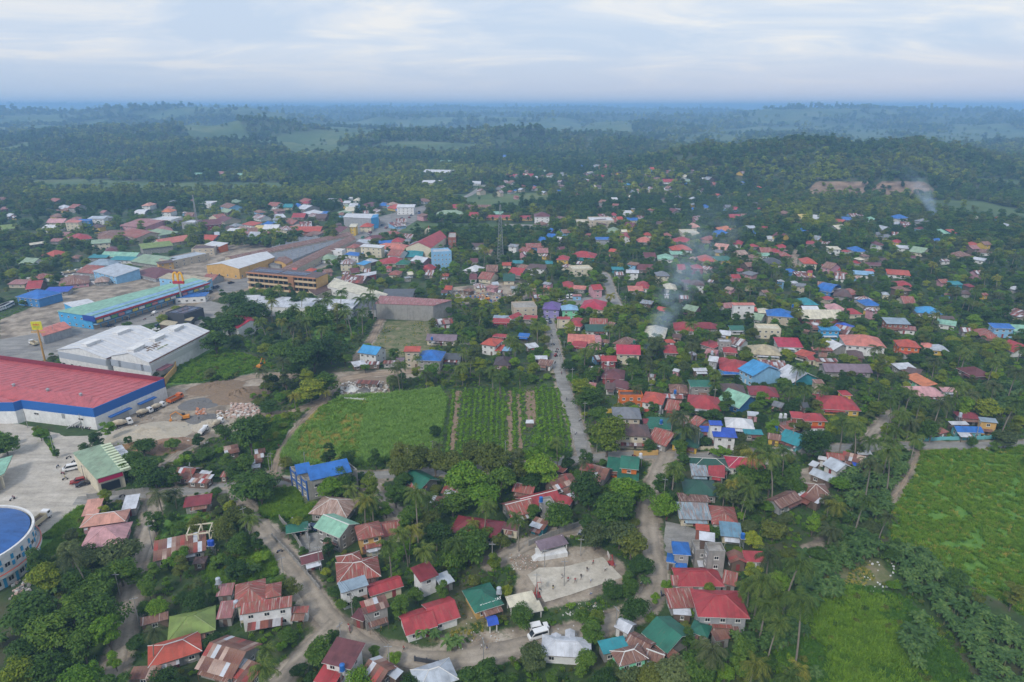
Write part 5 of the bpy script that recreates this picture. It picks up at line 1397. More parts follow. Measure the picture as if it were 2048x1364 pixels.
for c4, z, rf, wl, lk_ in (([(444, 648), (476, 656), (524, 641), (492, 626)], 6, 'crimson', 'white', 'white house with a wide wine-red roof among trees'), ([(450, 560 + 44), (512, 600), (520, 590), (455, 592)], 6, 'white', 'white', 'long low white building behind coconut palms'), ([(512, 612), (700, 620), (720, 600), (520, 592)], 6, 'silver', 'white', 'long white warehouse wall behind the palms'),
        ([(655, 572), (760, 600), (775, 588), (670, 556)], 5.5, 'cream', 'white', 'long pale roof stretching behind the hotel'), ([(700, 616), (752, 618), (756, 598), (704, 598)], 5, 'darkgrey', 'grey', 'dark roof beside the rose-roofed warehouse'), ([(762, 596), (822, 598), (830, 578), (770, 578)], 5, 'darkgrey', 'concrete', 'large dark grey sheet roof behind the long warehouse'),
        ([(350, 596), (410, 592), (418, 584), (360, 588)], 4, 'blue', 'white', 'blue-edged canopy of the petrol station'), ([(700, 560), (752, 548), (752, 542), (700, 552)], 4, 'silver', 'redwall', 'long thin silver roof over a dark red wall')):
    quad('building', c4, z, rf, wl, 'long' if rf == 'crimson' else None, 2.2 if rf == 'crimson' else 0, 'building', lk_, None, (4, 2), 1)
groups_.sort(key=lambda g: -max(r[2] * r[3] for r in g) * (1 if g[0][1] > 520 else .5))
for g_ in groups_[:288]: house(g_)
_n0 = set(bpy.data.objects); _t0 = len(THINGS)
for g_ in groups_[288:]: house(g_)
# the close-packed small roofs of the market quarter and of the lanes among the trees
_g = np.random.default_rng(31); _rc = ['red', 'redrust', 'rust', 'patch', 'silver', 'steel', 'sage', 'blue', 'maroon', 'brownrust', 'palerust', 'cream', 'patch', 'rust', 'patch', 'redorange', 'grey', 'pinkrust', 'brown', 'bluesilver', 'redrust', 'rust']; _wc = ['white', 'cream', 'beige', 'concrete', 'grey', 'wood', 'yellow', 'pink', 'lightblue']
for (x0, x1, y0, y1, n_, w0, w1) in ((60, 430, 436, 560, 75, 18, 60), (430, 860, 400, 470, 130, 9, 22), (560, 900, 470, 560, 110, 10, 24), (1080, 1720, 420, 600, 115, 9, 21), (1180, 1520, 330, 420, 70, 6, 13), (880, 1100, 480, 600, 30, 9, 20), (0, 400, 395, 435, 18, 8, 18), (1700, 2040, 430, 620, 50, 9, 20), (1000, 1180, 335, 400, 30, 6, 12), (1180, 1700, 600, 900, 105, 12, 25), (930, 1100, 372, 384, 8, 6, 10)):
    for _ in range(n_):
        px, py, w_ = _g.uniform(x0, x1), _g.uniform(y0, y1), _g.uniform(w0, w1); q_ = P(px, py, 3); ok_ = True
        for cx_, cy_, hw_, hd_, an_ in OCC:
            dx, dy = q_[0] - cx_, q_[1] - cy_; m_ = w_ * mpp(px, py) * .5 + .6
            if abs(dx * cos(an_) + dy * sin(an_)) < hw_ + m_ and abs(-dx * sin(an_) + dy * cos(an_)) < hd_ + m_: ok_ = False; break
        if ok_ and any(sdf_line(q_[0], q_[1], l, wd / 2 + 4) < 0 for k_, wd, l in ROADW.values()): ok_ = False
        if ok_ and min(float(sdf_poly(q_[0], q_[1], p_)) for p_ in lot_w + [court_w] + rows_w + cane_w + [p2 for k2, p2 in pads_w[:4]] + pads_w[5:6] and lot_w + [court_w] + rows_w + cane_w) < 2: ok_ = False
        if ok_ and (620 < py and not (py > 640 and (py < 900))): ok_ = False
        if ok_ and any(float(sdf_poly(q_[0], q_[1], p_)) < 0 for p_ in GW['bright'][:1] + GW['bright'][3:4] + GW['olive'][1:2]): ok_ = False
        if ok_: house([(px, py, w_, w_ * _g.uniform(.24, .4) * (1.0 if py < 620 else 1.3), _g.uniform(-14, 8), 'hgsg'[int(_g.integers(4))], _rc[int(_g.integers(len(_rc)))], _wc[int(_g.integers(len(_wc)))], 1 if _g.random() < .8 else 2)])
# the smallest, farthest houses are one mass of roofs and walls
del THINGS[_t0:]
bpy.context.view_layer.update(); _new = [o for o in bpy.data.objects if o not in _n0]; mb = MB(); mats_ = []
for o in _new:
    if o.type != 'MESH': continue
    ms = [s_.material for s_ in o.material_slots]; M_ = o.matrix_world
    for p_ in o.data.polygons:
        m_ = ms[p_.material_index]
        if m_ not in mats_: mats_.append(m_)
        mb.face([M_ @ o.data.vertices[v_].co for v_ in p_.vertices], mats_.index(m_), [tuple(o.data.uv_layers[0].data[l_].uv) for l_ in p_.loop_indices])
for o in _new: bpy.data.objects.remove(o)
tag(mb.build('distant_houses', mats_), kind='stuff')
# ------------------------------------------------------------------ poles, masts and signs
def pole_sign():
    p = P(91, 725, 0); r = empty('pylon_sign', (p[0], p[1], 0)); tag(r, 'tall orange pole carrying a square yellow sign board', 'sign'); THINGS.append([r, None, (85, 690)])
    k = MB(); k.tube((0, 0, 0), (0, 0, 17.5), .5, .42, 10); k.build('pole', flat('pole_orange', (.50, .28, .07)), r)
    k = MB(); k.box(-2.3, 2.3, -.25, .25, 17, 21.2); b = k.build('sign_board', flat('board_yellow', (.58, .56, .02)), r, (0, 0, 0), R(8))
    for (x0, x1, z0, z1, c_) in ((-1.5, -.5, 19.6, 20.1, 0), (-.35, .5, 19.5, 20.2, 0), (.65, 1.4, 19.6, 20.0, 0), (-1.6, 1.5, 19.1, 19.3, 0), (-1.4, -.2, 18.4, 18.8, 1), (0, 1.3, 18.3, 18.7, 1), (-.6, .8, 17.8, 17.95, 1)): k = MB(); k.box(x0, x1, -.3, -.255, z0, z1); k.build('sign_mark', flat('sign_orange', (.5, .16, .02)) if c_ == 0 else flat('sign_green2', (.22, .33, .02)), b)
    k = MB(); k.box(-3.4, 3.4, -.1, .1, 15.6, 16.2); k.build('crossbar', flat('pole_orange', (.50, .28, .07)), r)
pole_sign()
def arches():
    p = P(364, 606, 0); r = empty('pylon_sign', (p[0], p[1], 0)); r.scale = (1.35,) * 3; tag(r, 'grey pole topped by a yellow double-arch letter on a red base', 'sign'); THINGS.append([r, None, (363, 590)])
    k = MB(); k.tube((0, 0, 0), (0, 0, 9.5), .45, .4, 10); k.build('pole', M_GREYMETAL, r)
    k = MB(); k.box(-2.6, 2.6, -.5, .5, 9.5, 10.8); k.build('base', flat('arch_red', (.42, .02, .03)), r)
    k = MB(); ya = flat('arch_yellow', (.80, .42, .01))
    for s_ in (-1, 1):
        pts = [(s_ * 1.15 + 1.15 * cos(t) * 1.0, 0, 10.8 + 4.2 * sin(t)) for t in np.linspace(0, pi, 11)]
        for i in range(10): k.tube(pts[i], pts[i + 1], .42, n=6)
    k.build('arch', ya, r)
arches()
def mast(px, py, top, look, wd=2.6, nseg=18):
    p = P(px, py, 0); r = empty('lattice_mast', (p[0], p[1], 0)); tag(r, look, 'mast'); THINGS.append([r, None, (px, py - 50)])
    k = MB(); legs = [(-1, -1), (1, -1), (1, 1), (-1, 1)]; f = lambda z: wd * (1 - .82 * z / top)
    for (a, b_) in legs: k.tube((a * f(0), b_ * f(0), 0), (a * f(top), b_ * f(top), top), .16, .12, 4)
    k.build('leg_frame', M_GREYMETAL, r); k = MB()
    for i in range(nseg):
        z0, z1 = top * i / nseg, top * (i + 1) / nseg
        for j in range(4):
            a, b_ = legs[j], legs[(j + 1) % 4]; k.tube((a[0] * f(z0), a[1] * f(z0), z0), (b_[0] * f(z1), b_[1] * f(z1), z1), .08, n=3); k.tube((a[0] * f(z1), a[1] * f(z1), z1), (b_[0] * f(z1), b_[1] * f(z1), z1), .07, n=3)
    k.build('bracing', M_GREYMETAL, r)
mast(1001, 524, 46, 'tall grey lattice telecom mast rising above trees near the plaza')
mast(398, 474, 40, 'slender red and white lattice mast among town roofs', 1.2, 16)
# dome-arch gateway on the plaza
p = P(858, 478, 0); r = empty('arch_monument', (p[0], p[1], 0)); tag(r, 'cream open-ribbed dome monument with a red finial on the plaza', 'monument'); THINGS.append([r, None, (858, 465)])
k = MB()
for i in range(8):
    t = 2 * pi * i / 8; pts = [(4 * cos(t) * cos(a_), 4 * sin(t) * cos(a_), 5 + 5.5 * sin(a_)) for a_ in np.linspace(0, pi / 2, 7)]; k.tube((4 * cos(t), 4 * sin(t), 0), pts[0], .35, n=5)
    for j in range(6): k.tube(pts[j], pts[j + 1], .3, n=5)
k.build('rib', wallmat('cream'), r); k = MB(); k.box(-5, 5, -5, 5, 0, 1); k.build('plinth', wallmat('gold'), r); k = MB(); k.tube((0, 0, 10.4), (0, 0, 13), .5, .1, 6); k.build('finial', flat('finial_red', (.4, .03, .03)), r)
UPOLES = [(1128, 1172, 8.5), (985, 1142, 9.5), (1089, 1134, 6), (1161, 1112, 6), (1144, 900, 8.5), (1147, 905, 8.5), (1173, 920, 8), (1073, 1200, 8.5), (640, 1140, 8), (706, 1240, 8), (540, 945, 7), (545, 940, 7), (1105, 705, 9), (165, 860, 7), (56, 855, 7), (108, 905, 7), (866, 905, 5), (170, 962, 6), (262, 660, 9), (500, 1075, 6), (1427, 815, 9), (1540, 872, 7), (780, 1345, 8), (620, 1100, 8), (1390, 870, 7), (240, 1190, 7), (1770, 880, 7), (2000, 900, 7), (1300, 800, 8), (1210, 780, 8), (1095, 660, 8), (1120, 740, 8)]
pm = None
for i, (px, py, hh) in enumerate(UPOLES):
    p = P(px, py, 0)
    if pm is None:
        k = MB(); k.tube((0, 0, 0), (0, 0, 1), .14, .09, 7); pm = k.mesh('pole', wallmat('concrete')); k = MB(); k.box(-.9, .9, -.06, .06, .90, .915); pc = k.mesh('crossarm', M_GREYMETAL)
    r = empty('utility_pole', (p[0], p[1], 0)); obj('pole', pm, r, scale=(1, 1, hh)); obj('crossarm', pc, r, scale=(1, 1, hh)); auto(r, ('tall' if hh > 8.2 else 'plain') + ' grey concrete utility pole', 'pole', 'utility poles along the roads', (px, py))
_ri = 0
for rn_, st_, off_ in (('east_west', 34, 3.6), ('south', 30, 4.2), ('village', 36, 3.8), ('highway', 38, 7.5), ('west_lane', 32, 3.0), ('east_street', 30, 4)):
    l_ = ROADW[rn_][2]; acc = 0; 
    for i in range(1, len(l_)):
        acc += float(np.linalg.norm(l_[i] - l_[i - 1]))
        if acc > st_:
            acc = 0; d = l_[i] - l_[i - 1]; d = d / np.linalg.norm(d); x, y = l_[i] + np.array([-d[1], d[0]]) * off_; u, v, _ = PX(x, y, 0)
            if 0 < u < 2048 and v < 1400: r = empty('utility_pole', (x, y, 0), atan2(d[1], d[0]) + pi / 2); hh = 8.6; obj('pole', pm, r, scale=(1, 1, hh)); obj('crossarm', pc, r, scale=(1, 1, hh)); auto(r, 'grey utility pole', 'pole', 'utility poles along the roads', (float(u), float(v)))
def wires(pts, h=8.0):
    k = MB()
    for i in range(len(pts) - 1):
        a, b_ = P(*pts[i], 0), P(*pts[i + 1], 0)
        for s_ in (-.7, 0, .7):
            pr = None
            for j in range(9):
                t = j / 8; q = a * (1 - t) + b_ * t; q = (q[0] + s_ * .7, q[1] + s_ * .3, h - 1.0 * 4 * t * (1 - t))
                if pr is not None: k.tube(pr, q, .025, n=3)
                pr = q
    o = k.build('overhead_wire', M_DARK); return o
auto(wires([(640, 1140), (706, 1240), (780, 1345)]), 'sagging overhead wires crossing the gravel junction', 'wire', None, (700, 1220))
auto(wires([(1173, 920), (1120, 740), (1105, 705), (1095, 660)]), 'overhead wires running along the concrete village road', 'wire', None, (1120, 760))
# covered stage deck under the mauve canopy, hoops, courtyard walls
p = P(1103, 1110, 0); r = empty('stage', (p[0], p[1], 0), R(14)); tag(r, 'white raised stage with side steps under the mauve canopy', 'stage'); THINGS.append([r, None, (1103, 1106)])
k = MB(); k.box(-4.2, 4.2, -1.8, 2.4, 0, 1.4); k.build('deck', wallmat('white'), r); k = MB()
for i in range(5): k.box(-5.8 + i * .33, -4.21, -1.7, .4, i * .28 + .001 * i, i * .28 + .28)
k.build('steps', wallmat('white'), r)
def hoop(px, py, rz, look):
    p = P(px, py, 0); r = empty('basketball_hoop', (p[0], p[1], 0), rz); tag(r, look, 'hoop', 'basketball hoops'); THINGS.append([r, None, (px, py)]); rd = flat('hoop_red', (.36, .06, .05))
    k = MB(); k.tube((-.4, 0, 0), (.1, 0, 3.4), .12, n=6); k.tube((.4, -1.6, 0), (.1, 0, 3.4), .09, n=5); k.box(-.9, .9, -1.9, .3, 0, .12); k.build('stand', rd, r)
    k = MB(); k.box(-.06, .06, -.95, .95, 2.9, 4.1); k.build('backboard', flat('board_pale', (.55, .50, .46)), r, (1.2, 0, 0)); k = MB(); k.tube((.1, 0, 3.3), (1.2, 0, 3.3), .08, n=5); k.build('arm', rd, r)
    k = MB()
    for i in range(10): a0, a1 = 2 * pi * i / 10, 2 * pi * (i + 1) / 10; k.tube((1.6 + .23 * cos(a0), .23 * sin(a0), 3.05), (1.6 + .23 * cos(a1), .23 * sin(a1), 3.05), .02, n=3)
    k.build('rim', rd, r)
hoop(1073, 1186, R(8), 'red basketball hoop and stand at the near end of the court by the cream sheds'); hoop(1224, 1130, R(188), 'far basketball hoop with pale backboard beside the roadside trees')
def fence(line, look, h=1.7, mat='concrete', cat='wall', th=.16, z=0.0, posts=2.8):
    w = [P(a, b_, 0) for a, b_ in line]; r = empty('boundary_wall', (w[0][0], w[0][1], 0)); k = MB(); o_ = w[0]; n = 0
    for i in range(len(w) - 1):
        d = w[i + 1] - w[i]; L_ = float(np.linalg.norm(d)); d = d / L_; nn = np.array([-d[1], d[0], 0]) * th / 2; a, b_ = w[i] - o_, w[i + 1] - o_
        k.prism([tuple((a + nn)[:2]), tuple((b_ + nn)[:2]), tuple((b_ - nn)[:2]), tuple((a - nn)[:2])], -.2, h - .01 * i)
        for j in range(int(L_ / posts) + 1):
            q = a + d * j * posts; pmb = MB(); pmb.box(-.17, .17, -.17, .17, 0, h + .22); pmb.build('pillar', wallmat('white' if mat in ('white', 'yellow', 'orange') else mat), r, (q[0], q[1], 0), atan2(d[1], d[0])); n += 1
            if n > 40: break
    k.build('panel', wallmat(mat), r); auto(r, look, cat, 'boundary walls', line[len(line) // 2]); return r
fence([(1212, 826), (1296, 826), (1300, 826)], 'bright yellow garden wall with orange pillars', 1.9, 'yellow')
fence([(1300, 826), (1326, 827)], 'white garden wall with dark red gate', 1.9, 'white')
fence([(1268, 912), (1316, 910)], 'peach rendered garden wall along the road', 2.0, 'gold')
fence([(1362, 901), (1490, 896)], 'cream and orange balustrade wall by the road', 1.3, 'cream')
fence([(176, 996), (230, 990), (300, 982)], 'grey block wall along the lot and lane', 1.4)
fence([(560, 1040), (590, 1075), (612, 1112)], 'grey block wall beside the gravel road', 1.6)
fence([(545, 1075), (580, 1110), (640, 1180)], 'weathered low block wall beside the widening gravel road', 1.2)
fence([(740, 968), (765, 1000), (790, 1035)], 'low grey wall along the shaded side street', 1.2)
fence([(1058, 1092), (1085, 1080), (1130, 1064), (1160, 1052)], 'pale courtyard wall with posts and gate behind the stage', 1.8, 'concrete')
fence([(590, 938 + 30), (560, 958), (548, 965)], 'rough bamboo and block wall by the field track', 1.0, 'wood')
fence([(1825, 884), (1885, 880), (1940, 880), (1990, 877)], 'blue and white roadside wall before the blue-roofed house', 1.4, 'cyan')
fence([(1495, 760), (1545, 766)], 'grey pillared wall under the sky blue house', 1.6, 'white')
fence([(830, 1322), (900, 1334)], 'dark railing wall beside the bottom road', 1.2, 'darkgrey')
fence([(350, 690), (356, 715), (352, 745), (330, 770)], 'tall yellow curving boundary wall beside the white halls', 3.4, 'gold', th=.3)
fence([(690, 800), (740, 803), (775, 800)], 'white sack wall of the rubble yard', 1.2, 'white')
fence([(880, 690), (930, 692), (940, 690)], 'grey block wall before the mauve-roofed bungalow', 1.4)
fence([(620, 1085), (606, 1060), (585, 1045)], 'blue-grey sheet fence of the carport yard', 1.7, 'grey')
fence([(40, 560), (140, 566), (205, 570), (262, 556)], 'long white-topped wall of the truck depot', 2.4, 'white')
fence([(905, 476), (960, 478)], 'cream plaza wall near the church', 1.6, 'gold')
# unfinished frame house and a banner
p = P(405, 1090, 0); r = empty('unfinished_house', (p[0], p[1], 0), R(12)); auto(r, 'unfinished open concrete frame house', 'house', None, (405, 1072)); occ(p[0], p[1], 4, 4, R(12))
for ix in (-1, 0, 1):
    for iy in (-1, 1): k = MB(); k.box(ix * 3 - .16, ix * 3 + .16, iy * 2.4 - .16, iy * 2.4 + .16, 0, 5.6); k.build('column', wallmat('cream'), r)
for zz in (2.7, 5.3):
    for iy in (-1, 1): k = MB(); k.box(-3, 3, iy * 2.4 - .14, iy * 2.4 + .14, zz, zz + .3); k.build('beam', wallmat('cream'), r)
    for ix in (-1, 0, 1): k = MB(); k.box(ix * 3 - .14, ix * 3 + .14, -2.2, 2.2, zz, zz + .29); k.build('beam', wallmat('cream'), r)
k = MB(); k.box(-3, 0, -2.2, 2.2, 2.5, 2.69); k.build('floor_slab', wallmat('concrete'), r)
p = P(505, 992, 0); r = empty('banner', (p[0], p[1], 0), R(35)); auto(r, 'long red and yellow banner on posts', 'banner', None, (505, 988))
for i, c_ in enumerate(((.05, .05, .05), (.45, .04, .03), (.6, .25, .02), (.65, .5, .03), (.45, .04, .03))): k = MB(); k.box(-2.5 + i, -1.5 + i, -.03, .03, 1.2, 2.1); k.build('panel', flat('banner_%d' % i, c_), r)
for x_ in (-2.6, 2.6): k = MB(); k.tube((x_, 0, 0), (x_, 0, 2.4), .06, n=5); k.build('post', M_GREYMETAL, r)
# village hall lettering on the green roof
for o_, lk_, px_ in THINGS:
    if abs(px_[0] - 965) < 1 and abs(px_[1] - 1189) < 1: GH = o_
dd = footprint(965, 1189, 60, 46, 17, 3.1, 'h', .28)
text('#CGOABYAT', .98, flat('letter_white', (.75, .75, .72)), GH, (0.9, -dd[2] / 2 * .66, 2.8 + dd[3] * .34 + .08), (atan2(dd[3], dd[2] / 2), 0, 0))
# water tanks on roofs and stands
tm = MB(); tm.tube((0, 0, 0), (0, 0, 1.5), .6, .6, 12); tm.tube((0, 0, 1.5), (0, 0, 1.8), .6, .15, 12); tkm = tm.mesh('tank', M_GREYMETAL); sm = MB()
for a_ in (-.4, .4):
    for b2 in (-.4, .4): sm.tube((a_, b2, -3.2), (a_, b2, 0), .07, n=4)
sm.box(-.7, .7, -.7, .7, -.1, -.01); stm = sm.mesh('stand', M_GREYMETAL)
TANKS = [(998, 1185, 3.6, 'steel'), (437, 1166, 4.6, 'steel'), (473, 1212, 4.6, 'steel'), (1322, 847, 4.2, 'blue'), (1552, 860, 4.2, 'blue'), (1561, 835, 6.6, 'white'), (1570, 835, 6.6, 'white'), (1485, 1076, 5.2, 'blue'), (1281, 915, 6.8, 'white'), (639, 955, 6.9, 'white'), (646, 953, 6.9, 'white'), (676, 946, 6.9, 'white'), (686, 945, 6.9, 'white'), (685, 1340, 5.2, 'blue'), (1082, 1003, 6.9, 'blue'), (1920, 833, 5, 'steel'), (1424, 708, 8, 'steel'), (420, 1090, 3.4, 'royal'), (425, 1090, 3.4, 'royal'), (1216, 730, 6.8, 'white'), (1268, 687, 7, 'green'), (1350, 787, 4.4, 'blue'), (864, 680, 4.4, 'blue'), (1585, 614, 5, 'blue')]
for i, (px, py, z, c_) in enumerate(TANKS):
    p = P(px, py, z); r = empty('water_tank', tuple(p)); o = obj('tank', tkm, r, mat=flat('tank_' + c_, RC[c_], .35)); obj('stand', stm, r)
    auto(r, f"{CN.get(c_, c_)} water tank on a stand", 'water tank', 'water tanks', (px, py))
# ------------------------------------------------------------------ foliage
def leafmat(name, c1, c2, c3, tr=0.34):
    m, t, b = newmat(name); geo = N(t, 'ShaderNodeNewGeometry'); oi = N(t, 'ShaderNodeObjectInfo')
    f = math_(t, 'ADD', math_(t, 'MULTIPLY', geo.outputs['Random Per Island'], 0.55), math_(t, 'MULTIPLY', oi.outputs['Random'], 0.45))
    c1, c2, c3 = [tuple(x * y for x, y in zip(q, (1.48, 1.32, 1.0))) for q in (c1, c2, c3)]; c = ramp(t, f, [(0.08, c1), (0.5, c2), (0.95, c3)]); L(t, c, b.inputs['Base Color']); b.inputs['Roughness'].default_value = 0.6; b.inputs['Specular IOR Level'].default_value = 0.3
    o = [n for n in t.nodes if n.type == 'OUTPUT_MATERIAL'][0]; tl = N(t, 'ShaderNodeBsdfTranslucent'); L(t, mixc(t, 1.0, c, (1.0, 1.15, 0.55, 1), 'MULTIPLY'), tl.inputs['Color'])
    ms = N(t, 'ShaderNodeMixShader'); ms.inputs[0].default_value = tr; L(t, b.outputs[0], ms.inputs[1]); L(t, tl.outputs[0], ms.inputs[2]); L(t, ms.outputs[0], o.inputs['Surface']); return m
LM = {'dark green': leafmat('leaf_dark', (.014, .042, .010), (.030, .080, .016), (.068, .140, .024)),
      'mid green': leafmat('leaf_mid', (.022, .060, .010), (.052, .120, .018), (.115, .200, .030)),
      'bright green': leafmat('leaf_bright', (.040, .110, .010), (.090, .200, .016), (.190, .300, .028)),
      'olive green': leafmat('leaf_olive', (.040, .066, .014), (.082, .118, .024), (.150, .180, .040)),
      'yellowish green': leafmat('leaf_yellow', (.055, .100, .010), (.125, .190, .018), (.26, .30, .03)),
      'grey-green': leafmat('leaf_grey', (.036, .064, .026), (.075, .115, .046), (.135, .180, .078))}
palmM = {'green': leafmat('frond_green', (.026, .060, .012), (.060, .110, .022), (.130, .180, .040)), 'yellowing': leafmat('frond_yellow', (.06, .09, .016), (.13, .155, .028), (.25, .24, .05)), 'grey-green': leafmat('frond_grey', (.026, .046, .020), (.055, .08, .036), (.10, .125, .06))}
banM = leafmat('banana_leaf', (.022, .062, .018), (.050, .115, .034), (.11, .19, .06)); cornM = leafmat('papaya_leaf', (.06, .16, .016), (.13, .28, .03), (.24, .40, .045))
barkM = plain('bark', (.13, .105, .08), .9, .25); palmbark = plain('palm_bark', (.22, .19, .155), .9, .2)
def np_mesh(name, V, Fc, mats, mi=None):
    me = bpy.data.meshes.new(name); V = np.asarray(V, np.float32); Fc = np.asarray(Fc, np.int32); k = Fc.shape[1]
    me.vertices.add(len(V)); me.vertices.foreach_set('co', V.ravel()); me.loops.add(Fc.size); me.loops.foreach_set('vertex_index', Fc.ravel())
    me.polygons.add(len(Fc)); me.polygons.foreach_set('loop_start', np.arange(0, Fc.size, k)); me.polygons.foreach_set('loop_total', np.full(len(Fc), k))
    for m in mats: me.materials.append(m)
    if mi is not None: me.polygons.foreach_set('material_index', np.asarray(mi, np.int32))
    me.update(); return me
def leaf_cloud(C_, Nn, size, r):
    """one small two-triangle leaf clump at every centre, facing roughly along its normal"""
    n = len(C_); nn = Nn + r.normal(0, .42, (n, 3)); nn /= np.linalg.norm(nn, axis=1)[:, None] + 1e-9
    a = np.cross(nn, r.normal(0, 1, (n, 3))); a /= np.linalg.norm(a, axis=1)[:, None] + 1e-9; b = np.cross(nn, a)
    s = (size * (0.6 + 0.8 * r.random(n)))[:, None]
    V = np.stack([C_ - a * s, C_ - b * s * .55 + nn * s * .15, C_ + a * s, C_ + b * s * .55 + nn * s * .15], 1).reshape(-1, 3)
    return V, np.arange(n * 4).reshape(n, 4)
def crown_pts(shape, nleaf, r):
    """unit crown: radius about 1 in plan, base at z=0.25 .. top"""
    H = {'round': 1.5, 'spreading': 1.0, 'tall': 2.3, 'ragged': 1.6, 'bushy': 1.15}[shape]; nl = {'round': 15, 'spreading': 18, 'tall': 15, 'ragged': 11, 'bushy': 9}[shape]
    C_, Nn = [], []; lob = []
    for i in range(nl):
        for _ in range(30):
            v = r.normal(0, 1, 3); v /= np.linalg.norm(v); q = r.random()**0.4
            p = np.array([v[0] * .66 * q, v[1] * .66 * q, .25 + H * (.5 + .40 * v[2] * q)])
            if shape == 'tall': k = 1 - .45 * abs((p[2] - .25) / H - .35); p[:2] *= k
            if all(np.linalg.norm(p - l[0]) > .26 for l in lob): break
        lob.append((p, r.uniform(.17, .46) * (1.15 if shape in ('round', 'spreading') else .95)))
    w = np.array([l[1]**2 for l in lob]); w /= w.sum(); cnt = (w * nleaf).astype(int)
    for (p, rr), c_ in zip(lob, cnt):
        v = r.normal(0, 1, (c_, 3)); v[:, 2] = np.abs(v[:, 2]) * .9 + v[:, 2] * .35; v /= np.linalg.norm(v, axis=1)[:, None]
        rad = rr * (0.66 + 0.50 * r.random(c_)**1.3)[:, None]
        q = p + v * rad * np.array([1, 1, .8]); n_ = v + np.array([0, 0, .75])
        C_.append(q); Nn.append(n_)
    return np.vstack(C_), np.vstack(Nn), lob
def make_crown(shape, nleaf, size, seed):
    r = np.random.default_rng(seed); C_, Nn, lob = crown_pts(shape, nleaf, r); V, Fc = leaf_cloud(C_, Nn, size, r)
    return np_mesh('crown_' + shape, V, Fc, [LM['mid green']]), lob
def make_trunk(lob, seed):
    mb = MB(); r = random.Random(seed); mb.tube((0, 0, -.05), (0, 0, .38), .055, .04, 7)
    for p, rr in lob[:8]: mb.tube((0, 0, .30 + r.random() * .08), tuple(p), .03, .012, 5)
    return mb.mesh('trunk', barkM)
TREES = {}
for sh, vs in (('round', 3), ('spreading', 2), ('tall', 2), ('ragged', 2), ('bushy', 2)):
    for v in range(vs):
        me_, lob = make_crown(sh, 3400, .062, 100 + v * 7 + len(sh)); tr_ = make_trunk(lob, v); TREES.setdefault(sh, []).append((me_, tr_))
LOW = {}
for k_, (nl_, sz_) in {'mid': (1100, .105), 'far': (420, .19)}.items():
    for sh in ('round', 'spreading', 'tall', 'ragged'): LOW.setdefault(k_, []).append(make_crown(sh, nl_, sz_, 300 + len(sh))[0])
BUSH = [make_crown('bushy', 420, .12, 500 + i)[0] for i in range(3)]
def make_palm(seed, nf=21, seg=7, comb=11):
    r = np.random.default_rng(seed); V = []; Fc = []
    for i in range(nf):
        az = 2 * pi * i / nf * 1.0 + r.normal(0, .18); el = r.uniform(.15, 1.25) if i % 3 else r.uniform(-.25, .25); ln = r.uniform(3.6, 4.6)
        d = np.array([cos(az), sin(az), 0]); p = np.zeros(3); ang = el; pts = [p.copy()]
        for s in range(seg): p = p + (d * cos(ang) + np.array([0, 0, sin(ang)])) * ln / seg; ang -= (0.27 + .05 * r.random()) * (1.0 if el > 0.3 else .7); pts.append(p.copy())
        pts = np.array(pts); side = np.array([-d[1], d[0], 0])
        for j in range(comb * 2):
            t = (j // 2 + .5) / comb * seg; k = min(int(t), seg - 1); b0 = pts[k] + (pts[k + 1] - pts[k]) * (t - k); tg = pts[k + 1] - pts[k]; tg /= np.linalg.norm(tg)
            sg = 1 if j % 2 else -1; u = (j // 2 + .5) / comb; ll = (0.95 * (1 - (u * 1.05 - .42)**2 * 1.7)) * (1 + .2 * r.random()); ll = max(ll, .25)
            tip = b0 + side * sg * ll * .75 + tg * ll * .45 + np.array([0, 0, -ll * (.40 + .25 * r.random())]); w_ = .15
            n0 = len(V); V += [b0 - tg * w_, b0 + tg * w_, tip + tg * .03, tip - tg * .03]; Fc.append([n0, n0 + 1, n0 + 2, n0 + 3])
        for s in range(seg):
            n0 = len(V); w_ = .055 * (1 - s / seg * .6); V += [pts[s] - side * w_, pts[s] + side * w_, pts[s + 1] + side * w_ * .8, pts[s + 1] - side * w_ * .8]; Fc.append([n0, n0 + 1, n0 + 2, n0 + 3])
    return np_mesh('fronds', V, Fc, [palmM['green']])
def palm_trunk(seed, hh, lean):
    mb = MB(); r = random.Random(seed); pr = np.array([0, 0, -.2]); ax = r.random() * 6.28; n = 6
    for i in range(n):
        t = (i + 1) / n; q = np.array([cos(ax) * lean * t * t, sin(ax) * lean * t * t, hh * t]); mb.tube(pr, q, .20 - .06 * (i / n), .19 - .06 * (i / n), 7); pr = q
    for i in range(6): a = i * 1.05; c = pr + np.array([cos(a) * .32, sin(a) * .32, -.3]); mb.tube(c, c + np.array([0, 0, .26]), .13, .08, 5)
    return mb.mesh('trunk', palmbark), pr
PALM = [make_palm(20 + i) for i in range(4)]; PTR = [palm_trunk(i, h_, l_) for i, (h_, l_) in enumerate(((8.5, .5), (11, 1.4), (6.5, .3), (13, 2.0)))]
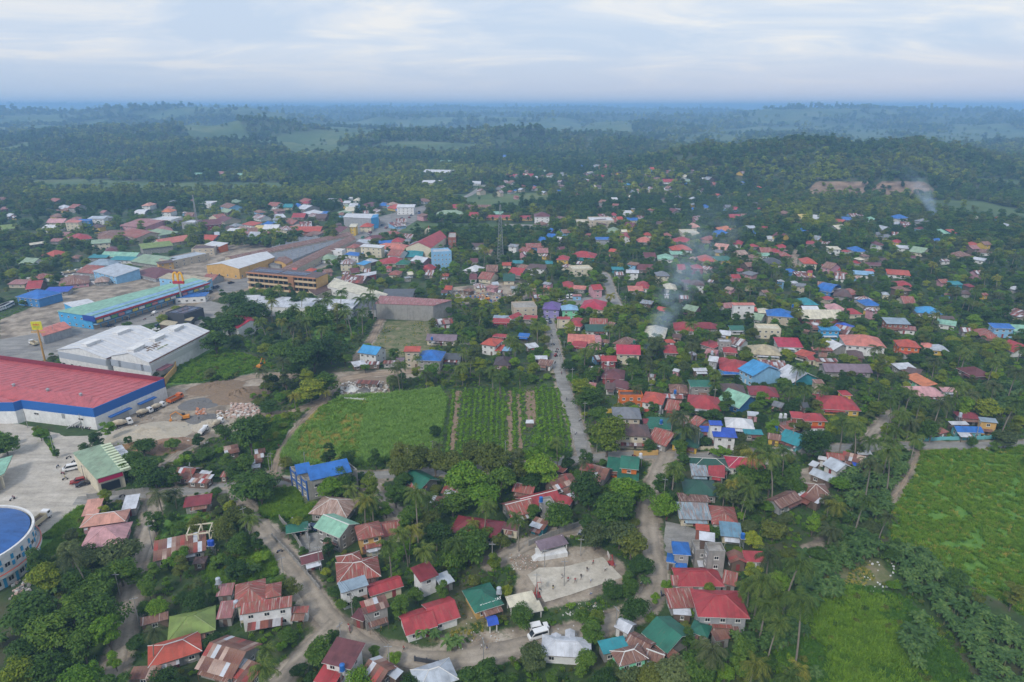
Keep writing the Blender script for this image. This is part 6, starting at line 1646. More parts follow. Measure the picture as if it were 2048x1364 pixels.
def make_banana(seed, stems=3, nleaf=8):
    r = np.random.default_rng(seed); V = []; Fc = []; mi = []
    for s in range(stems):
        b = np.array([r.normal(0, .55), r.normal(0, .55), 0]) * (s > 0); hh = r.uniform(1.5, 2.5)
        for i in range(5):
            a0, a1 = 2 * pi * i / 5, 2 * pi * (i + 1) / 5; n0 = len(V); V += [b + (.14 * cos(a0), .14 * sin(a0), -.1), b + (.14 * cos(a1), .14 * sin(a1), -.1), b + (.09 * cos(a1), .09 * sin(a1), hh), b + (.09 * cos(a0), .09 * sin(a0), hh)]; Fc.append([n0, n0 + 1, n0 + 2, n0 + 3]); mi.append(1)
        for i in range(nleaf):
            az = 2 * pi * i / nleaf + r.normal(0, .25); el = r.uniform(.55, 1.25); ln = r.uniform(1.7, 2.5); d = np.array([cos(az), sin(az), 0]); side = np.array([-d[1], d[0], 0]); p = b + np.array([0, 0, hh]); ang = el; seg = 6; pts = [p]
            for q in range(seg): p = p + (d * cos(ang) + np.array([0, 0, sin(ang)])) * ln / seg; ang -= .34; pts.append(p)
            wd = [.06, .28, .36, .36, .32, .22, .03]
            for q in range(seg):
                for sg in (-1, 1):
                    n0 = len(V); dr = np.array([0, 0, -.12]); w0, w1 = wd[q], wd[q + 1]
                    V += [pts[q], pts[q + 1], pts[q + 1] + side * sg * w1 + dr * w1 * 2, pts[q] + side * sg * w0 + dr * w0 * 2]; Fc.append([n0, n0 + 1, n0 + 2, n0 + 3]); mi.append(0)
    return np_mesh('leaves', V, Fc, [banM, plain('banana_stem', (.16, .17, .08), .8, .2)], mi)
BAN = [make_banana(40 + i, 3 + i % 2) for i in range(4)]
def make_tuft(seed, nb=26, h=1.0, w=.055, spread=.55):
    r = np.random.default_rng(seed); V = []; Fc = []
    for i in range(nb):
        a = r.random() * 6.28; b = np.array([r.normal(0, spread * .5), r.normal(0, spread * .5), 0]); d = np.array([cos(a), sin(a), 0]); s = np.array([-d[1], d[0], 0]) * w * (.7 + .6 * r.random()); hh = h * r.uniform(.6, 1.15)
        m1 = b + d * .12 * hh + np.array([0, 0, hh * .6]); m2 = b + d * .5 * hh + np.array([0, 0, hh * .88])
        n0 = len(V); V += [b - s, b + s, m1 + s, m1 - s, m1 - s, m1 + s, m2 + s * .3, m2 - s * .3]; Fc += [[n0, n0 + 1, n0 + 2, n0 + 3], [n0 + 4, n0 + 5, n0 + 6, n0 + 7]]
    return V, Fc
def tuft_mesh(name, mat, seed, **kw): V, Fc = make_tuft(seed, **kw); return np_mesh(name, V, Fc, [mat])
caneM = leafmat('cane_blade', (.085, .18, .04), (.17, .31, .08), (.28, .43, .15), .5); grassM = leafmat('grass_blade', (.055, .14, .014), (.125, .25, .026), (.23, .36, .05), .5)
grassD = leafmat('grass_dark', (.020, .075, .010), (.048, .135, .016), (.09, .20, .028), .3); goldM = leafmat('grass_gold', (.19, .21, .045), (.33, .31, .08), (.46, .38, .13), .3)
# ------------------------------------------------------------------ where things may stand
def free(x, y, margin=0.0, roads=True):
    x = np.asarray(x, float); y = np.asarray(y, float); ok = np.ones(x.shape, bool)
    for cx, cy_, hw, hd, ang in OCC:
        dx, dy = x - cx, y - cy_; lx = dx * cos(ang) + dy * sin(ang); ly = -dx * sin(ang) + dy * cos(ang)
        ok &= ~((np.abs(lx) < hw + margin) & (np.abs(ly) < hd + margin))
    if roads:
        for k, w_, l in ROADW.values():
            lo = l.min(0) - 20; hi = l.max(0) + 20; s = (x > lo[0]) & (x < hi[0]) & (y > lo[1]) & (y < hi[1])
            if s.any(): q = sdf_line(x[s], y[s], l, w_ / 2) > margin; tmp = ok[s]; tmp &= q; ok[s] = tmp
    for p in lot_w + [court_w] + [p for k, p in pads_w]: ok &= sdf_poly(x, y, p) > margin
    return ok
def inpoly(x, y, polys, m=0.0):
    r_ = np.zeros(np.shape(x), bool)
    for p in polys: r_ |= sdf_poly(x, y, p) < m
    return r_
def clear_view(x, y, r, hh):
    """keep trees from standing in front of roofs the photograph shows"""
    u, v, d = PX(x, y, height(x, y) + hh * .62); rp = r / d * F; ok = np.ones(np.shape(x), bool)
    for x0, x1, y0, y1, Y, k in VIS:
        kx = (x1 - x0) * .20; s = (y < Y) & (u + rp * .62 > x0 + kx) & (u - rp * .62 < x1 - kx) & (v - rp * .80 < y1 - (y1 - y0) * .25) & (v + rp * .8 > y0)
        ok &= ~s
    return ok
OPEN = [G(p) for p in DIRT[:2] + DIRT[3:]] + lot_w + [court_w] + GW['olive'] + cane_w + caner_w + rows_w + grassr_w + [GW['bright'][0], GW['bright'][2], GW['bright'][3]]
OPEN += [G(p) for p in ([(760, 636), (905, 636), (905, 650), (760, 640)], [(1090, 1230), (1240, 1200), (1260, 1210), (1100, 1260)], [(640, 760), (690, 745), (680, 800), (600, 850)], [(100, 1060), (170, 1020), (175, 1060), (110, 1110)], [(575, 972), (640, 1000), (600, 1050), (500, 1040)], [(690, 720), (790, 735), (780, 750), (690, 750)])]
def poisson(n_try, r0fun, xr, yr, seed, cell=9.0, mask=None):
    """dart throwing; returns x, y, r"""
    g = np.random.default_rng(seed); grid = {}; o = []
    Y = np.sqrt(g.random(n_try) * (yr[1]**2 - yr[0]**2) + yr[0]**2); X = (g.random(n_try) * 2 - 1) * (0.80 * Y + 14)
    rr = r0fun(X, Y, g)
    ok = np.ones(n_try, bool) if mask is None else mask(X, Y, rr)
    for x, y, r in zip(X[ok], Y[ok], rr[ok]):
        i, j = int(x // cell), int(y // cell); bad = False
        for a in (-1, 0, 1):
            for b_ in (-1, 0, 1):
                for (qx, qy, qr) in grid.get((i + a, j + b_), ()):
                    if (qx - x)**2 + (qy - y)**2 < (.80 * (qr + r))**2: bad = True; break
                if bad: break
            if bad: break
        if not bad: grid.setdefault((i, j), []).append((x, y, r)); o.append((x, y, r))
    return np.array(o)
# trees named one by one where the photograph shows them: px, py of the crown, its radius in pixels, shape, colour
TR = """10 888 22 round mid
-8 902 20 bushy dark
80 868 14 round bright
72 860 10 bushy yellowish
112 905 8 tall mid
168 893 10 round dark
28 880 10 bushy bright
1215 868 44 round yellowish
1250 985 34 round bright
1275 980 30 round mid
1331 1008 24 round bright
1322 965 20 tall dark
1345 950 22 tall mid
1225 1020 42 round mid
1180 985 36 round dark
1190 1075 36 spreading grey
1240 1065 46 spreading grey
1262 1090 40 spreading olive
1285 1130 26 round dark
1225 1180 26 spreading dark
1258 1182 22 round mid
1262 1215 34 round dark
1042 1228 26 round mid
1165 1228 24 round mid
1195 1232 20 tall yellowish
1300 1235 14 round mid
1335 1170 14 bushy bright
1310 1198 12 bushy bright
1118 1030 34 round mid
1068 1022 18 round mid
1160 1185 0 round mid
938 1090 46 spreading mid
962 1068 22 round mid
905 1110 36 spreading mid
872 1070 36 round dark
858 1040 26 round olive
820 1040 30 round mid
905 1000 34 round mid
930 965 42 round bright
965 985 40 round bright
1000 965 34 round mid
985 925 40 round olive
950 910 34 spreading olive
905 920 36 round olive
870 925 30 round olive
830 915 34 round olive
795 935 30 round olive
1030 935 32 round olive
1080 935 38 round bright
1105 895 24 tall bright
1065 960 26 round dark
984 892 10 tall dark
870 862 18 round dark
790 985 22 tall mid
805 960 24 round dark
740 1015 26 round mid
772 1012 18 tall bright
662 975 30 round bright
690 960 26 round mid
502 965 46 spreading dark
520 975 26 tall mid
490 930 22 round mid
500 870 38 round dark
520 850 24 round mid
470 940 20 round dark
290 935 34 round dark
310 955 30 spreading dark
265 920 22 round mid
350 955 16 tall mid
480 1030 32 spreading olive
450 1060 26 round olive
475 1090 26 round mid
525 1110 24 bushy bright
560 1160 16 round mid
580 1175 20 round olive
640 1300 34 spreading mid
575 1265 20 round mid
562 1290 14 bushy bright
750 1300 14 round mid
790 1318 18 bushy bright
645 1330 12 round mid
700 1060 0 round mid
360 1115 22 bushy bright
335 1125 18 bushy bright
322 1210 24 round bright
295 1165 26 tall mid
345 1070 18 bushy mid
395 1165 14 tall grey
430 1185 20 bushy mid
270 1150 20 round mid
90 1150 40 round yellowish
150 1165 38 round mid
200 1180 40 spreading mid
60 1230 62 spreading dark
140 1215 40 round mid
200 1230 44 round mid
100 1265 40 round mid
165 1290 42 round mid
215 1260 34 tall bright
40 1300 40 round dark
100 1330 44 round mid
170 1345 40 round bright
30 1350 40 round yellowish
230 1320 18 tall bright
235 1100 40 spreading grey
180 1110 34 spreading grey
140 1105 24 tall grey
240 1140 34 round mid
660 1200 0 round mid
668 1185 18 round dark
685 1205 14 round mid
765 1215 14 round mid
1375 1275 20 tall dark
1400 1330 44 spreading mid
1350 1340 40 spreading grey
1300 1345 34 spreading olive
1250 1345 30 spreading grey
1450 1345 20 round bright
1170 1320 30 round mid
1225 1330 22 round mid
1380 1225 12 round bright
1330 1180 0 round mid
1480 985 42 spreading grey
1500 960 34 round mid
1540 965 30 round mid
1600 965 26 round mid
1630 885 30 round dark
1640 870 22 round dark
1520 885 18 round mid
1545 850 18 tall bright
1560 835 14 tall mid
1440 905 18 bushy bright
1360 895 20 round mid
1300 890 16 round mid
1290 1010 0 round dark
1330 990 0 round dark
1180 800 24 round mid
1165 770 24 round yellowish
1185 745 20 round mid
1200 830 22 round mid
1215 1000 20 round dark
1605 835 0 round mid
1600 850 22 bushy olive
1850 860 24 round dark
1820 850 22 round mid
1900 875 0 round mid
2010 880 26 spreading grey
1945 885 14 round dark
1990 890 14 bushy mid
1960 850 0 round mid
625 700 40 round dark
660 690 36 round dark
600 720 36 round mid
560 700 30 spreading mid
640 640 34 round mid
580 640 26 round mid
590 600 18 round dark
545 590 20 round mid
500 620 34 spreading dark
470 600 24 spreading dark
455 640 30 round mid
430 680 28 round mid
535 770 16 ragged olive
620 775 30 round yellowish
650 765 26 round mid
690 715 16 round mid
835 590 0 round mid
540 810 18 round dark
730 735 14 bushy mid
"""
placed = []; specs = []
for ln in TR.strip().splitlines():
    f = ln.split(); px, py, rp = map(float, f[:3])
    if rp == 0: continue
    tone = {'bright': 'bright green', 'mid': 'mid green', 'dark': 'dark green', 'olive': 'olive green', 'grey': 'grey-green', 'yellowish': 'yellowish green'}[f[4]]
    s = mpp(px, py, 5); r = rp * s * 1.08; hh = r * {'round': 1.75, 'spreading': 1.3, 'tall': 2.5, 'ragged': 1.8, 'bushy': 1.4}[f[3]]
    p = P(px, py, hh * .6); specs.append((p[0], p[1], r, f[3], tone, (px, py)))
PALMS = """160 1105 30
318 990 24
348 985 20
295 1262 26
525 1340 34
530 1300 22
560 1320 0
778 1080 26
812 1062 24
832 995 28
968 1015 24
970 968 0
850 1095 26
1038 1040 24
945 1045 16
878 890 16
708 975 20
685 945 0
1345 830 20
1375 830 22
1365 858 22
1385 860 22
1515 912 34
1555 920 38
1450 975 24
1550 900 28
1430 1300 38
1400 1290 22
1520 1150 48
1560 1190 48
1530 1205 44
1500 1170 30
1580 1130 46
1545 1250 30
1610 1215 44
1540 1100 30
1500 1340 34
1560 1345 34
1600 1350 30
1360 1175 0
1720 855 28
1690 840 22
1790 900 28
1745 920 30
1790 860 34
1780 880 24
1830 880 20
1740 880 24
1820 845 22
1850 838 20
1870 840 18
1800 830 26
1840 800 26
1875 810 22
1900 800 22
1790 800 24
1940 790 32
1960 780 26
1920 770 24
1990 770 26
2020 800 26
2030 740 28
1985 720 26
1930 705 26
1620 930 0
1660 1060 28
1722 1000 26
1490 960 20
1385 690 16
1420 668 14
1300 730 16
1330 735 16
1265 735 16
1275 775 14
1295 715 14
1430 745 18
1580 780 18
1610 780 18
1640 775 16
1595 735 18
1640 690 14
745 575 0
600 590 14
560 575 12
650 600 14
690 610 20
700 625 18
712 600 18
722 620 18
678 585 16
735 590 16
745 600 14
738 575 12
670 610 16
640 605 14
540 605 14
580 615 14
530 640 18
590 690 0
580 650 16
620 640 16
610 625 14
560 640 14
640 655 14
588 790 14
655 785 10
800 620 0
590 830 10
905 560 16
880 545 14
1060 580 16
1045 570 14
1075 650 18
1030 690 20
1020 680 18
1170 700 18
1190 690 14
1240 650 16
1220 655 14
965 660 12
985 740 18
1000 755 16
1040 745 14
"""
palms = []
for ln in PALMS.strip().splitlines():
    px, py, rp = map(float, ln.split())
    if rp == 0: continue
    palms.append((px, py, rp))
placed = [(a[0], a[1], a[2]) for a in specs]
def mask_near(X, Y, rr):
    ok = free(X, Y, 0.8) & ~inpoly(X, Y, OPEN, 1.0); u, v, d = PX(X, Y, 4.0)
    town = (Y > 300) & (X < 40) & (Y < 760) & (X > -420)      # paved market quarter: few trees
    g = np.random.default_rng(5); keep = ~town | (g.random(len(X)) < np.where(u < 620, .10, .30)) | ((v < 720) & (v > 590) & (u > 420) & (u < 745)) | (v < 425) | ((u < 140) & (v < 560)) | ((u > 860) & (v > 500))
    ok &= keep
    for (a, b_, c_) in placed: ok &= (X - a)**2 + (Y - b_)**2 > (.75 * (c_ + rr))**2
    for (px, py, rp) in palms:
        p = P(px, py, 6); ok &= (X - p[0])**2 + (Y - p[1])**2 > (rr * .9 + 1.0)**2
    ok &= clear_view(X, Y, rr, rr * 1.7)
    bl = BANZ_W; ok &= ~inpoly(X, Y, bl, 0)
    return ok
BANZ = [[(1660, 1300 - 190), (1700, 1060), (1740, 1080), (1760, 1110), (1720, 1140), (1670, 1150)], [(1590, 1180), (1600, 1120), (1660, 1150), (1690, 1190), (1620, 1220)], [(1770, 1110), (1830, 1100), (1920, 1190), (2048, 1280), (2060, 1390), (1960, 1390), (1900, 1260), (1830, 1200)],
        [(1470, 1300), (1450, 1240), (1500, 1230), (1590, 1260), (1560, 1310)], [(1680, 960), (1800, 900), (1820, 930), (1780, 990), (1770, 1040), (1700, 1050)], [(1950, 770), (2040, 770), (2040, 830), (1960, 830)], [(1800, 1290), (1840, 1250), (1860, 1290), (1830, 1320)]]
BANZ_W = [G(p) for p in BANZ]
def rfun(X, Y, g):
    return np.clip(g.normal(3.2, .9, len(X)), 1.9, 5.6) * np.where(Y < 200, .92, 1.0)
near_t = poisson(26000, rfun, None, (112, 640), 3, 9.0, mask_near)
SHAPES = ['round', 'round', 'spreading', 'tall', 'ragged', 'bushy']
gg = np.random.default_rng(77)
nz = fbm(near_t[:, 0] / 35, near_t[:, 1] / 35, 21)
allt = list(specs)
for i, (x, y, r) in enumerate(near_t):
    k = nz[i] + gg.normal(0, .13); tone = 'dark green' if k < .38 else 'mid green' if k < .50 else 'olive green' if k < .56 else 'bright green' if k < .64 else 'grey-green' if k < .70 else 'yellowish green'
    u, v, d = PX(x, y, r); allt.append((x, y, r, SHAPES[int(gg.random() * 6)], tone, (float(u), float(v))))
inframe = lambda t: -40 < t[5][0] < 2090 and t[5][1] < 1420
named = [t for t in allt if inframe(t)]; named.sort(key=lambda t: -(t[2] / max(t[1], 1)) * (3 if t in specs else 1))
specset = set(id(t) for t in specs); order = [t for t in named if id(t) in specset] + [t for t in named if id(t) not in specset]
own, rest = order[:300], order[300:] + [t for t in allt if not inframe(t)]
def size_word(r): return 'small' if r < 2.7 else 'medium' if r < 4.2 else 'large' if r < 6.5 else 'huge'
SHW = {'round': 'round-crowned', 'spreading': 'wide-spreading', 'tall': 'tall narrow', 'ragged': 'ragged', 'bushy': 'low bushy'}
for (x, y, r, sh, tone, px) in own:
    me_, tr_ = TREES[sh][int(gg.random() * len(TREES[sh]))]; e_ = empty('tree', (x, y, 0), gg.random() * 6.28); e_.scale = (r * gg.uniform(.82, 1.15), r * gg.uniform(.82, 1.15), r * gg.uniform(.85, 1.2)); e_.rotation_euler = (gg.normal(0, .07), gg.normal(0, .07), e_.rotation_euler[2])
    obj('crown', me_, e_, mat=LM[tone]); obj('trunk', tr_, e_); auto(e_, f"{size_word(r)} {tone} {SHW[sh]} tree", 'tree', 'broadleaf trees among the houses', px)
# instances by geometry nodes for the uncountable rest
def scatter(name, pts, protos, scales, rots=None, idx_=None, kind='stuff', tilt=0.0):
    me = bpy.data.meshes.new(name); pts = np.asarray(pts, np.float32); n = len(pts); me.vertices.add(n); me.vertices.foreach_set('co', pts.ravel())
    g = np.random.default_rng(n)
    sc = np.asarray(scales, np.float32); sc = np.repeat(sc[:, None], 3, 1) if sc.ndim == 1 else sc
    a = me.attributes.new('sc', 'FLOAT_VECTOR', 'POINT'); a.data.foreach_set('vector', sc.ravel())
    ro = np.zeros((n, 3), np.float32); ro[:, 2] = g.random(n) * 6.283 if rots is None else rots; ro[:, :2] = g.normal(0, tilt, (n, 2)) if tilt else 0
    a = me.attributes.new('ro', 'FLOAT_VECTOR', 'POINT'); a.data.foreach_set('vector', ro.ravel())
    a = me.attributes.new('ix', 'INT', 'POINT'); a.data.foreach_set('value', (g.integers(0, len(protos), n) if idx_ is None else np.asarray(idx_)).astype(np.int32))
    o = bpy.data.objects.new(name, me); COL.objects.link(o); tag(o, kind=kind)
    c = bpy.data.collections.new(name + '_kinds')
    for i, (pm_, mt) in enumerate(protos):
        q = bpy.data.objects.new(f'{name}_kind{i:02d}', pm_); c.objects.link(q)
        if mt is not None: q.material_slots[0].link = 'OBJECT'; q.material_slots[0].material = mt
    ng = bpy.data.node_groups.new(name, 'GeometryNodeTree'); ng.interface.new_socket('Geometry', in_out='INPUT', socket_type='NodeSocketGeometry'); ng.interface.new_socket('Geometry', in_out='OUTPUT', socket_type='NodeSocketGeometry')
    gi = ng.nodes.new('NodeGroupInput'); go = ng.nodes.new('NodeGroupOutput'); ip = ng.nodes.new('GeometryNodeInstanceOnPoints'); ci = ng.nodes.new('GeometryNodeCollectionInfo')
    ci.inputs['Collection'].default_value = c; ci.inputs['Separate Children'].default_value = True; ci.inputs['Reset Children'].default_value = True
    def at(nm, ty):
        q = ng.nodes.new('GeometryNodeInputNamedAttribute'); q.data_type = ty; q.inputs['Name'].default_value = nm; return q.outputs['Attribute']
    l = ng.links; l.new(gi.outputs[0], ip.inputs['Points']); l.new(ci.outputs[0], ip.inputs['Instance']); ip.inputs['Pick Instance'].default_value = True
    l.new(at('ix', 'INT'), ip.inputs['Instance Index']); l.new(at('ro', 'FLOAT_VECTOR'), ip.inputs['Rotation']); l.new(at('sc', 'FLOAT_VECTOR'), ip.inputs['Scale']); l.new(ip.outputs[0], go.inputs[0])
    md = o.modifiers.new('scatter', 'NODES'); md.node_group = ng; return o
tones = ['dark green', 'mid green', 'bright green', 'olive green', 'yellowish green', 'grey-green']
protos = []; pix = {}
for sh in ('round', 'spreading', 'tall', 'ragged', 'bushy'):
    for tn in tones: pix[(sh, tn)] = len(protos); protos.append((TREES[sh][0][0], LM[tn]))
if rest: scatter('woodland', [(x, y, .2) for x, y, r, *_ in rest], protos, [r for _, _, r, *_ in rest], idx_=[pix[(t[3], t[4])] for t in rest])
# palms: the traced ones are things of their own
pl = []
for (px, py, rp) in palms:
    hh_i = 0 if rp < 20 else int(gg.random() * 4); hh = (8.5, 11, 6.5, 13)[hh_i]
    s = mpp(px, py, hh); sc = np.clip(rp * s / 3.5, .6, 1.25)
    if py < 720 and 520 < px < 760: hh_i = 1 if gg.random() < .5 else 3; hh = (8.5, 11, 6.5, 13)[hh_i]; sc = max(sc, .8)
    p = P(px, py, hh * sc); pl.append((p[0], p[1], sc, hh_i, (px, py)))
g2 = np.random.default_rng(8); X = (g2.random(3000) * 2 - 1); Y = np.sqrt(g2.random(3000) * (560**2 - 150**2) + 150**2); X = X * .8 * Y; ok = free(X, Y, 1.5) & ~inpoly(X, Y, OPEN + BANZ_W, 1) & clear_view(X, Y, np.full(3000, 3.0), np.full(3000, 12.0)) & (fbm(X / 60, Y / 60, 61) > .44)
u_, v_, _ = PX(X, Y, 8); ok &= ((u_ > 740) | ((v_ > 590) & (u_ > 430)) | (u_ < 100)) & (v_ < 1250)
for x, y in list(zip(X[ok], Y[ok]))[:190]:
    u, v, d = PX(x, y, 9); pl.append((x, y, g2.uniform(.7, 1.1), int(g2.random() * 4), (float(u), float(v))))
for i, (x, y, sc, hi, px) in enumerate(pl):
    tm_, top = PTR[hi]; tn = ['green', 'green', 'green', 'grey-green', 'yellowing'][int(gg.random() * 4.35)]; e_ = empty('coconut_palm', (x, y, 0), gg.random() * 6.28); e_.scale = (sc,) * 3
    obj('fronds', PALM[i % 4], e_, tuple(top), mat=palmM[tn]); obj('trunk', tm_, e_)
    auto(e_, f"{('leaning ', 'tall ', 'short ', 'very tall ')[hi]}{tn if tn != 'green' else 'deep green'} coconut palm", 'palm', 'coconut palms of the village', px)
# banana plants
bn = []
for z_, dens in zip(BANZ, (1, 1, 1, 1, 1, 1, 1)):
    w = G(z_); xs = [p[0] for p in w]; ys_ = [p[1] for p in w]; a_ = 0
    for _ in range(700):
        x, y = gg.uniform(min(xs), max(xs)), gg.uniform(min(ys_), max(ys_))
        if sdf_poly(np.array([x]), np.array([y]), w)[0] < 0 and all((x - b_[0])**2 + (y - b_[1])**2 > 2.3**2 for b_ in bn): bn.append((x, y))
X = gg.uniform(-150, 190, 900); Y = gg.uniform(118, 330, 900); ok = free(X, Y, 1.2) & ~inpoly(X, Y, OPEN, .5) & (fbm(X / 25, Y / 25, 91) > .60) & clear_view(X, Y, np.full(900, 1.5), np.full(900, 3.5))
for x, y in zip(X[ok], Y[ok]):
    if all((x - b_[0])**2 + (y - b_[1])**2 > 4 for b_ in bn): bn.append((x, y))
for px, py in ((1605, 1260), (1630, 1345), (1905, 1180), (1290, 1160), (905, 1290), (870, 1270), (840, 1265), (430, 1130), (505, 1140), (1370, 1000), (1450, 1320), (1815, 1265), (1822, 1300), (1835, 1325)): p = P(px, py, 1.5); bn.append((p[0], p[1]))
bn = [b_ for b_ in bn if -60 < PX(b_[0], b_[1], 1.5)[0] < 2110]; bn.sort(key=lambda q: q[1])
for i, (x, y) in enumerate(bn[:290]):
    s = gg.uniform(.8, 1.25); o = obj('banana_plant', BAN[i % 4], None, (x, y, 0), gg.random() * 6.28, s); u, v, d = PX(x, y, 1.5)
    auto(o, ('tall ' if s > 1.1 else 'small ' if s < .9 else '') + 'leafy banana plant clump', 'banana plant', 'banana plants', (float(u), float(v)))
if bn[290:]: scatter('banana_thicket', [(x, y, 0) for x, y in bn[290:]], [(m_, None) for m_ in BAN], np.full(len(bn) - 290, 1.0))
# ------------------------------------------------------------------ forest beyond the village
def forest(name, n, yr, rm, level, zoff, seed, thin=None):
    g = np.random.default_rng(seed); Y = np.sqrt(g.random(n) * (yr[1]**2 - yr[0]**2) + yr[0]**2) if level != 'geo' else 0
    X = (g.random(n) * 2 - 1) * (.80 * Y + 30); ok = np.ones(n, bool)
    if yr[0] < 1500: ok &= free(X, Y, 1.0) & clear_view(X, Y, np.full(n, rm), np.full(n, rm * 1.6))
    fld = sdf_polys(X, Y, far_w)
    pt = np.where(Y > 1900, 40 * (0.62 - fbm(X / 260, Y / 420, 31)), 60.0); vl = ss(-0.35, -0.1, X / Y) * ss(2100, 2500, Y) * (1 - ss(4300, 5200, Y)); pt = np.minimum(pt, np.where(vl > .3, 40 * (.50 - fbm(X / 300, Y / 260, 33)), 60))
    ok &= (np.minimum(fld, pt) > 0) | (g.random(n) < .02)
    k = X / Y; ok &= ~((k > .425) & (k < .61) & (Y > 950) & (Y < 1006) & ~((k > .508) & (k < .528))) | (g.random(n) < .10)
    if thin is not None: ok &= thin(X, Y, g)
    X, Y = X[ok], Y[ok]; Z = height(X, Y); r = rm * np.clip(g.normal(1, .28, len(X)), .5, 1.9)
    nzz = fbm(X / 110, Y / 110, 44) + g.normal(0, .07, len(X))
    ti = np.select([nzz < .40, nzz < .50, nzz < .56, nzz < .62], [0, 1, 3, 5], 4); si = g.integers(0, 4, len(X))
    tn = ['dark green', 'mid green', 'bright green', 'olive green', 'yellowish green', 'grey-green']; pr = [(LOW[level][s], LM[t_]) for s in range(4) for t_ in tn]
    scatter(name, np.stack([X, Y, Z - r * .15 + zoff], 1), pr, np.stack([r, r, r * g.uniform(.85, 1.2, len(X))], 1), idx_=si * 6 + ti)
def town_thin(X, Y, g):
    u, v, d = PX(X, Y, 4); t_ = (v > 412) & (u < 860) & (v < 470); return ~t_ | (g.random(len(X)) < .25)
forest('forest', 15500, (600, 1000), 4.0, 'mid', 0, 1, town_thin)
forest('forest', 30000, (1000, 1900), 4.6, 'far', 0, 2)
forest('forest', 34000, (1900, 3800), 7.0, 'far', 0, 3)
forest('forest', 26000, (3800, 9000), 12.0, 'far', 0, 4)
forest('forest', 9000, (9000, 26000), 22.0, 'far', 0, 5)
# ------------------------------------------------------------------ undergrowth, fields
def inpts(polys, n, seed, fn=None):
    g = np.random.default_rng(seed); o = []
    for w in polys:
        xs = [p[0] for p in w]; ys_ = [p[1] for p in w]; X = g.uniform(min(xs), max(xs), n); Y = g.uniform(min(ys_), max(ys_), n); ok = sdf_poly(X, Y, w) < -.3
        if fn is not None: ok &= fn(X, Y, g)
        o.append(np.stack([X[ok], Y[ok], np.zeros(ok.sum())], 1))
    return np.vstack(o)
cane_p = [(tuft_mesh('tuft', caneM, i, nb=22, h=2.1, w=.085, spread=.9), None) for i in range(3)]
rag_p = [(tuft_mesh('tuft', grassM, 10 + i, nb=30, h=1.3, w=.07, spread=1.0), None) for i in range(3)]
dk_p = [(tuft_mesh('tuft', grassD, 20 + i, nb=30, h=.7, w=.06, spread=1.0), None) for i in range(3)]
gd_p = [(tuft_mesh('tuft', goldM, 30 + i, nb=24, h=1.0, w=.06, spread=.9), None) for i in range(2)]
q = inpts(cane_w, 16000, 1, lambda X, Y, g: ~((sdf_polys(X, Y, [G(YELLOWG)]) < 0) & (g.random(len(X)) < .88))); scatter('cane_field', q, cane_p, np.random.default_rng(1).uniform(.5, 1.0, len(q)))
q = inpts([G(YELLOWG)], 9000, 2); mixp = gd_p + rag_p; g_ = np.random.default_rng(2); nn_ = fbm(q[:, 0] / 9, q[:, 1] / 9, 3); ii = np.where(nn_ + g_.normal(0, .10, len(q)) > .43, g_.integers(0, 2, len(q)), 2 + g_.integers(0, 3, len(q))); scatter('meadow_grass', q, mixp, g_.uniform(.5, .9, len(q)), idx_=ii)
q = inpts(caner_w, 30000, 3); g_ = np.random.default_rng(3); nn_ = fbm(q[:, 0] / 7, q[:, 1] / 7, 5); nb_ = fbm(q[:, 0] / 2.4, q[:, 1] / 2.4, 8)
bushp = [(BUSH[i], LM['bright green']) for i in range(3)] + [(BUSH[i], LM['mid green']) for i in range(3)] + [(BUSH[0], LM['yellowish green'])]
keep = nb_ > .40; q2 = q[keep]; sc2 = .55 + 1.0 * nn_[keep] * g_.random(keep.sum())
scatter('cassava_field', q2, rag_p + rag_p + dk_p + [gd_p[0]], sc2 * .8)
q = inpts(grassr_w, 9000, 44, lambda X, Y, g: free(X, Y, .3)); g_ = np.random.default_rng(44); ii = np.where(fbm(q[:, 0] / 11, q[:, 1] / 11, 19) + g_.normal(0, .06, len(q)) > .56, g_.integers(0, 3, len(q)), g_.integers(3, 6, len(q))); scatter('dark_grass', q, rag_p + dk_p, g_.uniform(.5, 1.0, len(q)), idx_=ii)
q = inpts([GW['bright'][0], GW['bright'][2], GW['bright'][4], GW['bright'][5], GW['bright'][7]], 9000, 4, lambda X, Y, g: free(X, Y, .3)); g_ = np.random.default_rng(4); scatter('tall_grass', q, rag_p + dk_p + dk_p, g_.uniform(.4, .9, len(q)) * (.6 + .8 * fbm(q[:, 0] / 8, q[:, 1] / 8, 17)))
# tilled rows: planted strips run away from the camera
pr_ = []; bp = []
Rw = G(ROWS)
for px in np.arange(893, 1150, 12.5):
    a, b_ = P(px, 915, 0), P(px * .55 + 1005 * .45 if False else 1015 + (px - 1015) * .87, 776, 0); L_ = np.linalg.norm(b_ - a)
    gap = any(abs(px - c) < 8 for c in (903, 1020, 1040, 1060, 1072))
    for t in np.arange(0, 1, .75 / L_):
        p = a + (b_ - a) * t
        if gap and gg.random() < .88: continue
        pr_.append((p[0] + gg.normal(0, .25), p[1], 0))
pr_ = np.array(pr_); ok = (sdf_poly(pr_[:, 0], pr_[:, 1], Rw) < -.5); pr_ = pr_[ok]; g_ = np.random.default_rng(9)
scatter('crop_rows', pr_, [(BUSH[0], cornM), (BUSH[1], cornM), (BUSH[2], LM['bright green'])], g_.uniform(.45, .95, len(pr_)) * .8)
strips = [(897, 908, 782, 900), (1016, 1025, 780, 903), (1037, 1044, 788, 900), (1055, 1078, 782, 850)]
fx_ = lambda x, y: 1015 + (x - 1015) * (.87 + .13 * (y - 776) / 139)
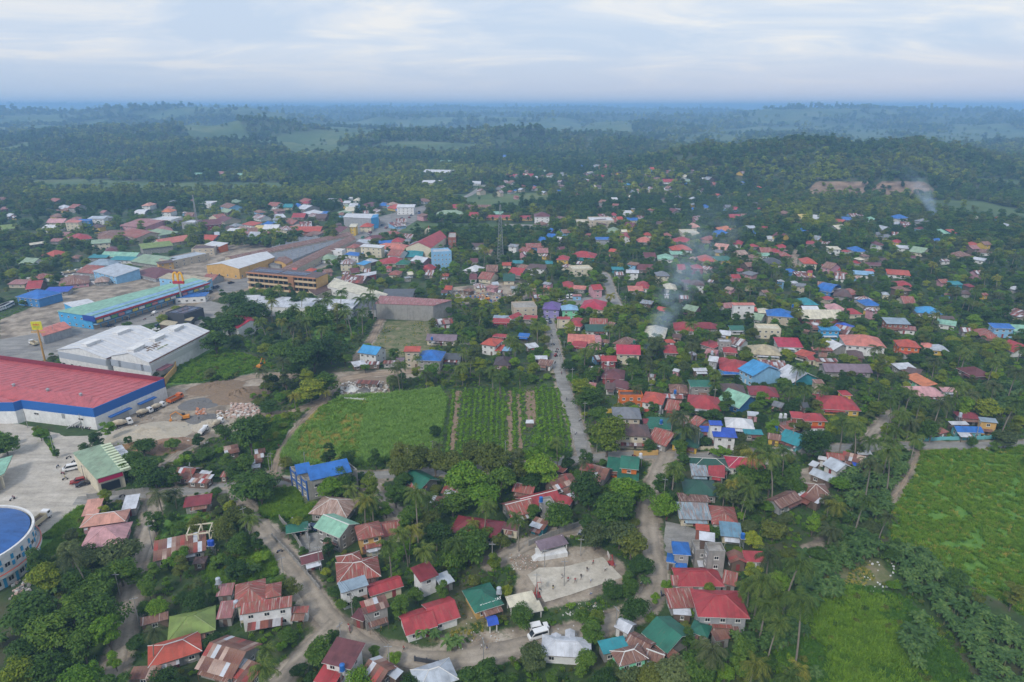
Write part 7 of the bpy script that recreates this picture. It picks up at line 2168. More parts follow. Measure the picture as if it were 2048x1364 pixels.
st_w = [G([(fx_(x0, y0), y0), (fx_(x1, y0), y0), (fx_(x1, y1), y1), (fx_(x0, y1), y1)]) for (x0, x1, y0, y1) in strips]
k_ = np.repeat(pr_, 2, 0) + np.random.default_rng(66).normal(0, .42, (len(pr_) * 2, 3)) * [1, 1, 0]; k_ = k_[(sdf_poly(k_[:, 0], k_[:, 1], Rw) < 0)]; k2_ = inpts([Rw], 4200, 6, lambda X, Y, g: ((sdf_polys(X, Y, st_w) > -.2) & (fbm(X / 8, Y / 8, 29) > .45)) | (g.random(len(X)) < .10)); k_ = np.vstack([k_, k2_]); scatter('field_grass', k_, rag_p, np.random.default_rng(6).uniform(.22, .46, len(k_)))
tilm = plain('tilled_soil', (.24, .165, .105), .95, .4, scale=.7)
for w_ in st_w: sheet('tilled_strip', w_, .06, tilm, .7, 1.2)
pap = MB(); pap.tube((0, 0, 0), (0, 0, 2.0), .08, .06, 5)
papt = pap.mesh('trunk', barkM)
for px in (925, 953, 982, 1010, 1050, 1085):
    for py in (905, 880, 858, 838, 820, 803, 790):
        if gg.random() < .35: continue
        xx = 1015 + (px - 1015) * (.87 + .13 * (py - 776) / 139); p = P(xx, py, 1.8); e_ = empty('papaya_tree', (p[0], p[1], 0)); obj('trunk', papt, e_); obj('crown', BUSH[int(gg.random() * 3)], e_, (0, 0, 1.3), scale=.95, mat=cornM); auto(e_, 'young papaya tree in the planted rows', 'papaya tree', 'papaya trees in the planted rows', (px, py))
# low undergrowth everywhere else
g_ = np.random.default_rng(12); n = 60000; Y = np.sqrt(g_.random(n) * (430**2 - 110**2) + 110**2); X = (g_.random(n) * 2 - 1) * (.80 * Y + 8)
ok = free(X, Y, .9) & ~inpoly(X, Y, [G(p) for p in DIRT] + GW['olive'] + cane_w + caner_w + rows_w + lot_w + [court_w], .6); ok &= ~((X < 30) & (Y > 300)) | (g_.random(n) < .3)
X, Y = X[ok], Y[ok]; nn_ = fbm(X / 14, Y / 14, 51); s_ = g_.random(len(X)); cv = clear_view(X, Y, np.full(len(X), 1.2), np.full(len(X), 1.6))
isb = (nn_ > .47) & (s_ < .42) & cv; pb = np.stack([X[isb], Y[isb], np.full(isb.sum(), -.1)], 1)
bt = [(BUSH[i], LM[t_]) for i in range(3) for t_ in ('mid green', 'bright green', 'olive green')]; scatter('undergrowth', pb, bt, g_.uniform(.5, 1.35, len(pb)))
ig = ~isb & cv; pg = np.stack([X[ig], Y[ig], np.zeros(ig.sum())], 1); scatter('rough_grass', pg, rag_p + dk_p + dk_p, g_.uniform(.3, .8, len(pg)))
q = inpts([G(p) for p in LOT_ISLANDS], 900, 77); scatter('verge_plants', q + [0, 0, .1], dk_p + rag_p, np.random.default_rng(7).uniform(.3, .8, len(q)))
q = inpts(GW['olive'], 1500, 15, lambda X, Y, g: (fbm(X / 6, Y / 6, 71) > .5) & free(X, Y, .5)); scatter('dry_grass', q, dk_p + gd_p, np.random.default_rng(15).uniform(.2, .5, len(q)))
# ------------------------------------------------------------------ vehicles
carpaint = lambda n, c: plain('paint_' + n, c, .25, .03)
_car = {}
def wheel_mesh():
    if 'w' not in _car:
        k = MB(); k.tube((0, -.11, 0), (0, .11, 0), .33, n=12); k2 = MB(); k2.tube((0, -.12, 0), (0, .12, 0), .18, n=8); _car['w'] = (k.mesh('tyre', M_TYRE), k2.mesh('rim', M_GREYMETAL))
    return _car['w']
PROF = {'van': ([(-2.5, .45), (-2.52, 1.2), (-2.4, 2.15), (1.2, 2.2), (2.05, 1.25), (2.45, 1.05), (2.5, .45)], [(-2.2, 1.35), (-2.15, 2.0), (1.1, 2.03), (1.8, 1.3)], 1.8, 1.6),
        'suv': ([(-2.3, .45), (-2.33, 1.1), (-2.05, 1.72), (.35, 1.78), (1.0, 1.15), (2.15, 1.0), (2.3, .45)], [(-2.0, 1.12), (-1.9, 1.62), (.3, 1.66), (.82, 1.12)], 1.4, 1.4),
        'car': ([(-2.15, .35), (-2.18, .85), (-1.3, .95), (-.9, 1.42), (.4, 1.45), (1.15, .92), (2.1, .8), (2.15, .35)], [(-1.15, .95), (-.85, 1.34), (.36, 1.36), (.95, .95)], 1.35, 1.35),
        'jeep': ([(-2.8, .6), (-2.8, 2.1), (1.0, 2.2), (1.25, 1.45), (2.4, 1.35), (2.5, .6)], [(-2.6, 1.35), (-2.6, 1.95), (.9, 2.0), (1.05, 1.4)], 1.8, 1.7)}
def car_parts(kind):
    if kind in _car: return _car[kind]
    pr, gl, wb, _ = PROF[kind]; hw = .92; b = MB()
    for s in (-1, 1):
        ring_ = [(x, s * (hw if z < 1.1 else hw - .1), z) for x, z in pr]; b.face(ring_ if s < 0 else ring_[::-1], 0)
    for i in range(len(pr)):
        (x0, z0), (x1, z1) = pr[i], pr[(i + 1) % len(pr)]; f = lambda z: hw if z < 1.1 else hw - .1
        b.face([(x0, -f(z0), z0), (x0, f(z0), z0), (x1, f(z1), z1), (x1, -f(z1), z1)], 0)
    g = MB()
    for s in (-1, 1): q = [(x, s * (hw - .04), z) for x, z in gl]; g.face(q if s < 0 else q[::-1], 0)
    (x0, z0), (x1, z1) = pr[-4], pr[-3]
    if kind == 'suv' or kind == 'jeep': (x0, z0), (x1, z1) = pr[3 if kind == 'suv' else 2], pr[4 if kind == 'suv' else 3]
    if kind == 'car': (x0, z0), (x1, z1) = pr[4], pr[5]
    if kind == 'van': (x0, z0), (x1, z1) = pr[3], pr[4]
    g.face([(x0 + .05, -.72, z0 - .02 + .03), (x0 + .05, .72, z0 + .01), (x1 + .02, .76, z1 + .04), (x1 + .02, -.76, z1 + .04)], 0)
    xr, zr0 = pr[1]; g.face([(xr - .02, .7, zr0 + .1), (xr - .02, -.7, zr0 + .1), (pr[2][0] - .03, -.66, pr[2][1] - .12), (pr[2][0] - .03, .66, pr[2][1] - .12)], 0)
    l = MB(); l.box(-.05, .05, -.16, .16, -.08, .08)
    _car[kind] = (b.mesh('body', M_TRIM), g.mesh('window', M_GLASS), l.mesh('headlight', flat('lamp_glass', (.6, .6, .55), .2))); return _car[kind]
def car(kind, px, py, to, paint, look, group=None, sc=1.0):
    """to: pixel the nose points at"""
    p = P(px, py, 0); q = P(*to, 0); rz = atan2(q[1] - p[1], q[0] - p[0]); r = empty({'van': 'parked_van', 'suv': 'parked_car', 'car': 'parked_car', 'jeep': 'jeepney'}[kind], (p[0], p[1], .06), rz); r.scale = (sc,) * 3
    b, g, l = car_parts(kind); obj('body', b, r, mat=paint); obj('window', g, r)
    t, ri = wheel_mesh(); wb = PROF[kind][2]
    for x in (-wb, wb):
        for y in (-.85, .85): w = obj('wheel', t, r, (x * .82, y, .33)); obj('rim', ri, w)
    e_ = PROF[kind][0][-1][0]
    for y in (-.6, .6): obj('headlight', l, r, (e_, y, .75))
    if look.startswith('!'): tag(r, look[1:], 'van' if kind == 'van' else 'car', group); THINGS.append([r, None, (px, py)])
    else: auto(r, look, 'van' if kind == 'van' else 'jeepney' if kind == 'jeep' else 'car', group, (px, py))
    return r
wht = carpaint('white', (.72, .72, .72)); blk = carpaint('black', (.02, .02, .025)); redp = carpaint('red', (.28, .03, .02)); slv = carpaint('silver', (.38, .39, .41)); navy = carpaint('navy', (.03, .05, .10)); grn = carpaint('green', (.05, .22, .15)); maro = carpaint('maroon', (.18, .03, .05)); blup = carpaint('blue', (.04, .12, .35))
car('suv', 1078, 1259, (1100, 1255), wht, '!white pickup-style car parked behind a white van on the road', None, 1.05); car('van', 1076, 1275, (1052, 1282), wht, '!white passenger van parked nose to camera beside the pale-roofed house')
car('van', 143, 940, (120, 945), wht, '!white van parked before the green-roofed terminal shop'); car('suv', 156, 966, (138, 970), redp, '!dark red pickup parked on the lot beside a black car'); car('car', 166, 971, (148, 976), blk, '!black car parked next to the dark red pickup on the lot')
car('car', 628, 1057, (612, 1047), navy, '!dark blue car parked in the carport yard by the mint roof'); car('suv', 607, 1062, (596, 1064), slv, '!silver car half under the green and grey carport'); car('car', 1162, 1073, (1156, 1085), slv, '!blue-grey car parked under roadside trees near the stage')
for i, (px, py) in enumerate(((1135, 596), (1143, 595), (1151, 596))): car('van', px, py, (px, py + 12), wht, f"!{('first', 'middle', 'last')[i]} of three white vans parked behind the purple house", 'white vans parked in the yard behind the purple house', .9)
car('suv', 1116, 595, (1124, 594), wht, 'white car in the yard'); car('van', 1122, 603, (1130, 601), wht, 'white van in the yard'); car('car', 786, 733, (786, 745), slv, 'silver car under a sheet canopy'); car('jeep', 283, 625, (300, 618), navy, 'dark jeepney'); car('suv', 318, 653, (330, 648), navy, 'dark blue car'); car('car', 312, 661, (325, 660), wht, 'white car')
car('car', 1100, 646, (1100, 655), navy, 'dark car on the concrete road'); car('suv', 1094, 643, (1094, 655), slv, 'grey car on the concrete road')
g3 = random.Random(4); hw_ = ROADW['highway'][2]; cols = [(wht, 'white'), (slv, 'silver'), (navy, 'dark blue'), (maro, 'maroon'), (grn, 'green'), (blup, 'blue'), (blk, 'black')]
last = None
for i in range(34):
    j = int(len(hw_) * (.12 + .85 * i / 34)); a = hw_[j]; b_ = hw_[min(j + 1, len(hw_) - 1)]; d = (b_ - a) / (np.linalg.norm(b_ - a) + 1e-9); off = g3.choice((-3.2, 3.0, -7.5, 7.5)); x, y = a[0] - d[1] * off, a[1] + d[0] * off; u, v, _ = PX(x, y, 0); u2, v2, _ = PX(x + d[0] * 5, y + d[1] * 5, 0)
    pc = g3.choice(cols); kd = g3.choice(('car', 'van', 'suv', 'jeep')); car(kd, float(u), float(v), (float(u2), float(v2)), pc[0], f"{pc[1]} {'jeepney' if kd == 'jeep' else 'van' if kd == 'van' else 'car'} on the town highway", 'vehicles on the town highway')
# trucks
def truck(px, py, to, body, bedc, kind, look, cat='truck', sc=1.0):
    p = P(px, py, 0); q = P(*to, 0); r = empty({'dump': 'dump_truck', 'mixer': 'mixer_truck', 'tank': 'tank_truck'}[kind], (p[0], p[1], .05), atan2(q[1] - p[1], q[0] - p[0])); r.scale = (sc,) * 3
    k = MB(); k.prism([(1.6, -1.15), (3.5, -1.15), (3.5, 1.15), (1.6, 1.15)], .8, 1.9); k.prism([(1.6, -1.1), (3.2, -1.1), (3.2, 1.1), (1.6, 1.1)], 1.91, 2.8); k.build('cab', body, r)
    k = MB(); k.face([(3.22, -1, 1.95), (3.22, 1, 1.95), (3.2, .95, 2.65), (3.2, -.95, 2.65)]); k.face([(1.9, -1.12, 1.95), (2.9, -1.12, 1.95), (2.9, -1.12, 2.6), (1.9, -1.12, 2.6)]); k.face([(2.9, 1.12, 1.95), (1.9, 1.12, 1.95), (1.9, 1.12, 2.6), (2.9, 1.12, 2.6)]); k.build('window', M_GLASS, r)
    k = MB(); k.box(-3.8, 3.3, -.5, .5, .6, .9); k.build('chassis', M_DARK, r)
    if kind == 'dump':
        k = MB(); k.box(-3.8, 1.3, -1.25, -1.1, .95, 2.3); k.box(-3.8, 1.3, 1.1, 1.25, .95, 2.3); k.box(1.15, 1.3, -1.1, 1.1, .95, 2.5); k.box(-3.8, -3.65, -1.1, 1.1, .95, 2.3); k.box(-3.65, 1.15, -1.1, 1.1, .95, 1.2); k.build('bed', bedc, r)
        k = MB(); k.box(-3.6, 1.1, -1.05, 1.05, 1.21, 1.7); k.build('load', plain('truck_load', (.16, .12, .09), .95, .3), r)
    elif kind == 'mixer':
        k = MB(); k.tube((-3.6, 0, 2.9), (-1.8, 0, 2.45), .5, 1.15, 12); k.tube((-1.8, 0, 2.45), (-.2, 0, 2.1), 1.15, 1.15, 12); k.tube((-.2, 0, 2.1), (1.3, 0, 1.8), 1.15, .55, 12); k.build('drum', bedc, r)
    else:
        k = MB(); k.tube((-3.7, 0, 2.0), (1.3, 0, 2.0), 1.1, 1.1, 14); k.build('tank', bedc, r)
    t, ri = wheel_mesh()
    for x in (-3.0, -1.8, 2.6):
        for y in (-.95, .95): w = obj('wheel', t, r, (x, y, .5), scale=1.5); obj('rim', ri, w)
    if look.startswith('!'): tag(r, look[1:], cat); THINGS.append([r, None, (px, py)])
    else: auto(r, look, cat, 'dump trucks in the depot', (px, py))
cream = carpaint('cream', (.58, .50, .33)); orng = carpaint('orange', (.55, .12, .02)); dcream = plain('drum_cream', (.52, .44, .32), .7, .15)
truck(352, 802, (372, 792), orng, orng, 'dump', '!bright orange dump truck in the dusty quarry yard'); truck(247, 853, (275, 845), wht, dcream, 'mixer', '!cream-drummed mixer truck parked by the white warehouse wall'); truck(291, 830, (306, 824), wht, dcream, 'mixer', '!second mixer truck in line along the warehouse', 'truck', .9); truck(318, 818, (330, 812), wht, dcream, 'mixer', '!third mixer truck nearest the orange dump truck', 'truck', .85)
truck(437, 852, (446, 844), wht, dcream, 'mixer', '!mixer truck alone on the grey quarry ground', 'truck', .9); truck(83, 1045, (104, 1028), wht, cream, 'dump', '!yellow-bedded dump truck beside the round arena'); truck(408, 866, (416, 858), wht, carpaint('white', (.72, .72, .72)), 'tank', '!white tank trailer standing at the quarry edge', 'truck', .8)
truck(68, 690, (52, 684), wht, cream, 'dump', '!cream dump truck near the yellow sign pole', 'truck', .9); truck(880, 728 - 50, (890, 676), wht, cream, 'dump', '!pale truck behind the mauve-roofed bungalow', 'truck', .5) if False else None
for i, (px, py) in enumerate(((118, 553), (133, 548), (148, 546), (160, 543), (142, 556), (158, 558), (190, 549), (200, 546), (176, 543), (128, 560))): truck(px, py, (px + 10, py - 2), wht, cream, 'dump', 'cream dump truck parked in the depot', 'truck', .9)
def bus(px, py, to, look):
    p = P(px, py, 0); q = P(*to, 0); r = empty('bus', (p[0], p[1], .05), atan2(q[1] - p[1], q[0] - p[0])); k = MB(); k.box(-5, 5, -1.2, 1.2, .5, 3.1); k.build('body', wht, r); k = MB(); k.box(-4.6, 4.6, -1.22, -1.2, 1.7, 2.5); k.box(-4.6, 4.6, 1.2, 1.22, 1.7, 2.5); k.box(5, 5.02, -1.05, 1.05, 1.5, 2.8); k.build('window', M_GLASS, r)
    t, ri = wheel_mesh()
    for x in (-3.2, 3.2):
        for y in (-1.05, 1.05): obj('wheel', t, r, (x, y, .5), scale=1.5)
    auto(r, look, 'bus', 'white buses parked by the field', (px, py))
for i in range(4): bus(4 + i * 4.5, 620 - i * 1.5, (20 + i * 4.5, 612 - i * 1.5), 'white bus with dark windows')
# excavators
def excavator(px, py, rz, look):
    p = P(px, py, 0); r = empty('excavator', (p[0], p[1], 0), rz); r.scale = (.75,) * 3; oc = plain('excavator_orange', (.58, .22, .02), .5, .1)
    k = MB(); k.box(-2, 2, -1.6, -1, 0, .9); k.box(-2, 2, 1, 1.6, 0, .9); k.build('track', M_TYRE, r); k = MB(); k.box(-2, 1.3, -1.4, 1.4, 1.0, 2.3); k.build('body', oc, r); k = MB(); k.box(.2, 1.8, -1.3, -.2, 2.31, 3.4); k.build('cab', M_GLASS, r)
    k = MB(); k.tube((1, .4, 2), (4.2, .4, 5.2), .35, .28, 6); k.tube((4.2, .4, 5.2), (7, .4, 3.8), .28, .22, 6); k.build('boom', oc, r); k = MB(); k.tube((7, .4, 3.8), (7.2, .4, 1.2), .24, .18, 6); k.box(6.7, 7.9, -.2, 1.0, .3, 1.3); k.build('bucket_arm', oc, r); auto(r, look, 'excavator', None, (px, py))
excavator(372, 838, R(200), 'orange excavator on dark gravel'); excavator(520, 736, R(80), 'orange excavator at the edge of trees'); excavator(975, 600, R(170), 'orange excavator in the machinery yard'); excavator(962, 608, R(10), 'orange excavator with low boom')
# motorcycles and tricycles
def moto_mesh():
    k = MB(); k.tube((-.65, -.05, .3), (-.65, .05, .3), .3, n=10); k.tube((.65, -.05, .3), (.65, .05, .3), .3, n=10); b = k.mesh('wheels_pair', M_TYRE)
    f = MB(); f.tube((-.65, 0, .35), (0, 0, .6), .09, n=5); f.tube((0, 0, .6), (.5, 0, .85), .12, n=5); f.tube((.65, 0, .3), (.45, 0, 1.0), .05, n=4); f.tube((.45, -.35, 1.02), (.45, .35, 1.02), .03, n=4); f.box(-.7, .1, -.13, .13, .68, .82); return b, f.mesh('frame', M_DARK)
mw, mf = moto_mesh()
kk = MB(); kk.tube((0, -.05, 0), (0, .05, 0), .3, n=10); mwheel = kk.mesh('wheel', M_TYRE)
def moto(px, py, rz, col, look, group):
    p = P(px, py, 0); r = empty('motorcycle', (p[0], p[1], .05), rz)
    for x in (-.65, .65): obj('wheel', mwheel, r, (x, 0, .3))
    obj('frame', mf, r, mat=col); auto(r, look, 'motorcycle', group, (px, py)); return r
mcol = [(blk, 'black'), (maro, 'dark red'), (navy, 'dark blue'), (slv, 'silver')]
for i in range(22):
    px = 92 + i * 4.3 + g3.uniform(-.7, .7); py = 842 + i * .78
    if 128 < px < 136: continue
    c_ = mcol[g3.randrange(4)]; moto(px, py, R(60) + g3.uniform(-.2, .2), c_[0], f"{c_[1]} motorcycle in the row by the warehouse wall", 'motorcycles parked along the warehouse wall')
def rider(r, shirt):
    pass
for (px, py, c_) in ((116, 935, 2), (126, 949, 1), (131, 960, 0), (138, 917, 0), (147, 926, 0), (28, 997, 1), (1160, 842, 3), (25, 1000, 3), (245, 994, 0), (1113, 705, 0), (1115, 700, 1), (1120, 712, 0), (1333, 1041, 1), (1322, 1190, 2), (1330, 1195, 0), (1340, 1190, 0), (310, 560, 0), (305, 632, 0), (290, 640, 1), (325, 625, 0), (347, 616, 0), (220, 655, 0), (230, 655, 0), (1106, 690, 2), (1103, 672, 0), (1123, 748, 1), (1133, 800, 0), (1152, 868, 3), (1110, 727, 0), (1268, 914, 1), (1420, 909, 0), (560, 1105, 2), (700, 1262, 1)): moto(px, py, g3.uniform(0, 3), mcol[c_][0], f"{mcol[c_][1]} motorcycle", 'motorcycles about the village')
for (px, py, c_) in ((1113, 714, redp), (1099, 640, blup), (205, 648, maro), (258, 640, navy), (1383, 1186, blup)):
    r = moto(px, py, g3.uniform(0, 3), blk, 'tricycle taxi with a small side cabin', 'tricycles'); k = MB(); k.box(-.7, .8, .35, 1.25, .3, .9); k.box(-.75, .85, .3, 1.3, 1.5, 1.58); k.box(-.7, -.64, .35, .41, .9, 1.5); k.box(-.7, -.64, 1.19, 1.25, .9, 1.5); k.box(.6, .66, .35, 1.25, .9, 1.5); k.build('side_cabin', c_, r); r['category'] = 'tricycle'; r.name = 'tricycle'
# ------------------------------------------------------------------ people
skin = plain('skin', (.20, .11, .07), .6, .05)
def person_mesh(pose, shirt, shorts, seed):
    """one continuous figure grown on a posed skeleton"""
    P_ = {'stand': dict(kL=(.05, .12, .5), fL=(.02, .14, .05), kR=(.05, -.12, .5), fR=(.02, -.14, .05), eL=(0, .25, 1.15), hL=(.06, .27, .88), eR=(0, -.25, 1.15), hR=(.06, -.27, .88)),
          'run': dict(kL=(.30, .12, .60), fL=(.10, .12, .22), kR=(-.10, -.12, .50), fR=(-.38, -.12, .18), eL=(-.22, .27, 1.18), hL=(-.05, .30, .98), eR=(.20, -.27, 1.18), hR=(.40, -.22, 1.32)),
          'reach': dict(kL=(.12, .20, .48), fL=(.05, .30, .05), kR=(.08, -.20, .48), fR=(0, -.30, .05), eL=(.15, .38, 1.35), hL=(.25, .52, 1.55), eR=(.15, -.38, 1.30), hR=(.30, -.50, 1.40)),
          'walk': dict(kL=(.20, .1, .50), fL=(.30, .1, .07), kR=(-.08, -.1, .50), fR=(-.30, -.1, .12), eL=(-.12, .25, 1.15), hL=(-.10, .26, .88), eR=(.12, -.25, 1.15), hR=(.22, -.24, .92)),
          'sit': dict(kL=(.40, .14, .48), fL=(.38, .15, .05), kR=(.40, -.14, .48), fR=(.38, -.15, .05), eL=(.05, .26, .75), hL=(.25, .2, .60), eR=(.05, -.26, .75), hR=(.25, -.2, .60))}[pose]
    dz = -.42 if pose == 'sit' else 0
    V = [(0, 0, .92 + dz), (0, 0, 1.15 + dz), (.01, 0, 1.40 + dz), (.02, 0, 1.50 + dz), (.04, 0, 1.63 + dz)]; Rr = [.15, .14, .155, .062, .105]; E = [(0, 1), (1, 2), (2, 3), (3, 4)]
    def add(p, r_, par): V.append(p); Rr.append(r_); E.append((par, len(V) - 1)); return len(V) - 1
    for s, k_, f_, e_, h_ in ((1, 'kL', 'fL', 'eL', 'hL'), (-1, 'kR', 'fR', 'eR', 'hR')):
        hp = add((0, s * .10, .88 + dz), .10, 0); kn = add(P_[k_], .068, hp); ft = add(P_[f_], .045, kn); add((P_[f_][0] + .16, P_[f_][1], P_[f_][2] - .01), .035, ft)
        sh = add((0, s * .18, 1.40 + dz), .062, 2); el = add(P_[e_], .046, sh); hd = add(P_[h_], .034, el); dx = np.array(P_[h_]) - np.array(P_[e_]); dx /= np.linalg.norm(dx); add(tuple(np.array(P_[h_]) + dx * .10), .034, hd)
    me = bpy.data.meshes.new('body'); me.from_pydata(V, E, []); ob = bpy.data.objects.new('tmp', me); COL.objects.link(ob); md = ob.modifiers.new('skin', 'SKIN')
    for i, r_ in enumerate(Rr): me.skin_vertices[0].data[i].radius = (r_, r_ * (.8 if i in (0, 1, 2) else 1))
    me.skin_vertices[0].data[0].use_root = True; ob.modifiers.new('s', 'SUBSURF').levels = 1
    dg = bpy.context.evaluated_depsgraph_get(); dg.update(); out_ = bpy.data.meshes.new_from_object(ob.evaluated_get(dg)); out_.name = 'body'; bpy.data.objects.remove(ob)
    out_.materials.clear()
    for m_ in (skin, shirt, shorts, plain('hair', (.015, .012, .01), .7, .1)): out_.materials.append(m_)
    for f in out_.polygons:
        c = f.center; z = c[2] - dz
        if z > 1.62 and c[0] < .10 or z > 1.70: f.material_index = 3
        elif 1.02 < z < 1.47 and abs(c[1]) < .27: f.material_index = 1
        elif .58 + (0 if pose != 'sit' else .1) < z <= 1.02 and abs(c[1]) < .24: f.material_index = 2
        f.use_smooth = True
    return out_
cl = lambda n, c: plain('cloth_' + n, c, .8, .08)
SH = [('white', (.6, .6, .6)), ('red', (.35, .05, .05)), ('black', (.03, .03, .03)), ('blue', (.05, .1, .3)), ('yellow', (.5, .4, .06)), ('grey', (.2, .2, .2))]
_pp = {}
def person(px, py, pose, sh, so, rz, where):
    k = (pose, sh, so)
    if k not in _pp: _pp[k] = person_mesh(pose, cl(*SH[sh]), cl(*SH[so]), 0)
    p = P(px, py, 0); e_ = empty('person', (p[0], p[1], .12 if where == 'court' else .06), rz); obj('body', _pp[k], e_)
    auto(e_, f"person in {SH[sh][0]} top and {SH[so][0]} {'shorts' if where == 'court' else 'bottoms'}, {dict(stand='standing', run='running', reach='with arms spread', walk='walking', sit='sitting')[pose]} {'on the court' if where == 'court' else where}", 'person', 'people on the court' if where == 'court' else 'people in the lanes', (px, py))
for q in ((1186, 1130, 'reach', 1, 2, 2.2), (1174, 1144, 'stand', 2, 5, 1.0), (1210, 1144, 'run', 0, 2, 3.5), (1124, 1158, 'run', 5, 0, .4), (1136, 1164, 'stand', 1, 0, 2), (1150, 1166, 'reach', 1, 5, 5), (1162, 1158, 'walk', 2, 2, 4), (1181, 1166, 'run', 0, 3, .8), (1106, 1180, 'stand', 2, 4, 1.5), (1210, 1168, 'stand', 2, 2, 3), (1079, 1182, 'sit', 2, 5, 0)): person(*q, 'court')
for q in ((698, 1257, 'walk', 1, 0, 4, 'at the gravel junction'), (763, 1262, 'stand', 4, 2, 3, 'on the dusty verge'), (808, 1302, 'walk', 1, 2, 3.5, 'on the bottom road'), (963, 1298, 'walk', 0, 5, 0, 'behind the palms on the road'), (974, 1300, 'walk', 2, 3, 0, 'behind the palms on the road'), (602, 1072, 'stand', 1, 0, 1, 'in the carport yard'), (1229, 1136, 'stand', 3, 1, 3, 'near the far hoop'), (1282, 1172, 'stand', 0, 3, 2, 'under the dark roadside tree'), (1245, 1166, 'stand', 4, 2, 3, 'under the dark roadside tree'), (1202, 1284, 'stand', 0, 2, 4, 'by the teal roof'), (1183, 1190, 'sit', 0, 3, 3, 'at a small table by the court'), (130, 957, 'sit', 4, 5, 1, 'on the lot'), (1113, 706, 'walk', 5, 2, 1, 'on the village road'), (558, 896, 'walk', 1, 5, 1, 'on the field track'), (308, 632, 'stand', 2, 5, 1, 'near the black restaurant')): person(*q)
# ------------------------------------------------------------------ rubble, piles, rocks
def heap(px, py, r, h, mat, look, sx=1.0, seed=0):
    p = P(px, py, 0); k = MB(); n = 18; m_ = 7; g = np.random.default_rng(seed); hh = [[None] * n for _ in range(m_ + 1)]
    for j in range(m_ + 1):
        for i in range(n):
            a = 2 * pi * i / n; q = j / m_; rr = r * q * (1 + .22 * (vnoise(np.array(3 + cos(a) * 2), np.array(5 + sin(a) * 2), seed) - .5)); z = h * (1 - q)**1.15 * (1 + .25 * g.normal()) if 0 < j < m_ else (h if j == 0 else -.1); hh[j][i] = (rr * sx * cos(a), rr * sin(a), z)
    for j in range(m_):
        for i in range(n): k.face([hh[j][i], hh[j + 1][i], hh[j + 1][(i + 1) % n], hh[j][(i + 1) % n]])
    o = k.build('earth_pile', mat, None, (p[0], p[1], 0), g.random() * .6); auto(o, look, 'pile', None, (px, py))
dm = plain('earth_brown', (.22, .155, .10), .95, .3); gm_ = plain('gravel_grey', (.15, .145, .14), .95, .25); sm_ = plain('sand_pale', (.42, .37, .29), .95, .2)
heap(404, 838, 6, 1.6, gm_, 'dark grey gravel pile under the excavator', 1.2, 1); heap(335, 905 - 14, 8, 1.6, plain('earth_red', (.27, .17, .11), .95, .3), 'low reddish earth mound at the quarry edge', 1.3, 2); heap(300, 868, 12, 2.0, sm_, 'broad pale sand pile', 1.4, 3); heap(480, 790, 10, 2.6, dm, 'brown earth bank partly grown over', 1.5, 4); heap(430, 775, 9, 1.8, dm, 'brown spoil pile by the grass', 1.5, 5); heap(420, 850, 7, 1.5, sm_, 'sandy pile before the excavator', 1, 6); heap(400, 808, 7, 1.2, gm_, 'scrap-strewn grey mound', 1.4, 7); heap(270, 890, 7, .9, plain('earth_rust', (.28, .17, .08), .95, .3), 'flat rust-brown earth patch mound', 1.2, 8); heap(728, 782, 4, 1.6, gm_, 'grey gravel pile in the rubble yard', 1, 9); heap(705, 780, 3.4, 2.6, plain('sack_white', (.6, .6, .58), .8, .2), 'white heap of sacks in the rubble yard', 1, 10)
def rocks(name, px0, px1, py0, py1, n, s0, s1, mats, seed, look=None):
    g = np.random.default_rng(seed); k = MB()
    for i in range(n):
        p = P(g.uniform(px0, px1), g.uniform(py0, py1), 0); s = g.uniform(s0, s1); a = g.random() * 6.28; b = [(p[0] + s * cos(a + t) * g.uniform(.6, 1.1), p[1] + s * sin(a + t) * g.uniform(.6, 1.1)) for t in (0, 1.4, 2.9, 4.4)]
        k.prism(b, -.05, s * g.uniform(.5, 1.3), int(g.integers(0, len(mats))))
    o = k.build(name, mats); tag(o, kind='stuff'); return o
pk = plain('rock_pink', (.50, .36, .30), .9, .2); wh_ = plain('rock_white', (.58, .56, .52), .9, .2); gy = plain('rock_grey', (.25, .24, .23), .9, .25); tn_ = plain('litter_tan', (.35, .24, .16), .9, .3)
rocks('boulder_rubble', 462, 520, 808, 836, 260, .3, .9, [pk, pk, wh_], 1); rocks('boulder_rubble', 435, 480, 822, 836, 120, .3, .8, [pk, wh_, tn_], 2); rocks('boulder_rubble', 392, 412, 818, 842, 60, .3, .8, [plain('rock_orange', (.5, .2, .1), .9, .2), pk], 3)
rocks('rubble', 682, 776, 764, 798, 240, .3, .8, [wh_, gy, wh_], 4); rocks('rubble', 1020, 1075, 1108, 1140, 110, .08, .28, [tn_, wh_, pk], 5); rocks('rubble', 1120, 1200, 1205, 1235, 70, .08, .25, [tn_, wh_, gy], 6); rocks('rubble', 20, 62, 1160, 1200, 60, .2, .7, [wh_, gy, pk], 7); rocks('rubble', 905, 1050, 582, 606, 170, .3, 1.0, [wh_, gy, plain('scrap_red', (.3, .05, .04), .7, .2), plain('scrap_blue', (.04, .14, .35), .6, .2), tn_], 8); rocks('rubble', 940, 1000, 1262, 1286, 40, .08, .25, [tn_, wh_], 9)
rocks('litter', 1720, 1790, 1120, 1185, 26, .15, .4, [plain('litter_white', (.65, .65, .66), .7, .1)], 10); rocks('rubble', 240, 420, 830, 905, 120, .15, .6, [wh_, gy, tn_], 11); rocks('litter', 830, 1230, 1210, 1300, 25, .06, .2, [plain('litter_white', (.65, .65, .66), .7, .1)], 12); rocks('rubble', 1040, 1085, 540, 600, 10, .3, .8, [wh_], 13); rocks('timber_scrap', 420, 500, 1100, 1125, 40, .1, .3, [tn_], 14)
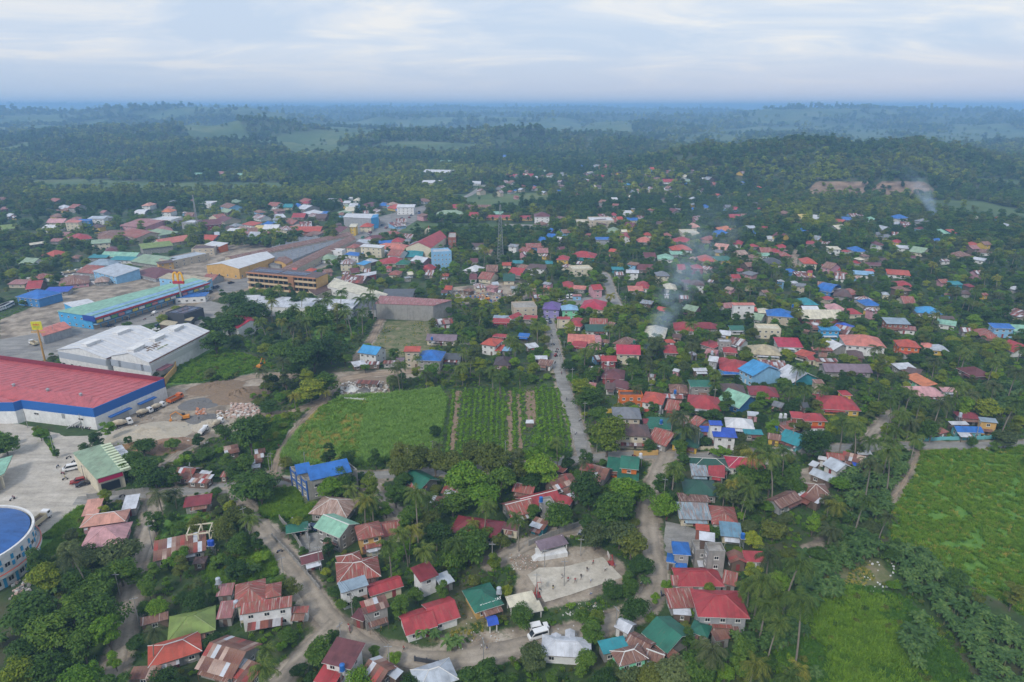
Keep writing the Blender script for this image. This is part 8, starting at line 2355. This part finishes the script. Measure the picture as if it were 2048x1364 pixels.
# plantation shed, plaza courts, small open things
quad('field_shed', [(1052, 846), (1067, 846), (1066, 840), (1053, 840)], 2.0, 'white', 'wood', None, 0, 'shed', 'tiny white-roofed shed in the tilled plot')
for c4, c_ in (([(1010, 459), (1032, 459), (1034, 454), (1014, 454)], (.12, .30, .50)), ([(1036, 460), (1060, 460), (1060, 454), (1036, 454)], (.40, .36, .28)), ([(1062, 461), (1078, 461), (1078, 455), (1062, 455)], (.15, .32, .45))): sheet('sports_court', G(c4), .10 + c_[0] * .1, plain('court_paint_%d' % int(c_[0] * 100), c_, .8, .1), .1, 6)
for i in range(13):
    px = 880 + i * 14.2 + (6 if i > 6 else 0); p = P(px, 440, 2); e_ = empty('tree', (p[0], p[1], 0)); e_.scale = (2.2, 2.2, 2.6); obj('crown', TREES['tall'][0][0], e_, mat=LM['dark green']); obj('trunk', TREES['tall'][0][1], e_); auto(e_, 'clipped dark conical tree in the row beyond the plaza', 'tree', 'clipped trees in a row beyond the plaza', (px, 440))
p = P(927, 462, 4); e_ = empty('gazebo', (p[0], p[1], 0)); roof_mesh('h', 16, 14, 4.5, 3).build('roof', roofmat('darkgreen', 0), e_); k = MB()
for a in (-1, 1):
    for b_ in (-1, 0, 1): k.box(b_ * 7 - .4, b_ * 7 + .4, a * 6 - .4, a * 6 + .4, 0, 4.4)
k.build('column', wallmat('gold'), e_); tag(e_, 'yellow plaza gazebo with dark green hipped roof', 'gazebo'); THINGS.append([e_, None, (927, 458)])
# excavation cut face, smoke and haze
def smoke(name, path, look, dens, seed, bend_=1.4, col=(.66, .82, 1.0)):
    """closed drifting plume: rings along a world path"""
    k = MB(); n = 12; rings = []
    for (x, y, z, r) in path: rings.append([(x + r * cos(2 * pi * i / n), y + r * .8 * sin(2 * pi * i / n), z + r * .25 * sin(2 * pi * i / n)) for i in range(n)])
    for a in range(len(rings) - 1):
        for i in range(n): k.face([rings[a][i], rings[a][(i + 1) % n], rings[a + 1][(i + 1) % n], rings[a + 1][i]])
    k.face(rings[0][::-1]); k.face(rings[-1])
    me = k.mesh(name, []) if False else None
    import bmesh
    m, t, b = newmat('smoke'); t.nodes.clear(); o_ = N(t, 'ShaderNodeOutputMaterial'); v = N(t, 'ShaderNodeVolumePrincipled'); v.inputs['Color'].default_value = (*col, 1); v.inputs['Anisotropy'].default_value = .0
    pos = N(t, 'ShaderNodeNewGeometry').outputs['Position']; nz_ = noise(t, pos, dens[1], 4, .6); mr = N(t, 'ShaderNodeMapRange'); L(t, nz_, mr.inputs[0]); mr.inputs[1].default_value = .34; mr.inputs[2].default_value = .80; mr.inputs[3].default_value = 0; mr.inputs[4].default_value = dens[0]
    sx = N(t, 'ShaderNodeSeparateXYZ'); L(t, pos, sx.inputs[0]); fade = N(t, 'ShaderNodeMapRange'); L(t, sx.outputs[2], fade.inputs[0]); fade.inputs[1].default_value = path[0][2]; fade.inputs[2].default_value = path[-1][2]; fade.inputs[3].default_value = 1; fade.inputs[4].default_value = 0.0
    z0_, z1_ = path[0][2], path[-1][2]; tt = math_(t, 'MAXIMUM', math_(t, 'DIVIDE', math_(t, 'SUBTRACT', sx.outputs[2], z0_), z1_ - z0_), 0.0); pw = math_(t, 'POWER', tt, bend_)
    ex = math_(t, 'SUBTRACT', sx.outputs[0], math_(t, 'ADD', math_(t, 'MULTIPLY', pw, path[-1][0] - path[0][0]), path[0][0])); ey = math_(t, 'SUBTRACT', sx.outputs[1], math_(t, 'ADD', math_(t, 'MULTIPLY', pw, path[-1][1] - path[0][1]), path[0][1]))
    rr_ = math_(t, 'ADD', math_(t, 'MULTIPLY', tt, path[-1][3] - path[0][3]), path[0][3]); d2 = math_(t, 'DIVIDE', math_(t, 'SQRT', math_(t, 'ADD', math_(t, 'MULTIPLY', ex, ex), math_(t, 'MULTIPLY', math_(t, 'MULTIPLY', ey, ey), 1.5))), rr_)
    soft = N(t, 'ShaderNodeMapRange'); soft.interpolation_type = 'SMOOTHSTEP'; L(t, d2, soft.inputs[0]); soft.inputs[1].default_value = .15; soft.inputs[2].default_value = .95; soft.inputs[3].default_value = 1; soft.inputs[4].default_value = 0
    L(t, math_(t, 'MULTIPLY', math_(t, 'MULTIPLY', mr.outputs[0], soft.outputs[0]), math_(t, 'MULTIPLY', fade.outputs[0], fade.outputs[0])), v.inputs['Density']); L(t, v.outputs[0], o_.inputs['Volume'])
    me = k.mesh(name, m); bm = bmesh.new(); bm.from_mesh(me); bmesh.ops.remove_doubles(bm, verts=bm.verts, dist=.001); bmesh.ops.recalc_face_normals(bm, faces=bm.faces)
    if bm.calc_volume(signed=True) < 0: bmesh.ops.reverse_faces(bm, faces=bm.faces)
    bm.to_mesh(me); bm.free()
    o = obj(name, me); tag(o, look, 'smoke'); o['kind'] = 'stuff'; return o
def plume(px, py, rise, drift, r0, r1, n=7, bend=1.4):
    b = PT(px, py, 0); return [(b[0] + drift[0] * (i / n)**bend, b[1] + drift[1] * (i / n)**bend, b[2] + 1 + rise * (i / n), r0 + (r1 - r0) * (i / n)) for i in range(n + 1)]
smoke('smoke_plume', plume(1288, 716, 68, (95, 170), 2.4, 44, 9, 1.1), 'thin blue smoke drifting from the village', (.62, .06), 1, 1.1)
smoke('smoke_plume', plume(1868, 440, 60, (10, 120), 4, 32), 'pale smoke column before the hill', (.45, .035), 2)
smoke('smoke_plume', plume(1640, 272, 95, (-20, 300), 12, 95), 'white smoke rising behind the ridge', (.05, .012), 3)
smoke('smoke_plume', plume(1175, 300, 50, (30, 120), 6, 40), 'faint smoke over the far village', (.08, .02), 4)
k = MB(); HZ = 1; k.box(-29000, 29000, -600, 30500, -30, 320 if False else 131); me = k.mesh('haze', [])
m, t, b = newmat('haze_air'); t.nodes.clear(); o_ = N(t, 'ShaderNodeOutputMaterial'); v = N(t, 'ShaderNodeVolumePrincipled'); v.inputs['Color'].default_value = (.36, .63, 1.0, 1); v.inputs['Density'].default_value = 0.00021; L(t, v.outputs[0], o_.inputs['Volume'])
import bmesh
bm = bmesh.new(); bmesh.ops.create_cube(bm, size=1.0); me = bpy.data.meshes.new('haze'); bm.to_mesh(me); bm.free(); me.materials.append(m)
hz = obj('haze', me, None, (0, 15000, 67)); hz.scale = (58000, 32000, 196); tag(hz, kind='stuff')
# ------------------------------------------------------------------ labels: look + the landmark it stands by, so that each singles out one thing
ANCH = [(1671, 800, 'the yellow-walled house'), (1626, 831, 'the orange two-storey house'), (1448, 864, 'the royal blue and white house'), (1521, 734, 'the sky blue two-storey house'), (1262, 854, 'the brown-roofed cream villa'), (965, 1189, 'the green-roofed village hall'), (1145, 1165, 'the basketball court'), (1103, 1090, 'the mauve stage canopy'),
 (1439, 1200, 'the large crimson hip roof'), (1342, 1262, 'the big green roof'), (650, 945, 'the unfinished block building'), (673, 1046, 'the mint-roofed house'), (882, 1225, 'the long red-roofed hall'), (500, 1180, 'the rust-red farmhouse'), (688, 1306, 'the maroon roof at the junction'), (849, 1142, 'the small white two-storey house'), (348, 1292, 'the orange hip-roofed house'), (383, 1238, 'the lime green roof'), (360, 1092, 'the long patchwork roof'), (212, 1050, 'the pink-roofed houses'), (200, 920, 'the sage-roofed terminal shop'), (30, 1100, 'the blue-domed arena'), (120, 770, 'the red-roofed warehouse'), (280, 690, 'the white storage halls'), (260, 600, 'the long blue market building'), (365, 625, 'the black restaurant'), (480, 525, 'the white-roofed yellow hall'), (575, 560, 'the brown hotel'), (580, 495, 'the public market'), (830, 612, 'the rose-roofed warehouse'), (485, 640, 'the wine-red roof in the trees'), (863, 707, 'the blue hip-roofed house'), (825, 698, 'the three-storey house by the track'), (815, 670, 'the bare grass lot'), (885, 673, 'the mauve-roofed bungalow'), (735, 775, 'the white rubble yard'), (760, 860, 'the cane field'), (1010, 850, 'the planted rows'), (1140, 790, 'the concrete village road'), (1104, 609, 'the purple house'), (1139, 613, 'the mint green house'), (1188, 606, 'the crimson pavilion roof'), (1048, 610, 'the unfinished white building'), (1163, 675, 'the salmon-roofed pink house'), (1256, 696, 'the cream twin house near the smoke'), (1310, 660, 'the cream roof in the smoke'), (1408, 799, 'the wide red hip roof'), (1400, 767, 'the green-roofed block house'), (1487, 610, 'the white three-storey house'), (1576, 685, 'the hot pink shed roof'), (1637, 626, 'the long cream-roofed brick house'), (1725, 677, 'the white villa with salmon roof'), (1690, 733, 'the long mauve roof'), (1594, 746, 'the grey-roofed teal house'), (1815, 684, 'the orange villa'), (1855, 618, 'the wavy blue roof'), (1846, 779, 'the long pink roof'), (1934, 856, 'the blue-roofed roadside house'), (2003, 652, 'the pale blue house'), (1792, 642, 'the slate-roofed house'), (1950, 740, 'the maroon roof in the palms'), (1700, 912, 'the rusty roadside roofs'), (1631, 975, 'the rusty hip roof'), (1567, 996, 'the rusty gable house'), (1490, 921, 'the crimson roadside house'), (1418, 922, 'the dark green hip roof'), (1399, 968, 'the green roof on the south road'), (1260, 920, 'the green-roofed orange house'), (1388, 1010, 'the long streaked roof'), (1447, 1025, 'the red dormered roof'), (1415, 1095, 'the round-terraced block'), (1396, 1149, 'the red roof above the palms'), (1050, 1005, 'the red roofs in the trees'), (955, 1048, 'the dark red hip roof'), (841, 955, 'the small green gable'), (1192, 938, 'the patchwork roof at the crossing'), (669, 1007, 'the pale rusty hip roof'), (737, 1056, 'the red-roofed yellow-walled house'), (715, 1133, 'the rusty pyramid roof'), (834, 1300, 'the bottom road'), (1133, 1288, 'the pale grey hip roof'), (1920, 1050, 'the cassava field'), (1740, 1270, 'the dark grass field'), (1740, 1150, 'the littered clearing'), (480, 800, 'the quarry yard'), (590, 960, 'the east road bend'), (600, 1010, 'the bare green lot'), (1590, 872, 'the teal-roofed cyan house'), (1375, 872, 'the dark green gable with yellow front'), (1478, 793, 'the mint hip roof'), (1506, 864, 'the teal tarpaulin roof'), (150, 1230, 'the west lane wood'), (1000, 470, 'the lattice telecom mast'), (860, 485, 'the red-roofed church'), (950, 445, 'the town plaza'), (720, 430, 'the grey box store'), (884, 510, 'the tall pale blue block'), (417, 443, 'the maroon hall'), (230, 510, 'the teal market roofs'), (333, 437, 'the white bank building'), (170, 450, 'the navy storefront'), (85, 690, 'the yellow sign pole'), (363, 595, 'the yellow arch sign'), (1161, 535, 'the cream terrace hotel'), (1201, 438, 'the white unfinished block'), (1251, 470, 'the steep red gable'), (1453, 456, 'the bright orange roof'), (1411, 412, 'the far blue hip'), (1543, 520, 'the dark grey roof'), (1616, 520, 'the red roof by the ford'), (1608, 430, 'the yellow and white roof'), (1796, 545, 'the long coral roof'), (1840, 498, 'the pale green gable'), (1714, 496, 'the blue pyramid roof'), (1966, 502, 'the far rusty roof'), (880, 340, 'the hillside school'), (1740, 385, 'the quarried cliff'), (1364, 478, 'the long red hip'), (1331, 511, 'the mint green roofs'), (1235, 537, 'the teal shed roof'), (1394, 563, 'the brown-roofed upper house'), (160, 552, 'the truck depot'), (784, 491, 'the salmon double roof'), (956, 413, 'the rusty school hall')]
used_l = set(o['label'] for o, lk, px in THINGS if lk is None and 'label' in o)
def rel(dx, dy, sc_):
    if abs(dx) < sc_ * .3 and abs(dy) < sc_ * .3: return 'beside'
    if dy < -abs(dx) * .7: return 'behind'
    if dy > abs(dx) * .7: return 'in front of'
    return 'to the left of' if dx < 0 else 'to the right of'
AP = np.array([(a, b_) for a, b_, c in ANCH], float)
def clampw(s, n=16): return ' '.join(s.split()[:n])
ORD = ['', 'second ', 'third ', 'fourth ', 'fifth ', 'sixth ', 'seventh ', 'eighth ', 'ninth ']
todo = [t for t in THINGS if t[1] is not None]; todo.sort(key=lambda t: t[0].name.split('.')[0])
cnt = {}
for o, lk, px in todo:
    if lk == 'young papaya tree in the planted rows' or lk.startswith('clipped dark') or lk.startswith('cream dump truck parked'): o['label'] = lk; continue
    d = np.hypot(AP[:, 0] - px[0], (AP[:, 1] - px[1]) * 1.6); order_ = np.argsort(d)[:7]; done = False
    for k in order_:
        a = ANCH[k]; r_ = rel(px[0] - a[0], px[1] - a[1], 60 if d[k] < 60 else 30)
        if d[k] < 9 and r_ == 'beside' and o.name.startswith(('house', 'shed', 'warehouse', 'building')):
            if (a[2], 'self') in used_l: continue
            s = lk + ', known by its place ' if False else lk
            if s not in used_l and len(s.split()) >= 4: used_l.add(s); used_l.add((a[2], 'self')); o['label'] = clampw(s); done = True; break
            continue
        s = f"{lk} {r_} {a[2]}"
        if len(s.split()) > 16: s = s.replace('to the left of', 'left of').replace('to the right of', 'right of')
        if len(s.split()) > 16: continue
        if s not in used_l: used_l.add(s); o['label'] = s; done = True; break
    if not done:
        for n_ in range(1, 9):
            for k in order_[:4]:
                a = ANCH[k]; s = f"{lk}, {ORD[n_].strip()} one out from {a[2]}"
                if len(s.split()) <= 16 and s not in used_l: used_l.add(s); o['label'] = s; done = True; break
            if done: break
    if not done: o['label'] = clampw(lk + ' ' + ANCH[int(order_[0])][2].replace('the ', 'near the ', 1))
print('SCENE objects', len(bpy.data.objects), 'trees', len(own), 'rest', len(rest), 'palms', len(pl), 'bananas', len(bn))
